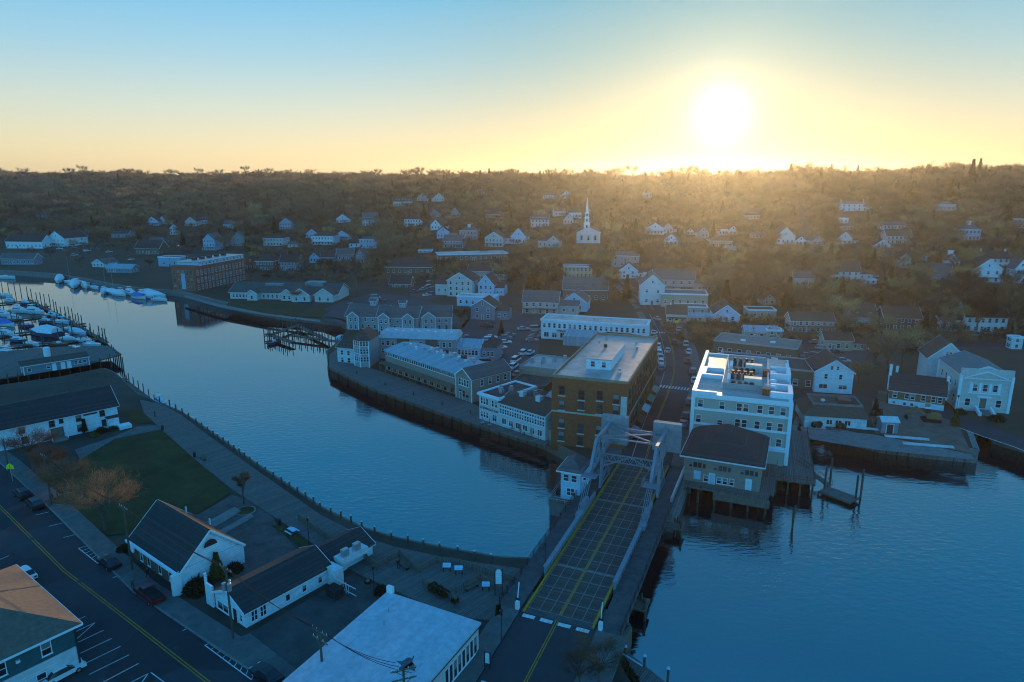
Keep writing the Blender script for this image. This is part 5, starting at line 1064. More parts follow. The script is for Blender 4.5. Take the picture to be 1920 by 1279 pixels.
H(823, 378, 20, 8, 6, 'cream', 'd', 'cream gable in the woods right of the pinkish one', 10)
H(853, 408, 18, 10, 7, 'grey', 'd', 'grey gable among trees above the grey cupola house', 0)
H(815, 408, 20, 8, 6, 'slate', 'd', 'slate gable among trees beside the steep lane top', -8)
H(924, 410, 26, 9, 7, 'grey', 'd', 'grey house in the trees above the cream gabled house', 4, 'x')
H(590, 493, 20, 11, 7, 'sky', 'd', 'white trimmed gable house left of the dark wood by the river street', -12)
H(615, 492, 26, 10, 6, 'slate', 'd', 'slate house beside the white trimmed gable', 0, 'x')
H(648, 490, 30, 13, 8, 'slate', 'g', 'grey shingled house with blue tint in the dark wood', 10, 'x', ext=('ch',))
H(676, 494, 18, 16, 8, 'slate', 'g', 'tall narrow grey house at the right end of the dark wood row', -14)
H(497, 508, 36, 18, 9, 'brown', 'd', 'brown brick house with bay above the low complex', -6, 'hip', ext=('ch',))
H(543, 508, 36, 16, 11, 'slate', 'd', 'slate gambrel house right of the brown brick house', -6, 'x', ext=('ch',))
H(470, 506, 22, 14, 8, 'red', 'd', 'dark red house behind the mill end', 6)
H(765, 515, 88, 14, 12, 'brown', 'd', 'long dark open sided hall with low hip roof', -4, 'hip', .5, 8, 1, cat='building', name='market_hall')
H(750, 540, 40, 8, 10, 'brown', 'd', 'brown cottage right below the dark open sided hall', -10, 'x', cols=3)
H(888, 489, 130, 12, 2, 'brown', 'w', 'long brown building with white flat roof on the mid slope', 12, 'flat', .35, 14, 1, cat='building', name='school_building')
H(797, 474, 26, 4, 2, 'cream', 'g', 'low cream shed left of the white flat roofed building', 0, 'flat', cols=3)
H(862, 557, 48, 30, 12, 'cream', 'd', 'tall cream house with gable and dark roof by the upper car park', -14, 'y', 1.1, 4, 3, near=True)
H(900, 525, 46, 17, 9, 'grey', 'd', 'grey house up behind the tall cream house', -12, 'x', ext=('wing',), near=True)
H(911, 556, 30, 22, 14, 'sky', 'd', 'bright blue gabled house right of the tall cream house', -14, 'y', 1.5, 3, 2, ('wing',), True)
H(892, 575, 72, 18, 1, 'sky', 'w', 'bright blue flat roofed store with roof terrace', -14, 'flat', .45, 6, 1, (), True, 'store', 'store_building')
H(905, 600, 44, 25, 11, 'slate', 'b', 'slate blue gabled house with white window frames by the car park', -14, 'y', 1.0, 2, 2, ('wing',), True)
# centre
H(1013, 590, 66, 24, 14, 'pink', 'g', 'pale house with front gable and balcony left of the blue gable shop', -10, 'x', .6, 5, 2, ('porch', 'wing'), True)
H(1076, 585, 46, 18, 14, 'sky', 'g', 'pale blue gable shop behind the long white row', -14, 'y', 1.1, 2, 1, (), True, 'shop', 'shop_building')
H(1097, 567, 82, 24, 16, 'brown', 'g', 'brown hall with five white dormers above the shops', -8, 'x', .45, 6, 1, ('dorm',), True, 'hall', 'dormer_hall')
H(1083, 522, 54, 22, 3, 'yellow', 'g', 'yellow flat roofed house with two rows of windows on the hill', -6, 'flat', .5, 7, 2)
H(1172, 500, 50, 20, 6, 'grey', 'g', 'large grey house above the white gable on the hill street', -10, 'hip', .6, 4, 2, ('ch',))
H(1178, 522, 34, 14, 11, 'white', 'd', 'white gable house in front of the large grey house', -10, 'y', 1.0, 2, 2)
H(1216, 520, 18, 8, 3, 'white', 'g', 'little white shed right of the white gable house', 0, 'flat', cols=1)
H(1222, 572, 44, 36, 16, 'pale', 'g', 'tall pale gabled house where the street starts to climb', -8, 'y', 1.4, 2, 2, (), True)
H(1262, 548, 74, 24, 12, 'pink', 'g', 'broad pinkish house behind the tall pale gable', -10, 'x', .5, 5, 2, (), True)
H(1282, 576, 84, 24, 3, 'tan', 'g', 'tan flat roofed building with columns right of the tall pale gable', -10, 'flat', .6, 6, 1, (), True, 'building', 'bank_building')
H(1292, 590, 66, 14, 3, 'tan', 'g', 'low tan flat annex in front of the tan flat roofed building', -10, 'flat', .5, 4, 1, (), True, 'building', 'bank_annex')
H(1268, 606, 36, 17, 10, 'cream', 'b', 'cream cottage with brown roof at the street corner', -12, 'x', 1.0, 3, 1, (), True)
H(1312, 604, 44, 10, 4, 'yellow', 'm', 'low yellow store with pale blue roof', -8, 'x', .5, 3, 1, (), True, 'store', 'store_building')
H(1362, 604, 46, 14, 14, 'sky', 'd', 'pale blue gable house with skylight behind the gravel roofed shops', -10, 'y', 1.5, 2, 1, (), True)
H(1428, 596, 52, 14, 6, 'tan', 'd', 'brick house with pale roof terrace above the lane', -6, 'flat', .7, 2, 1, (), True)
H(1427, 638, 58, 16, 6, 'tan', 'm', 'tan cottage with pale slate roof below the brick terrace house', -8, 'x', .6, 3, 1, (), True)
H(1442, 572, 24, 10, 9, 'tan', 'd', 'tan gable above the brick terrace house', 4)
# hillside around the church
H(1030, 373, 24, 7, 5, 'pale', 'd', 'pale house near the skyline left of the church spire', -6, 'x')
H(1062, 372, 16, 7, 6, 'white', 'd', 'white gable near the skyline left of the church spire', 8)
H(1052, 405, 26, 9, 7, 'pale', 'd', 'pale house left above the church', 8, 'x')
H(1078, 410, 24, 12, 7, 'white', 'd', 'white house peeping out left of the spire base', -6, 'x')
H(1066, 420, 18, 9, 8, 'cream', 'd', 'small cream gable left of the church roof', 0)
H(1012, 425, 34, 13, 7, 'pale', 'g', 'pale two storey house left of the church', -5, 'x')
H(972, 457, 28, 13, 12, 'sky', 'd', 'pale blue gable house at the wood edge left of the church', -18)
H(1017, 464, 18, 13, 5, 'cream', 'd', 'narrow cream house beside the twin cream house', -4, 'hip')
H(1037, 466, 24, 14, 8, 'cream', 'd', 'cream gable of the twin houses left below the church', -12)
H(1214, 371, 17, 8, 4, 'white', 'g', 'small white box house high right of the spire', 0, 'flat')
H(1228, 441, 32, 12, 8, 'white', 'd', 'white house with broad gable first of the sunlit row right of the church', -6, 'y', ext=('porch',))
H(1252, 437, 20, 10, 7, 'cream', 'd', 'cream gable second of the sunlit row', 10, 'y', ext=('wing',))
H(1258, 461, 26, 11, 8, 'white', 'd', 'white house with shed below the sunlit row', -8)
H(1294, 441, 15, 7, 5, 'cream', 'd', 'little cream gable right of the sunlit row', 0)
H(1318, 447, 22, 11, 8, 'grey', 'd', 'grey gable house in the sun haze', -8)
H(1356, 441, 20, 9, 4, 'cream', 'g', 'cream flat house left of the white gable in the sun haze', 0, 'flat')
H(1374, 441, 17, 9, 7, 'white', 'd', 'white gable in the sun haze', -10)
H(1352, 466, 40, 14, 6, 'tan', 'd', 'tan porch house below the white gable in the haze', -4, 'hip', ext=('porch',))
H(1373, 471, 14, 5, 3, 'white', 'w', 'small white garage below the tan porch house', 0, 'x', cols=1, rows=1)
H(1419, 447, 22, 7, 3, 'cream', 'g', 'low cream house right of the sun haze', 0, 'x')
H(1409, 412, 30, 9, 9, 'pink', 'd', 'pinkish house faint in the glare under the sun', -4, 'x')
H(1601, 396, 48, 13, 4, 'white', 'g', 'broad white villa with chimneys high on the right slope', -6, 'hip', .6, 5, 2, ('ch2', 'wing'))
H(1582, 419, 17, 9, 2, 'white', 'g', 'white cube house below the broad white villa', 0, 'flat')
H(1584, 432, 32, 7, 4, 'tan', 'd', 'low tan house with flat eaves below the white cube', 0, 'hip')
H(1583, 459, 26, 11, 10, 'white', 'd', 'white gable house with red trim windows by the hill lane', -8)
H(1472, 459, 34, 15, 13, 'pale', 'g', 'white gambrel house left of the straight hill lane', -6, 'y', ext=('wingl',))
H(1501, 460, 22, 8, 7, 'white', 'g', 'small white glazed cottage beside the gambrel house', 0)
H(1532, 460, 20, 9, 7, 'cream', 'g', 'cream cottage right of the straight hill lane', 6)
H(1684, 458, 44, 15, 9, 'cream', 'b', 'cream house with long veranda under brown roof', -8, 'x', .6, 6, 2, ('porch', 'ch'))
H(1676, 430, 40, 7, 5, 'pale', 'g', 'pale house with low gable above the veranda house', -4, 'x')
H(1654, 466, 26, 6, 8, 'white', 'd', 'white gabled barn left below the veranda house', -12, 'y', cols=2, rows=1)
H(1697, 502, 17, 20, 8, 'cream', 'd', 'tall narrow cream house half behind trees', -12)
H(1670, 484, 20, 10, 6, 'grey', 'd', 'grey house left of the tall narrow cream one', 8)
H(1731, 489, 14, 8, 2, 'pale', 'g', 'little pale flat garage right of the tall narrow house', 0, 'flat', cols=1)
H(1775, 396, 30, 12, 5, 'pale', 'g', 'pale house with large windows near the right skyline', -6, 'hip', ext=('porch',))
H(1818, 452, 36, 22, 7, 'sky', 'g', 'pale blue villa with stacked porches at right', -6, 'hip', .7, 5, 2, ('porch', 'cup'))
H(1785, 502, 26, 14, 8, 'sky', 'g', 'pale blue house with turret right of the wood', -12, 'y', ext=('cup',))
H(1758, 531, 46, 17, 14, 'slate', 'g', 'slate grey gabled house with front gable below the turret house', -12, 'x', .7, 4, 1, ('wing',))
H(1864, 503, 50, 18, 9, 'white', 'd', 'white house with two end chimneys at right', -8, 'x', .55, 5, 2, ('ch2',))
H(1850, 531, 46, 26, 15, 'white', 'd', 'white gabled house with wide porch below the two chimney house', -10, 'y', 1.1, 3, 2, ('porch',))
H(1912, 532, 24, 28, 14, 'white', 'g', 'white house cut by the right picture edge', -10, 'y')
H(1915, 428, 16, 16, 5, 'sky', 'g', 'pale blue house in pines at the right edge', 0, 'flat')
H(1586, 527, 46, 18, 14, 'pale', 'b', 'pale lilac house with brown shingled gable on the open slope', -8, 'x', .7, 4, 2, ('wing',))
H(1632, 533, 22, 8, 3, 'pale', 'g', 'small flat pale house right of the lilac house', -4, 'flat')
H(1506, 541, 36, 20, 9, 'cream', 'g', 'overgrown cream house left of the lilac house', -6, 'x')
H(1452, 640, 28, 20, 3, 'tan', 'g', 'brick corner house with pale flat roof left of the balcony row', -6, 'flat', .8, 2, 2, (), True)
H(1522, 624, 78, 22, 10, 'grey', 'b', 'grey boarding house with long upper balcony', -6, 'x', .5, 7, 2, ('porch',), True)
H(1618, 614, 46, 20, 17, 'tan', 'b', 'tan shingled house with broad dormer roof', -4, 'x', .8, 4, 1, ('dorm',), True)
H(1690, 620, 66, 24, 14, 'red', 'r', 'dark red house with white windows half hidden by trees', -6, 'x', .6, 5, 2, ('wing',), True)
H(1846, 624, 74, 30, 18, 'white', 'd', 'broad white house behind a bare spreading tree', -6, 'x', .55, 6, 2, ('wingl',), True)
H(1571, 658, 50, 20, 9, 'tan', 'r', 'tan gabled house with brown roof by the right hand car park', -6, 'x', .7, 3, 1, ('wing',), True)
H(1905, 655, 20, 22, 4, 'pale', 'g', 'narrow pale building at the right edge above the columned hall', -6, 'flat', .8, 1, 2)
H(1730, 645, 30, 8, 6, 'slate', 'd', 'slate outbuilding among bushes right of the red house', 4, 'x')
# church
x, y, z = on_hill(1103, 457); k = project(x, y, z)[2] / F; w_ = 44 * k
b = Bld('white_church', 'white columned church with tall pointed steeple on the hill', 'church', (x - w_ / 2, y, z), -5)
b.walls(0, 2.2, w_, w_ * 1.8, -3, 21 * k, W['white']); b.gable(0, 0, w_, w_ * 1.8, 21 * k, 7.5 * k * 1.2, 'y', ROOFD, W['white'], .4, TRIM)
m = M(); m.box(-.1, 0, 19 * k, w_ + .1, 2.19, 21 * k); b.part('entablature', m, TRIM); M().box(-.2, -.4, -3, w_ + .2, 2.18, .3).build('portico_floor', CONC, b.o)
for i in range(4): m = M(); cx_ = .6 + (w_ - 1.2) * i / 3; m.tube((cx_, .5, .3), (cx_, .5, 19 * k), .45, .38, 10); m.build('column', TRIM, b.o)
b.e = (0, 2.2, w_, w_ * 1.8); b.row('f', 1, w_ - 1, 3, 2.2, 1.3, 3.2); b.row('r', 3, w_ * 1.7, 4, 2, 1.2, 3.6); b.row('l', 3, w_ * 1.7, 4, 2, 1.2, 3.6)
cx_ = w_ * .42; cy_ = 5.0
for (zz0, zz1, hw_, nm) in ((22, 38, 5.5, 'tower_base'), (38, 48, 4.2, 'belfry'), (48, 57, 3.2, 'lantern')):
    m = M(); m.box(cx_ - hw_ * k, cy_ - hw_ * k, zz0 * k, cx_ + hw_ * k, cy_ + hw_ * k, zz1 * k); m.box(cx_ - (hw_ + .7) * k, cy_ - (hw_ + .7) * k, zz1 * k - .3, cx_ + (hw_ + .7) * k, cy_ + (hw_ + .7) * k, zz1 * k); b.part(nm, m, TRIM)
    put('louvre', win_mesh(1.0, (zz1 - zz0) * k * .5, 'one', TRIM)[2], b.o, (cx_, cy_ - hw_ * k - .01, (zz0 + (zz1 - zz0) * .25) * k))
m = M(); m.tube((cx_, cy_, 57 * k), (cx_, cy_, 86 * k), 2.8 * k, .05, 8); b.part('spire', m, TRIM)
HOUSES.append((1078, 1128, 370, 457, y))
# ------------------------------------------------------------------ trees
def np_mesh(name, tris, mt):
    v = np.asarray(tris, dtype=np.float32).reshape(-1, 3); n = len(v) // 3
    me = bpy.data.meshes.new(name); me.vertices.add(len(v)); me.vertices.foreach_set('co', v.ravel()); me.loops.add(len(v)); me.loops.foreach_set('vertex_index', np.arange(len(v), dtype=np.int32))
    me.polygons.add(n); me.polygons.foreach_set('loop_start', np.arange(0, 3 * n, 3, dtype=np.int32)); me.materials.append(mt); me.update(calc_edges=True); return me
def tw(name, c, c2):
    """thin twigs: lit from both sides"""
    if name in MATS: return MATS[name]
    m = mat(name, c, .9, .3, .35, c2=c2, spec=.1); t = m.node_tree; p = t.nodes['Principled BSDF']; tr = t.nodes.new('ShaderNodeBsdfTranslucent'); mx = t.nodes.new('ShaderNodeMixShader'); mx.inputs[0].default_value = .45
    oi = t.nodes.new('ShaderNodeObjectInfo'); rg = t.nodes.new('ShaderNodeMapRange'); rg.inputs[3].default_value = .45; rg.inputs[4].default_value = 1.55; hv = t.nodes.new('ShaderNodeHueSaturation'); t.links.new(oi.outputs['Random'], rg.inputs[0]); t.links.new(rg.outputs[0], hv.inputs['Value']); t.links.new(p.inputs['Base Color'].links[0].from_socket, hv.inputs['Color']); t.links.new(hv.outputs[0], p.inputs['Base Color'])   # every tree its own shade
    t.links.new(hv.outputs[0], tr.inputs[0]); t.links.new(p.outputs[0], mx.inputs[1]); t.links.new(tr.outputs[0], mx.inputs[2]); t.links.new(mx.outputs[0], t.nodes['Material Output'].inputs['Surface']); return m
TWIG = [tw('twigs_grey_brown', (.27, .165, .10), (.15, .092, .06)), tw('twigs_russet', (.30, .18, .10), (.20, .12, .07)), tw('twigs_ochre', (.46, .30, .13), (.32, .21, .09)), tw('twigs_dark', (.075, .058, .046), (.045, .036, .03))]
BARK = mat('bark', (.10, .085, .07), .95, .35, 4); NEEDLE = mat('needles', (.022, .032, .016), .9, .4, 1.5, c2=(.012, .02, .01), spec=.1)
def bare_tree(seed, h, spread, limbs, sub, twigs, tl, tww, mt, tr=.22, low=.28):
    """trunk with limbs, and a crown of fine twigs grown from the branch ends"""
    g = np.random.default_rng(seed); t = M(); ends = []
    top = np.array([g.normal(0, .3), g.normal(0, .3), h * .5]); t.tube((0, 0, -1), tuple(top), tr * h / 12, tr * h / 20, 6)
    for i in range(limbs):
        a = 2 * math.pi * (i + g.uniform(-.3, .3)) / limbs; z0 = h * g.uniform(low, .5); p0 = top * (z0 / (h * .5)); r = spread * g.uniform(.45, .8); z1 = h * g.uniform(.58, .86)
        p1 = np.array([r * .45 * math.cos(a), r * .45 * math.sin(a), (z0 + z1) / 2 + h * .06]); p2 = np.array([r * math.cos(a), r * math.sin(a), z1])
        rr = tr * h / 28; t.tube(p0, p1, rr, rr * .7, 4, caps=False); t.tube(p1, p2, rr * .7, rr * .3, 4, caps=False); ends += [(p1, p2)]
        for j in range(sub):
            f = g.uniform(.3, 1); q0 = p1 + (p2 - p1) * f; d = np.array([math.cos(a + g.uniform(-1, 1)), math.sin(a + g.uniform(-1, 1)), g.uniform(.1, 1.2)]); d /= np.linalg.norm(d); q1 = q0 + d * spread * g.uniform(.25, .5)
            t.tube(q0, q1, rr * .4, rr * .15, 3, caps=False); ends.append((q0, q1))
    ends.append((top, np.array([0, 0, h * .85])))
    P = np.array([[e[0], e[1]] for e in ends]); n = twigs
    k = g.integers(0, len(P), n); f = g.uniform(.1, 1.05, (n, 1)); base = P[k, 0] + (P[k, 1] - P[k, 0]) * f
    ctr = np.array([0, 0, h * .5]); d = base - ctr; d /= np.linalg.norm(d, axis=1)[:, None] + 1e-6; d = d * .8 + g.normal(0, .55, (n, 3)) + np.array([0, 0, .35]); d /= np.linalg.norm(d, axis=1)[:, None]
    ln = g.uniform(.5, 1.15, (n, 1)) * tl; side = np.cross(d, g.normal(0, 1, (n, 3))); side /= np.linalg.norm(side, axis=1)[:, None] + 1e-6
    st = base + g.normal(0, spread * .12, (n, 3)) * np.array([1, 1, .7]); tip = st + d * ln; wd = tww * g.uniform(.6, 1.3, (n, 1))
    return t.mesh('trunk', BARK), np_mesh('crown', np.stack([st - side * wd / 2, st + side * wd / 2, tip], 1), mt)
def conifer(seed, h, spread, n, mt, blade=(1.2, .5)):
    g = np.random.default_rng(seed); t = M(); t.tube((0, 0, -1), (0, 0, h * .95), h * .018, .04, 6)
    u = g.uniform(.08, 1, n) ** .8; z = h * u; r = spread * (1.02 - u) * g.uniform(.25, 1.05, n) + .15; a = g.uniform(0, 2 * math.pi, n)
    st = np.stack([r * .35 * np.cos(a), r * .35 * np.sin(a), z + .25], 1); tip = np.stack([r * np.cos(a), r * np.sin(a), z - .2 * r + g.normal(0, .15, n)], 1)
    d = tip - st; d = d / (np.linalg.norm(d, axis=1)[:, None] + 1e-6); side = np.cross(d, np.array([0, 0, 1.0]) + g.normal(0, .4, (n, 3))); side /= np.linalg.norm(side, axis=1)[:, None] + 1e-6; wd = blade[1] * g.uniform(.6, 1.3, (n, 1))
    return t.mesh('trunk', BARK), np_mesh('crown', np.stack([st - side * wd, tip, st + side * wd], 1), mt)
FAR = [bare_tree(s, h, sp, 8, 3, 640, 1.5, .15, TWIG[m_]) for s, h, sp, m_ in ((6, 16, 5.2, 3), (8, 13, 6.0, 3), (1, 13, 5.0, 0), (2, 15, 5.6, 0), (7, 10, 4.6, 0), (3, 11, 5.2, 1), (4, 14, 5.0, 1), (5, 12, 5.5, 2))]
CON = [conifer(s, h, sp, 700, NEEDLE, (1, .55)) for s, h, sp in ((11, 12, 4.4), (12, 14, 4.8), (13, 10, 4.6))]
NEAR = [bare_tree(s, h, sp, 10, 5, 1700, 1.3, .085, TWIG[m_], .3) for s, h, sp, m_ in ((41, 14, 5.0, 0), (42, 12, 5.6, 1), (43, 15, 5.2, 3), (44, 13, 5.4, 2), (45, 11, 4.6, 0), (46, 16, 5.6, 3))]
def plant(kind, x, y, z, s, label, group, cat='tree', rz=None):
    r = thing('tree' if cat == 'tree' else cat, label, cat, (x, y, z), rnd.uniform(0, 6.28) if rz is None else rz, group); r.scale = (s, s, s * rnd.uniform(.9, 1.1))
    put('trunk', kind[0], r); put('crown', kind[1], r); return r
def hides(x, y, z, h, rad, slack=.35):
    """would this tree stand in front of a house wall?"""
    px, py, dep = project(x, y, z); top = project(x, y, z + h)[1]; rp = rad * F / dep
    for x0, x1, y0, y1, hy in HOUSES:
        if y < hy and px + rp * slack > x0 and px - rp * slack < x1 and top < y1 - 2 and py > y0 + 3: return True
    return False
def clear(x, y, r): 
    for x0, x1, y0, y1, hy in HOUSES:
        if abs(y - hy - 5) < 14:
            a = project(x, y, zt(x, y))[0]
            if x0 - 6 < a < x1 + 6 and -4 < y - hy < 14: return False
    return True
ROADPX = [[(1250, 640), (1238, 600), (1219, 572), (1195, 548), (1172, 525), (1150, 503), (1130, 484), (1112, 468)], [(1522, 470), (1512, 440), (1503, 418), (1497, 398), (1492, 380)]]
def onroad(px, py):
    for l in ROADPX:
        for (a, b_), (c, d) in zip(l[:-1], l[1:]):
            t_ = max(0, min(1, ((px - a) * (c - a) + (py - b_) * (d - b_)) / ((c - a) ** 2 + (d - b_) ** 2))); q = (a + (c - a) * t_, b_ + (d - b_) * t_)
            if abs(px - q[0]) < 7 and -14 < py - q[1] < 26: return True
    return False
def beside(x, y):
    hx, hy, lb = min(HLAB, key=lambda q: (q[0] - x) ** 2 + (q[1] - y) ** 2); dx, dy = x - hx, y - hy; far = math.hypot(dx, dy) > 22
    rel = ('right of' if dx > 0 else 'left of') if abs(dx) > abs(dy) else ('behind' if dy > 0 else 'before')
    return ('well ' if far and 'of' in rel else 'far ' if far else 'just ') + rel + ' the ' + ' '.join(lb.split()[:9 if 'of' in rel else 10])
def zone(x):
    return ('bare grey brown tree in the wood left of the steepled church', 'bare trees left of the church') if x < 0 else ('bare brown tree on the sunlit slope right of the steepled church', 'bare trees right of the church')
# individual trees stand between the houses of the lower slope; the woods behind are one mass
cand = []
g = random.Random(5)
for i in range(9000):
    px = g.uniform(-20, 1940); py = g.uniform(375, 640)
    lo = 470 if px < 400 else (530 if px < 980 else (575 if px < 1250 else 640))
    if px < 330 and py > 460: continue
    if py > lo: continue
    if 330 < px < 460 and py > 478: continue
    x, y, z = on_hill(px, py)
    if z < 3.6 and py > 520 and px > 980 and px < 1500: continue
    if onroad(px, py): continue
    cand.append((x, y, z, px, py))
placed = []; grid = {}
def near_tree(x, y, d):
    cx, cy = int(x // 8), int(y // 8)
    for a in (-1, 0, 1):
        for b_ in (-1, 0, 1):
            for (u, v) in grid.get((cx + a, cy + b_), ()):
                if (u - x) ** 2 + (v - y) ** 2 < d * d: return True
    return False
wood = []
for x, y, z, px, py in sorted(cand, key=lambda c: c[1]):
    s = g.uniform(.7, 1.2)
    if near_tree(x, y, 6.0) or not clear(x, y, 3): continue
    con = g.random() < (.10 if px < 900 else .13)
    h = (14 if con else 13) * s
    if hides(x, y, z, h * .9, 4.5 * s, .5): continue
    grid.setdefault((int(x // 8), int(y // 8)), []).append((x, y)); wood.append((x, y, z, s, con, px))
for i, (x, y, z, s, con, px) in enumerate(wood[:300]):
    nl = beside(x, y)
    if con: plant(g.choice(CON), x, y, z, s, 'dark conifer ' + nl, 'conifers among the hillside houses')
    else: plant(g.choice(NEAR), x, y, z, s, 'bare tree ' + nl, 'bare trees among the hillside houses')
mass = [(x, y, z, s, con) for x, y, z, s, con, px in wood[300:]]
# the woods up to and over the crest
g = random.Random(9)
yy = 360.0
while yy < 1750:
    st = 8.6 + max(0, yy - 700) * .004
    xx = -yy * 1.05 - 40
    while xx < yy * 1.05 + 40:
        x, y = xx + g.uniform(-.45, .45) * st, yy + g.uniform(-.45, .45) * st; z = zt(x, y); xx += st
        if z < 6: continue
        px, py, _ = project(x, y, z)
        if px < -380 or px > 2300: continue
        if near_tree(x, y, 5.5): continue
        s = g.uniform(.6, 1.45) * (1.0 + .22 * math.sin(x * .011 + 2) * math.sin(y * .017)); s *= 1.45 if g.random() < .05 else 1; con = g.random() < (.06 if px < 900 else .08 + .22 * max(0, math.sin(x * .02 + 1) * math.sin(y * .016)))
        if y < 760 and (not clear(x, y, 3) or onroad(px, py)): continue
        if y < 760 and hides(x, y, z, 12 * s, 4.5 * s, .5): continue
        mass.append((x, y, z, s, con))
    yy += st
def scatter(name, pts_, kinds, label, cat):
    """one mass of trees: points carrying scale and turn, instanced by a node group"""
    me = bpy.data.meshes.new(name); me.vertices.add(len(pts_)); me.vertices.foreach_set('co', np.array([p[:3] for p in pts_], dtype=np.float32).ravel())
    a = me.attributes.new('size', 'FLOAT', 'POINT'); a.data.foreach_set('value', np.array([p[3] for p in pts_], dtype=np.float32))
    a = me.attributes.new('turn', 'FLOAT', 'POINT'); a.data.foreach_set('value', np.array([g.uniform(0, 6.28) for p in pts_], dtype=np.float32))
    a = me.attributes.new('sort', 'INT', 'POINT'); a.data.foreach_set('value', np.array([int((math.sin(p[0] * .017 + 1.3 * math.sin(p[1] * .011)) * math.sin(p[1] * .023 + p[0] * .006) * .5 + .5) * .4 * len(kinds) + g.uniform(0, .75) * len(kinds)) % len(kinds) for p in pts_], dtype=np.int32))
    c2 = bpy.data.collections.new(name + '_sorts')
    for i, k in enumerate(kinds):
        b = bmesh.new(); b.from_mesh(k[0]); n0 = len(b.faces); b.from_mesh(k[1])
        b.faces.ensure_lookup_table()
        for f in b.faces[n0:]: f.material_index = 1
        mm_ = bpy.data.meshes.new('%s_%02d' % (name, i)); b.to_mesh(mm_); b.free(); mm_.materials.append(k[0].materials[0]); mm_.materials.append(k[1].materials[0])
        c2.objects.link(bpy.data.objects.new('%s_%02d' % (name, i), mm_))
    ng = bpy.data.node_groups.new(name, 'GeometryNodeTree'); ng.interface.new_socket('Geometry', in_out='INPUT', socket_type='NodeSocketGeometry'); ng.interface.new_socket('Geometry', in_out='OUTPUT', socket_type='NodeSocketGeometry')
    n = ng.nodes; l = ng.links; i_ = n.new('NodeGroupInput'); o_ = n.new('NodeGroupOutput'); ci = n.new('GeometryNodeCollectionInfo'); ci.inputs[0].default_value = c2; ci.inputs['Separate Children'].default_value = True; ci.inputs['Reset Children'].default_value = True
    ip = n.new('GeometryNodeInstanceOnPoints'); ip.inputs['Pick Instance'].default_value = True
    def attr(nm, tp):
        q = n.new('GeometryNodeInputNamedAttribute'); q.data_type = tp; q.inputs[0].default_value = nm; return q.outputs[0]
    cx = n.new('ShaderNodeCombineXYZ'); l.new(attr('turn', 'FLOAT'), cx.inputs[2])
    l.new(i_.outputs[0], ip.inputs['Points']); l.new(ci.outputs[0], ip.inputs['Instance']); l.new(attr('sort', 'INT'), ip.inputs['Instance Index']); l.new(cx.outputs[0], ip.inputs['Rotation']); l.new(attr('size', 'FLOAT'), ip.inputs['Scale']); l.new(ip.outputs[0], o_.inputs[0])
    ob = put(name, me); md = ob.modifiers.new('scatter', 'NODES'); md.node_group = ng; tag(ob, label, cat, kind='stuff'); return ob
scatter('bare_woodland', [p for p in mass if not p[4]], FAR, 'brown leafless woodland covering the hills to the skyline', 'woodland')
scatter('conifer_woodland', [p for p in mass if p[4]], CON, 'dark conifers scattered through the leafless woodland', 'woodland')
# undergrowth between the houses
US = [bare_tree(s, 2.6, 2.4, 7, 2, 260, .9, .12, TWIG[m_], .2, .1) for s, m_ in ((31, 0), (32, 1), (33, 3))]
ug = []
for i in range(5200):
    px, py = g.uniform(0, 1930), g.uniform(370, 650)
    lo = 470 if px < 400 else (530 if px < 980 else (575 if px < 1250 else 650))
    if py > lo or onroad(px, py) or (320 < px < 470 and py > 470): continue
    x, y, z = on_hill(px, py)
    if y < 700 and clear(x, y, 3): ug.append((x, y, z, g.uniform(.6, 1.4), 0))
scatter('undergrowth', ug, US, 'low leafless scrub between the hillside houses', 'scrub')
# single trees near the viewer
def big(px, py, top, seed, spread, twigs, tl, tww, mt, label, limbs=12, sub=9, z=3.0, low=.25, tr=.32):
    x, y = at(px, py, z); k = project(x, y, z)[2] / F; h = (py - top) * k * 1.03
    return plant(bare_tree(seed, h, spread, limbs, sub, twigs, tl, tww, mt, tr, low), x, y, z, 1, label, None, rz=0)
ORT = tw('twigs_orange', (.23, .14, .075), (.15, .095, .055))
big(198, 995, 895, 51, 5.2, 6000, 1.0, .026, ORT, 'orange twigged spreading bare tree on the park lawn')
big(128, 935, 868, 52, 5.0, 4200, 1.0, .024, TWIG[1], 'thin brown bare tree left of the orange one on the lawn')
big(62, 880, 806, 53, 4.6, 6500, 1.0, .028, TWIG[3], 'grey spreading bare tree before the long white hall')
big(100, 888, 838, 54, 3.6, 4500, .9, .028, TWIG[1], 'low reddish bare tree at the corner of the long white hall')
big(458, 944, 878, 55, 1.6, 3500, .7, .03, TWIG[1], 'slim upright bare tree at the end of the lawn by the boardwalk', 7, 4)
big(1125, 1290, 1190, 56, 3.0, 2600, 1.1, .024, tw('twigs_olive', (.11, .10, .05), (.07, .065, .035)), 'bare olive brown tree beside the road end of the bridge')
big(1085, 1300, 1215, 57, 2.4, 1800, 1.0, .022, TWIG[3], 'thin bare tree behind the sidewalk at the bottom of the picture')
big(1830, 628, 558, 58, 5.5, 2600, 2.4, .12, TWIG[3], 'dark spreading bare tree before the broad white house')
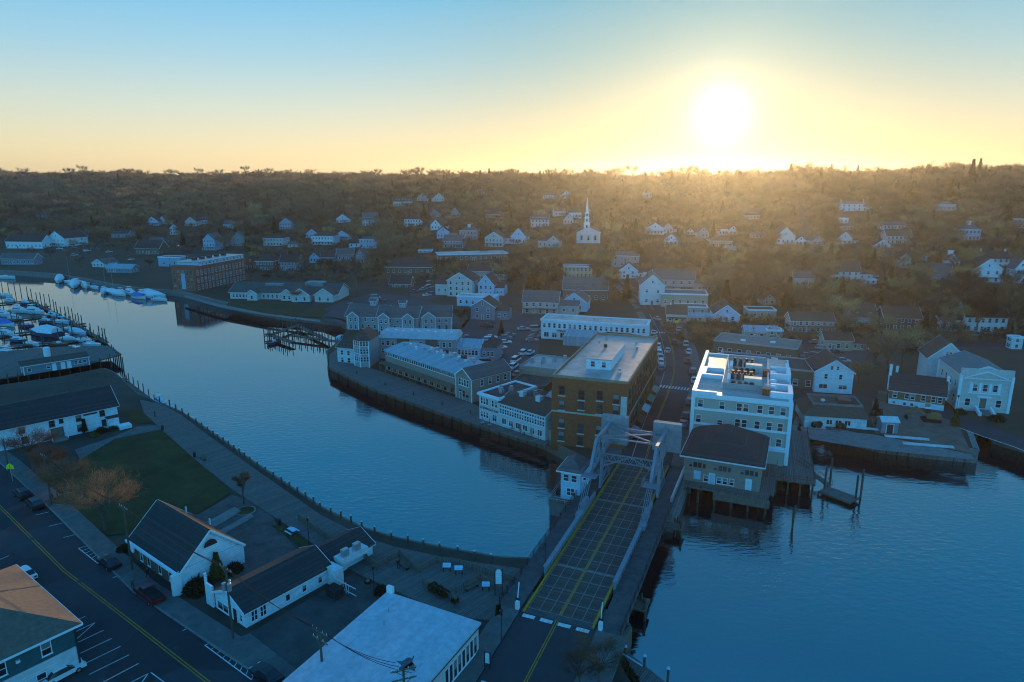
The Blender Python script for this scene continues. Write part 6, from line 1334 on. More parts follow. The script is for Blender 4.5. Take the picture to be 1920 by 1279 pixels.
for i, (px, py, tp, sp, m_) in enumerate([(1660, 700, 628, 5.5, 0), (1690, 690, 610, 6, 2), (1720, 690, 640, 5, 3), (1640, 690, 640, 4, 0), (1750, 680, 615, 5, 0), (1610, 720, 680, 3, 1), (865, 622, 570, 3.4, 3), (558, 566, 540, 3, 1), (670, 555, 480, 2.5, 0), (1790, 560, 480, 5, 3), (1650, 640, 585, 5, 1), (1420, 560, 480, 5, 0), (1560, 570, 520, 5, 2), (1490, 585, 530, 5, 1), (1000, 470, 425, 5, 3), (1350, 530, 470, 5, 2)]):
    big(px, py, tp, 70 + i, sp, 1300, 1.8, .09, TWIG[m_], ['bare tree %s' % w for w in ('behind the shingled shop left end', 'tallest behind the shingled shop', 'dark behind the shingled shop right end', 'right of the right hand car park', 'below the dark red house', 'at the corner of the white gable house', 'between the inn row and the wharf car park', 'before the low green roofed complex', 'pale and slim by the river street', 'dark before the white porch house at right', 'behind the tan gabled house', 'above the tan cottage', 'below the lilac house', 'above the grey boarding house', 'left of the twin cream houses', 'above the brick terrace house')][i])
for i, (px, py) in enumerate([(20, 478), (75, 474), (140, 470), (168, 476), (205, 470), (238, 480), (262, 492), (300, 470), (128, 486), (96, 490), (243, 462), (180, 458), (60, 484), (352, 498), (305, 512), (150, 500), (282, 508), (480, 520), (470, 530), (640, 528), (700, 530), (600, 520), (560, 524), (720, 545), (690, 520), (820, 520), (960, 545), (1030, 545), (1145, 560), (985, 520), (520, 530), (735, 510)]):
    x, y, z = on_hill(px, py); nl = beside(x, y)
    if not hides(x, y, z, 6, 2, .3): plant(g.choice(NEAR), x, y, z, g.uniform(.5, .8), 'low bare tree ' + nl, 'bare trees in the lower town')
def evergreen(px, py, top, seed, spread, label, n=900, mt=None, cat='tree', blade=(1, .3)):
    x, y = at(px, py, 3.05); k = project(x, y, 3)[2] / F; h = (py - top) * k
    plant(conifer(seed, h, spread, n, mt or NEEDLE, blade), x, y, 3.05, 1, label, None, cat, 0)
GOLD = mat('golden_needles', (.11, .085, .02), .9, .4, 2, c2=(.05, .05, .015), spec=.1)
evergreen(409, 1085, 1028, 81, 1.8, 'golden green conifer against the white gable end', 1400, GOLD)
evergreen(160, 812, 786, 82, .9, 'narrow dark cypress by the entrance of the long white hall', 700)
evergreen(940, 632, 605, 83, 2.2, 'dark green pine in the wharf car park', 1100)
evergreen(1640, 782, 750, 84, 1.6, 'dark column shaped evergreen left of the yard shed', 900)
evergreen(1648, 800, 765, 85, 1.4, 'second dark evergreen just beside the yard shed', 900)
evergreen(1790, 798, 770, 86, 1.5, 'olive evergreen bush at the yard corner by the road', 900, GOLD)
evergreen(935, 1165, 1135, 87, .8, 'small dark evergreen in a tub by the bridge railing', 600)
def shrub(px, py, r, label, c=(.035, .03, .015), n=5, z=3.1, sq=.8):
    x, y = at(px, py, z); g2 = np.random.default_rng(int(px * 7 + py)); m_ = 900
    d = g2.normal(0, 1, (m_, 3)); d /= np.linalg.norm(d, axis=1)[:, None]; d[:, 2] = np.abs(d[:, 2]); c0 = d * r * g2.uniform(.7, 1.05, (m_, 1)) * np.array([1, 1, sq]); u = g2.normal(0, .13 * r + .03, (m_, 3)); v = g2.normal(0, .13 * r + .03, (m_, 3))
    tag(put('shrub', np_mesh('shrub', np.stack([c0, c0 + u, c0 + v], 1), mat('shrub_%d' % int(c[0] * 1000 + c[1] * 100000), c, .9, .4, 3, spec=.1)), None, (x, y, z)), label, 'shrub')
shrub(372, 1106, 1.9, 'large dark rounded shrub at the corner of the small white gabled shop')
shrub(438, 1070, 1.3, 'dark shrub right of the golden conifer')
shrub(178, 818, .9, 'yellowish low shrub beside the hall entrance', (.12, .11, .03)); shrub(190, 810, 1.2, 'dark low shrub behind the yellowish one'); shrub(212, 806, 1.0, 'olive shrub right of the hall entrance', (.06, .06, .03))
shrub(232, 1032, 1.0, 'round brown shrub at the street corner of the small white gabled shop', (.05, .035, .02))
for i, px in enumerate((812, 822, 833)): shrub(px, 1102 + i * 6, .75, '%s round shrub in the planter on the boardwalk' % ['left', 'middle', 'right'][i], (.06, .05, .02), z=3.6)
shrub(853, 1126, .55, 'rust coloured shrub in a barrel by the planter', (.14, .05, .02), z=3.7); shrub(1800, 775, 1.3, 'dark hedge left of the columned hall steps'); shrub(1868, 788, 1.6, 'dark hedge right of the columned hall steps'); shrub(690, 1092, .5, 'small dark shrub in a tub on the boardwalk', z=3.8); shrub(715, 1110, 1.0, 'dark shrub behind the flat white roof', z=3.2); shrub(590, 1035, .8, 'leafy shrub at the end of the narrow park lawn', (.06, .06, .02))
for i in range(14):
    px, py = 1140 + i * 3 + g.uniform(-6, 6), 1205 + i * 6; shrub(px, py, g.uniform(.7, 1.2), 'bramble clump on the river bank below the bridge, %s from the bridge' % ORD[i], (.045, .038, .018), z=1.6)

# ------------------------------------------------------------------ cars
def carpaint(n, c, met=.0): return mat('car_' + n, c, .3, 0, metal=met, spec=.6)
CP = {'white': carpaint('white', (.72, .72, .72)), 'silver': carpaint('silver', (.45, .46, .48), .3), 'black': carpaint('black', (.012, .012, .014)), 'grey': carpaint('grey', (.13, .135, .14), .2), 'blue': carpaint('blue', (.05, .12, .24)), 'red': carpaint('red', (.20, .015, .015)), 'tan': carpaint('tan', (.30, .26, .20))}
LAMP = mat('lamp_lens', (.6, .6, .58), .2, 0); TAIL = mat('tail_lens', (.25, .01, .01), .3, 0)
def car_proto(kind):
    L_, Wd = {'sedan': (4.6, 1.8), 'suv': (4.7, 1.9), 'pickup': (5.6, 1.95), 'van': (4.9, 1.95)}[kind]
    hood, tr = {'sedan': (.86, .92), 'suv': (1.0, 1.05), 'pickup': (1.05, 1.05), 'van': (1.0, 1.1)}[kind]
    r = thing('car', kind, 'car', (0, 0, -50)); a = L_ / 2; h = Wd / 2
    prof = [(-a, .35), (a, .35), (a + .02, .62), (a - .15, hood - .08), (a - 1.2, hood), (-a + 1.0, tr), (-a + .05, tr - .06), (-a - .02, .6)]
    def ext(pr, hw, inset=0): 
        m = M(); n = len(pr); vs = [(x, -hw, z) for x, z in pr] + [(x, hw, z) for x, z in pr]; m.add(vs, [tuple(range(n)), tuple(range(2 * n - 1, n - 1, -1))] + [(i, n + i, n + (i + 1) % n, (i + 1) % n) for i in range(n)]); return m
    m = ext(prof, h); m.build('body', CP['white'], r)
    if kind == 'sedan': c0, c1, t0, t1, rf = (-1.75, tr - .02), (1.15, hood - .02), (-1.0), (.35), 1.42
    elif kind == 'suv': c0, c1, t0, t1, rf = (-2.2, tr - .02), (1.2, hood - .02), (-1.85), (.45), 1.72
    elif kind == 'van': c0, c1, t0, t1, rf = (-2.35, tr - .02), (1.7, hood - .02), (-2.2), (.8), 1.9
    else: c0, c1, t0, t1, rf = (-.35, tr - .02), (1.45, hood - .02), (-.2), (.75), 1.75
    hw, ht = h - .06, h - .24; m = M(); vs = []
    for sy in (-1, 1): vs += [(c0[0], sy * hw, c0[1]), (c1[0], sy * hw, c1[1]), (t1, sy * ht, rf), (t0, sy * ht, rf)]
    m.add(vs, [(0, 1, 2, 3), (7, 6, 5, 4), (1, 5, 6, 2), (0, 3, 7, 4)]); m.build('windows', GLASS, r)
    m = M(); m.prism([(t0 - .06, -ht - .02), (t1 + .06, -ht - .02), (t1 + .06, ht + .02), (t0 - .06, ht + .02)], rf - .03, rf + .05, 0, [(t0 + .05, -ht + .08), (t1 - .05, -ht + .08), (t1 - .05, ht - .08), (t0 + .05, ht - .08)]); m.build('roof', CP['white'], r)
    if kind == 'pickup': m = M(); m.box(-a + .15, -h + .12, tr - .03, -.5, h - .12, tr + .02); m.build('cargo_bed', RUBBER, r)
    wm_ = M(); wm_.tube((0, -.11, 0), (0, .11, 0), .33, n=10); wme = wm_.mesh('wheel', RUBBER)
    hb = M(); hb.tube((0, -.12, 0), (0, .12, 0), .19, n=8); hme = hb.mesh('hub', GALV)
    for x in (-a + .85, a - .9):
        for sy in (-1, 1): o = put('wheel', wme, r, (x, sy * (h - .08), .33)); put('hub', hme, o)
    for sy in (-1, 1):
        m = M(); m.box(a - .1, sy * (h - .35) - .18, .6, a + .03, sy * (h - .35) + .18, .76); m.build('headlight', LAMP, r)
        m = M(); m.box(-a - .04, sy * (h - .3) - .16, .62, -a + .08, sy * (h - .3) + .16, .8); m.build('tail_light', TAIL, r)
    remember(r); return r
CARS = {k: car_proto(k) for k in ('sedan', 'suv', 'pickup', 'van')}
def car(px, py, kind, colr, ang, label, group=None, z=3.06, hill=False):
    x, y, zz = on_hill(px, py) if hill else (*at(px, py, z), z)
    o = dup(CARS[kind], (x, y, zz + (.1 if hill else 0)), R(ang), label, group, {'body': CP[colr], 'roof': CP[colr]}); o.name = {'suv': 'suv', 'van': 'van', 'pickup': 'pickup_truck'}.get(kind, 'car')
    o['category'] = {'suv': 'car', 'van': 'van', 'pickup': 'pickup truck'}.get(kind, 'car'); return o
S = 'sedan suv sedan van suv sedan'.split(); Cc = 'white silver grey white black silver blue white tan grey white'.split()
car(43, 932, 'suv', 'black', 140, 'black SUV parked nearer the yellow sign on the left street'); car(66, 950, 'suv', 'black', 140, 'black SUV parked behind the other on the left street'); car(205, 1060, 'sedan', 'black', 142, 'black hatchback parked beside the hatched bay'); car(281, 1120, 'pickup', 'red', 142, 'dark red pickup truck parked by the small white gabled shop'); car(48, 1082, 'sedan', 'white', 143, 'white car behind the roof of the corner house'); car(500, 1272, 'sedan', 'black', 143, 'black car at the bottom picture edge left of the flat white roof'); car(118, 1268, 'sedan', 'white', 55, 'white car nose by the corner house wall')
for i, (px, py, k, c) in enumerate([(1240, 693, 'suv', 'grey'), (1239, 681, 'sedan', 'white'), (1239, 672, 'sedan', 'silver'), (1236, 664, 'suv', 'white'), (1234, 652, 'suv', 'white')]):
    car(px, py, k, c, 80, '%s %s, %s from the near end of the queue on the street' % (c, 'car' if k == 'sedan' else 'SUV', ORD[i]), 'cars queueing on the street', 3.2)
for i, (px, py, k, c) in enumerate([(1302, 716, 'sedan', 'white'), (1299, 700, 'suv', 'grey'), (1291, 662, 'sedan', 'white'), (1286, 648, 'suv', 'silver'), (1280, 634, 'sedan', 'black'), (1273, 620, 'sedan', 'white')]): car(px, py, k, c, 76, '%s %s at the right hand kerb, %s from the near crossing' % (c, 'car' if k == 'sedan' else 'SUV', ORD[i]), 'cars at the right hand kerb', 3.25)
for i, (px, py, k, c) in enumerate([(1229, 636, 'sedan', 'grey'), (1226, 626, 'sedan', 'white'), (1212, 730, 'suv', 'black'), (1219, 712, 'sedan', 'silver')]): car(px, py, k, c, 76, ['grey car at the left kerb before the far crossing', 'white car at the left kerb touching the far crossing', 'black SUV at the left kerb under the brick block', 'silver car at the left kerb under the brick block'][i], 'cars at the left hand kerb', 3.25)
for px, py, k, c, lb in [(1252, 660, 'sedan', 'silver', 'silver car driving alone left of the yellow centre line'), (1265, 645, 'suv', 'black', 'dark SUV driving towards the bridge by the far crossing'), (1289, 679, 'sedan', 'black', 'dark car at the right kerb before the cream building'), (1293, 757, 'suv', 'grey', 'grey SUV beside the cream building corner'), (1286, 783, 'sedan', 'black', 'black car with pale roof beside the hip roofed restaurant'), (1281, 799, 'sedan', 'blue', 'blue car nearest the bridge on the right'), (1232, 600, 'sedan', 'silver', 'silver car turning at the street corner'), (1191, 553, 'sedan', 'white', 'white car climbing the hill street'), (1197, 560, 'sedan', 'grey', 'grey car right behind the white one on the hill street')]:
    car(px, py, k, c, 72 if py > 620 else 100, lb, None, 3.25)
WL = [(921, 635), (918, 640), (911, 650), (921, 648), (902, 660), (902, 667), (893, 674), (915, 675), (923, 671), (929, 665), (929, 660), (938, 654), (947, 644), (949, 636), (955, 630), (912, 682)]
for i, (px, py) in enumerate(WL):
    k, c = S[i % 6], Cc[(i * 3) % 11]; car(px, py, k, c, 12, '%s %s in the wharf car park double row, %s from the back' % (c, {'sedan': 'car', 'suv': 'SUV', 'van': 'van'}[k], ORD[sorted(WL, key=lambda p: p[1]).index((px, py))]), 'cars in the wharf car park')
car(864, 633, 'pickup', 'blue', 5, 'blue pickup at the left end of the wharf car park')
RL = [(981, 619), (1005, 619), (1005, 628), (1002, 633), (997, 640), (982, 664), (994, 664), (967, 678), (963, 690), (955, 702), (970, 704), (1001, 703), (1020, 716)]
for i, (px, py) in enumerate(RL):
    k, c = S[(i + 2) % 6], Cc[(i * 4 + 1) % 11]; car(px, py, k, c, 68 if i > 4 else 12, '%s %s right in the wharf car park, %s from the back' % (c, {'sedan': 'car', 'suv': 'SUV', 'van': 'van'}[k], ORD[i]), 'cars in the wharf car park')
UL = [(777, 548), (794, 544), (801, 542), (806, 540), (801, 555), (811, 553), (819, 551), (826, 549), (834, 548), (805, 533), (825, 534), (786, 530)]
for i, (px, py) in enumerate(UL):
    k, c = S[(i * 5) % 6], Cc[(i * 3 + 2) % 11]; car(px, py, k, c, 50, '%s %s in the upper car park, %s from the left' % (c, {'sedan': 'car', 'suv': 'SUV', 'van': 'van'}[k], ORD[sorted(p[0] + p[1] * .01 for p in UL).index(px + py * .01)]), 'cars in the upper car park')
for px, py, k, c, lb in [(704, 560, 'van', 'silver', 'silver van behind the grey inn row'), (715, 565, 'sedan', 'black', 'black car beside the silver van behind the inn row'), (660, 573, 'sedan', 'red', 'dark red car left behind the inn row'), (671, 576, 'sedan', 'white', 'white car beside the dark red one behind the inn row'), (912, 614, 'pickup', 'red', 'dark red pickup before the slate blue gabled house'), (1542, 656, 'suv', 'silver', 'silver SUV in front of the tan gabled house'), (1547, 670, 'sedan', 'white', 'white car below the silver SUV'), (1530, 670, 'suv', 'black', 'black SUV left of the white car'), (1512, 669, 'sedan', 'grey', 'grey car left of the black SUV'), (1502, 676, 'suv', 'black', 'large black SUV nearest the cream building'), (1566, 663, 'sedan', 'black', 'black car under the wall of the tan gabled house'), (1580, 679, 'sedan', 'silver', 'silver car behind the white gable house roof'), (1616, 656, 'sedan', 'white', 'white car alone right of the tan gabled house'), (1527, 644, 'sedan', 'silver', 'silver car below the boarding house balcony'), (1827, 630, 'van', 'silver', 'silver van before the broad white house'), (1850, 626, 'sedan', 'grey', 'grey car right of the silver van')]:
    car(px, py, k, c, g.choice([10, 70, -20]), lb)
for px, py, k, c, lb in [(1146, 448, 'sedan', 'white', 'white car on the lane right of the church'), (1182, 461, 'sedan', 'silver', 'silver car on the hill lane right below the church'), (1548, 462, 'sedan', 'white', 'white car beside the cream cottage on the hill lane'), (1553, 521, 'sedan', 'white', 'white car left of the lilac house'), (1638, 520, 'sedan', 'white', 'white car beside the small flat pale house'), (1714, 503, 'sedan', 'white', 'white car by the tall narrow cream house')]:
    car(px, py, k, c, g.uniform(-20, 20), lb, None, hill=True)
for i, (px, py, k, c) in enumerate([(112, 468, 'sedan', 'white'), (124, 471, 'suv', 'grey'), (138, 466, 'sedan', 'silver'), (150, 470, 'sedan', 'black'), (164, 472, 'van', 'white'), (176, 467, 'sedan', 'blue'), (190, 470, 'suv', 'black'), (205, 474, 'sedan', 'white'), (216, 480, 'sedan', 'grey'), (140, 480, 'suv', 'silver'), (155, 484, 'sedan', 'red'), (246, 488, 'sedan', 'white')]):
    car(px, py, k, c, 30 + 25 * (i % 3), '%s %s in the far left shore car park, %s from the left' % (c, {'sedan': 'car', 'suv': 'SUV', 'van': 'van'}[k], ORD[sorted([112, 124, 138, 150, 164, 176, 190, 205, 216, 140, 155, 246]).index(px)]), 'cars in the far shore car park', None, True)
hl = car(334, 462, 'sedan', 'grey', -70, 'car with lit headlights coming down the road beyond the mill', None, hill=True)
for c in [o for o in col.objects if o.parent == hl and o.name.startswith('headlight')]: c.material_slots[0].link = 'OBJECT'; c.material_slots[0].material = mat('lit_headlight', (1, .85, .6), .3, 0, emit=60)
for k in CARS.values():
    for c in list(CH[k.name]):
        for d in CH.get(c.name, ()): bpy.data.objects.remove(d)
        bpy.data.objects.remove(c)
    bpy.data.objects.remove(k)
# ------------------------------------------------------------------ boats
HULLW = mat('hull_gelcoat', (.66, .67, .68), .35, .1, 1); HULLB = mat('hull_navy', (.03, .05, .10), .35, .1, 1); WRAP = mat('shrink_wrap', (.62, .66, .70), .5, .1, .8); BLUEC = mat('blue_canvas', (.05, .16, .45), .7, .15, 1); TEAK = mat('varnished_hull', (.14, .06, .03), .5, .2, 2)
def hull(l, bw, h, mt, parent, name='hull'):
    """boat hull: sharp bow at +x, square stern, flared sides"""
    st = [(-.5, .42, 1, .0), (-.2, .5, .95, .0), (.12, .48, .98, .02), (.34, .32, 1.08, .08), (.5, .02, 1.22, .3)]; m = M(); vs = []
    for x, b_, t, k in st: vs += [(x * l, 0, -.45 + k * h), (x * l, b_ * bw * .75, .1 + k * h), (x * l, b_ * bw, h * t), (x * l, -b_ * bw, h * t), (x * l, -b_ * bw * .75, .1 + k * h)]
    fs = []
    for i in range(len(st) - 1):
        for j in range(5): a = i * 5 + j; c = i * 5 + (j + 1) % 5; fs.append((a, a + 5, c + 5, c))
    fs.append((0, 1, 2, 3, 4)[::-1]); m.add(vs, fs); return m.build(name, mt, parent)
def boat(px, py, l, kind, ang, label, group=None, hm=None, cover=None):
    x, y = at(px, py, .3); r = thing('motor_boat' if kind != 'sail' else 'sailing_boat', label, 'boat', (x, y, .05), R(ang), group); bw = l * .33; h = .11 * l + .25; hull(l, bw, h, hm or HULLW, r)
    if kind == 'wrap':
        m = M(); n = 7; vs = []; 
        for i in range(n):
            f = i / (n - 1); xx = (-.5 + f) * l; hh = h + l * .16 * math.sin(math.pi * min(1, .25 + f * .75)) * (1.15 if f < .5 else 1); wd = bw * .52 * (1 if f < .55 else max(.05, 1 - (f - .55) * 2.1)); vs += [(xx, -wd, h * .9), (xx, -wd * .55, h + (hh - h) * .75), (xx, 0, hh), (xx, wd * .55, h + (hh - h) * .75), (xx, wd, h * .9)]
        m.add(vs, [(i * 5 + j, i * 5 + j + 1, i * 5 + j + 6, i * 5 + j + 5) for i in range(n - 1) for j in range(4)] + [(0, 4, 3, 2, 1), tuple((n - 1) * 5 + j for j in range(5))]); m.build('cover', cover or WRAP, r)
    elif kind == 'cruiser':
        m = M(); m.prism([(-.32 * l, -bw * .36), (.22 * l, -bw * .30), (.30 * l, 0), (.22 * l, bw * .30), (-.32 * l, bw * .36)], h, h + .085 * l, 0, [(-.3 * l, -bw * .3), (.12 * l, -bw * .24), (.17 * l, 0), (.12 * l, bw * .24), (-.3 * l, bw * .3)]); m.build('cabin', HULLW, r)
        m = M(); m.box(-.30 * l, -bw * .335, h + .03 * l, .14 * l, bw * .335, h + .06 * l); m.build('cabin_windows', GLASS, r)
        m = M(); m.prism([(-.28 * l, -bw * .26), (.02 * l, -bw * .24), (.02 * l, bw * .24), (-.28 * l, bw * .26)], h + .085 * l, h + .13 * l, 0, [(-.28 * l, -bw * .24), (-.03 * l, -bw * .2), (-.03 * l, bw * .2), (-.28 * l, bw * .24)]); m.build('flybridge', HULLW, r)
        m = M(); m.box(-.26 * l, -bw * .24, h + .20 * l, -.06 * l, bw * .24, h + .208 * l)
        for xx in (-.25 * l, -.07 * l):
            for yy_ in (-bw * .22, bw * .22): m.tube((xx, yy_, h + .12 * l), (xx, yy_, h + .2 * l), .03, n=4)
        m.build('bimini_top', cover or HULLW, r); m = M(); m.tube((.25 * l, -bw * .28, h + .1), (.47 * l, 0, h * 1.2 + .5), .03, n=4); m.tube((.25 * l, bw * .28, h + .1), (.47 * l, 0, h * 1.2 + .5), .03, n=4); m.build('bow_rail', GALV, r)
    elif kind == 'open':
        m = M(); m.box(-.42 * l, -bw * .33, h * .6, .2 * l, bw * .33, h * .68); m.build('floor', W['tan'], r); m = M(); m.box(-.1 * l, -bw * .16, h * .68, .06 * l, bw * .16, h + .6); m.build('console', HULLW, r); m = M(); m.box(-.55 * l, -.22, h * .3, -.49 * l, .22, h + .5); m.build('outboard', DARKMETAL, r)
        if cover: m = M(); m.prism([(-.2 * l, -bw * .3), (.12 * l, -bw * .3), (.12 * l, bw * .3), (-.2 * l, bw * .3)], h + 1.5, h + 1.6); [m.tube((a, b_, h * .6), (a, b_, h + 1.5), .03, n=4) for a in (-.19 * l, .11 * l) for b_ in (-bw * .28, bw * .28)]; m.build('canopy', cover, r)
    elif kind == 'sail':
        m = M(); m.prism([(-.2 * l, -bw * .25), (.2 * l, -bw * .2), (.2 * l, bw * .2), (-.2 * l, bw * .25)], h, h + .4); m.build('cabin', HULLW, r); m = M(); m.tube((.08 * l, 0, h), (.08 * l, 0, h + 1.3 * l), .07, .04, 6); m.build('mast', GALV, r); m = M(); m.tube((.08 * l, 0, h + 1), (-.35 * l, 0, h + 1.05), .12, .1, 6); m.build('boom', cover or BLUEC, r)
    return r
for a in [(12, 555, 9, 'open', -20, 'small open boat at the far left end of the marina', None), (38, 585, 11, 'cruiser', -20, 'white cabin cruiser behind the outer marina piles', None), (66, 587, 12, 'cruiser', -20, 'largest of the paired white cruisers at the outer marina piles', None), (8, 592, 10, 'cruiser', -20, 'white cruiser cut by the left edge in the marina', None), (118, 605, 9, 'open', -20, 'open boat with pale canopy near the outer marina piles', None, None, W['pale'])]: boat(*a[:6], a[6], *(a[7:]))
boat(82, 628, 15, 'wrap', 160, 'large blue white shrink wrapped motor yacht in the middle of the marina', None, HULLB)
boat(12, 610, 10, 'wrap', -20, 'boat under a bright blue cover at the left edge', None, HULLW, BLUEC); boat(14, 628, 9, 'cruiser', -20, 'white runabout under the blue covered boat', None)
boat(22, 672, 13, 'cruiser', -16, 'white cruiser with tall enclosed bridge by the wharf shed', None); boat(150, 668, 10, 'cruiser', -30, 'white sport boat with radar arch beside the wharf shed roof', None); boat(112, 648, 9, 'open', -20, 'brown varnished boat hull ashore behind the wharf shed', None, TEAK)
boat(158, 640, 8, 'open', -20, 'small boat with dark canopy inside the marina corner', None, HULLW, BLUEC); boat(175, 648, 8, 'open', -20, 'low skiff nearest the marina corner piles', None); boat(148, 625, 8, 'wrap', -20, 'small covered boat near the marina mid piles', None)
for i, (px, py, l, kd) in enumerate([(20, 565, 9, 'cruiser'), (50, 570, 9, 'cruiser'), (30, 598, 10, 'cruiser'), (52, 612, 10, 'open'), (100, 592, 9, 'cruiser'), (36, 640, 10, 'cruiser'), (60, 646, 9, 'open'), (108, 626, 9, 'cruiser'), (130, 618, 8, 'open'), (88, 604, 9, 'cruiser')]):
    boat(px, py, l * .8, kd, -20, '%s in the inner marina berths, %s from the left' % ({'wrap': 'covered boat', 'cruiser': 'cabin boat', 'open': 'open boat'}[kd], ORD[sorted([20, 50, 30, 52, 100, 36, 60, 108, 130, 88]).index(px)]), 'boats in the inner marina berths', [HULLW, HULLB][i % 2])
boat(302, 757, 7, 'cruiser', -45, 'small white pilot boat moored at the head of the boardwalk', None)
boat(130, 637, 8, 'sail', -20, 'sailing boat with bare mast in the marina', None)
for i, (px, py, l, kd, an, cv) in enumerate([(112, 516, 13, 'wrap', -60, None), (140, 517, 13, 'wrap', -60, None), (160, 521, 9, 'cruiser', -50, None), (178, 524, 9, 'open', -40, BLUEC), (195, 527, 9, 'cruiser', -60, None), (212, 532, 8, 'wrap', -30, None), (230, 539, 9, 'cruiser', -30, None), (246, 543, 11, 'cruiser', -40, None), (262, 544, 9, 'wrap', -30, BLUEC), (272, 534, 11, 'cruiser', -20, None), (288, 549, 13, 'wrap', -15, None), (300, 541, 8, 'open', -20, None), (258, 534, 8, 'open', -50, None), (12, 510, 11, 'open', -10, None), (150, 492, 10, 'cruiser', 0, None), (225, 520, 9, 'wrap', -30, None)]):
    py = float(np.interp(px, [0, 60, 100, 150, 200, 250, 310], [515, 519, 522, 530, 540, 549, 554])) + 4 + (i * 5 % 7)
    boat(px, py, l * 1.15, kd, an, '%s on the far shore left of the mill, %s from the left' % ({'wrap': 'shrink wrapped boat', 'cruiser': 'white cabin boat', 'open': 'small open boat'}[kd], ORD[sorted([112, 140, 160, 178, 195, 212, 230, 246, 262, 272, 288, 300, 258, 12, 150, 225]).index(px)]), 'boats along the far shore', HULLW, cv)
for i, (px, py, l) in enumerate([(131, 531, 11), (212, 548, 13), (198, 544, 9)]): boat(px, py, l, 'sail', -40, 'bare masted sailing boat on the far shore, %s' % ['left of the shrink wrapped pair', 'with the tallest mast', 'with a short mast beside the tallest'][i], 'masts on the far shore')
boat(640, 636, 7, 'wrap', 80, 'small pale covered boat beside the pier end by the wharf', None); boat(515, 643, 6, 'open', 60, 'blue open boat tied inside the wooden pier', None, HULLB)

# ------------------------------------------------------------------ docks and piles
def dock(name, px0, px1, wd, z, label, m=None, piles=0, step=5, lab2=None):
    a, c = Vector(at(*px0, z)), Vector(at(*px1, z)); d = (c - a).normalized(); n = Vector((d.y, -d.x)) * wd / 2; ln = (c - a).length
    r = thing(name, label, 'dock', (a.x, a.y, 0), math.atan2(d.y, d.x)); b_ = M(); b_.box(0, -wd / 2, z - .25, ln, wd / 2, z); b_.build('decking', m or DECK, r)
    k = M(); k.box(0, -wd / 2 - .08, z - .4, ln, -wd / 2, z + .02); k.box(0, wd / 2, z - .4, ln, wd / 2 + .08, z + .02); k.build('edge_beam', WOOD, r)
    for i in range(int(ln / step) + 1):
        for sy in (-1, 1): q = M(); q.tube((min(ln, i * step), sy * (wd / 2 + .25), -4), (min(ln, i * step), sy * (wd / 2 + .25), z + piles * rnd.uniform(.7, 1.15)), .16, .14, 6); q.build('pile', PILE, r)
    return r
for i, (p, q) in enumerate([((-30, 571), (62, 563)), ((-30, 588), (92, 574)), ((-30, 606), (112, 588)), ((-30, 634), (160, 606)), ((-30, 652), (192, 634))]): dock('floating_dock', p, q, 1.8, .7, 'marina finger dock between moored boats, %s from the far side' % ORD[i], None, 1.8, 6)
dock('floating_dock', (62, 566), (128, 600), 1.4, .8, 'dock along the outer marina piles, upstream half', None, 1.5, 6); dock('floating_dock', (128, 600), (200, 642), 1.4, .8, 'dock along the outer marina piles, downstream half', None, 1.5, 6)
deck('marina_wharf', [at(x, y, 3.0) for x, y in [(-40, 662), (110, 650), (205, 648), (228, 664), (150, 685), (-40, 716)]], 3.0, .4, DECK, ang=R(10))
def pile(px, py, h, label, group, z=0, lean=0, r=.17, name='mooring_pile'):
    x, y = at(px, py, z); m = M(); m.tube((0, 0, -4), (lean, 0, h - .25), r * 1.1, r, 8); m.tube((lean, 0, h - .25), (lean * 1.03, 0, h), r * 1.05, r * .6, 8); tag(m.build(name, PILE, None, (x, y, 0)), label, 'pile', group)
OUT = [(5, 546), (17, 549), (29, 551), (40, 553), (52, 556), (61, 566), (70, 568), (78, 571), (85, 573), (95, 577), (103, 588), (108, 592), (116, 598), (124, 597), (131, 602), (138, 606), (144, 612), (150, 617), (156, 622), (172, 634), (188, 640), (195, 646), (200, 650)]
for i, (px, py) in enumerate(OUT): pile(px, py, rnd.uniform(5.2, 7.0), 'tall dark mooring pile of the outer marina row, %s from the upstream end' % ORD[i], 'outer marina piles')
for i, (px, py) in enumerate([(6, 575), (22, 600), (34, 610), (46, 616), (60, 604), (74, 612), (90, 618), (104, 610), (120, 622), (136, 628), (30, 640), (52, 644), (80, 648), (110, 634)]): pile(px, py, rnd.uniform(3.2, 5), 'shorter pile inside the marina, %s from the left' % ORD[sorted([6, 22, 34, 46, 60, 74, 90, 104, 120, 136, 30, 52, 80, 110]).index(px)], 'inner marina piles')
for i in range(13):
    f = i / 12; pile(228 - 230 * f, 684 + 46 * f, 3.6 + .8 * (i % 2), 'wharf support pile under the marina shed, %s from the right' % ORD[i], 'marina wharf piles')
for i in range(6): pile(212 + i * 4, 668 + i * 5, 4.2, 'corner pile at the marina wharf end, %s from the left' % ORD[i], 'marina wharf corner piles')
b = Bld('wharf_shed', 'long low shed with white framed windows on the marina wharf', 'shed', (-147.5, 197.0), 22); b.o.location = (*at(46, 704, 3.0), 3.0); b.o.rotation_euler[2] = R(44)
b.walls(0, 0, 17, 4.2, 0, 2.7, W['slate']); m = M(); m.add([(-.5, -.5, 2.75), (17.4, -.5, 2.75), (17.4, 4.6, 3.5), (-.5, 4.6, 3.5), (-.5, -.5, 2.6), (17.4, -.5, 2.6), (17.4, 4.6, 3.3), (-.5, 4.6, 3.3)], [(0, 1, 2, 3), (7, 6, 5, 4), (0, 4, 5, 1), (1, 5, 6, 2), (2, 6, 7, 3), (3, 7, 4, 0)]); b.ro = b.part('roof', m, ROOFB)
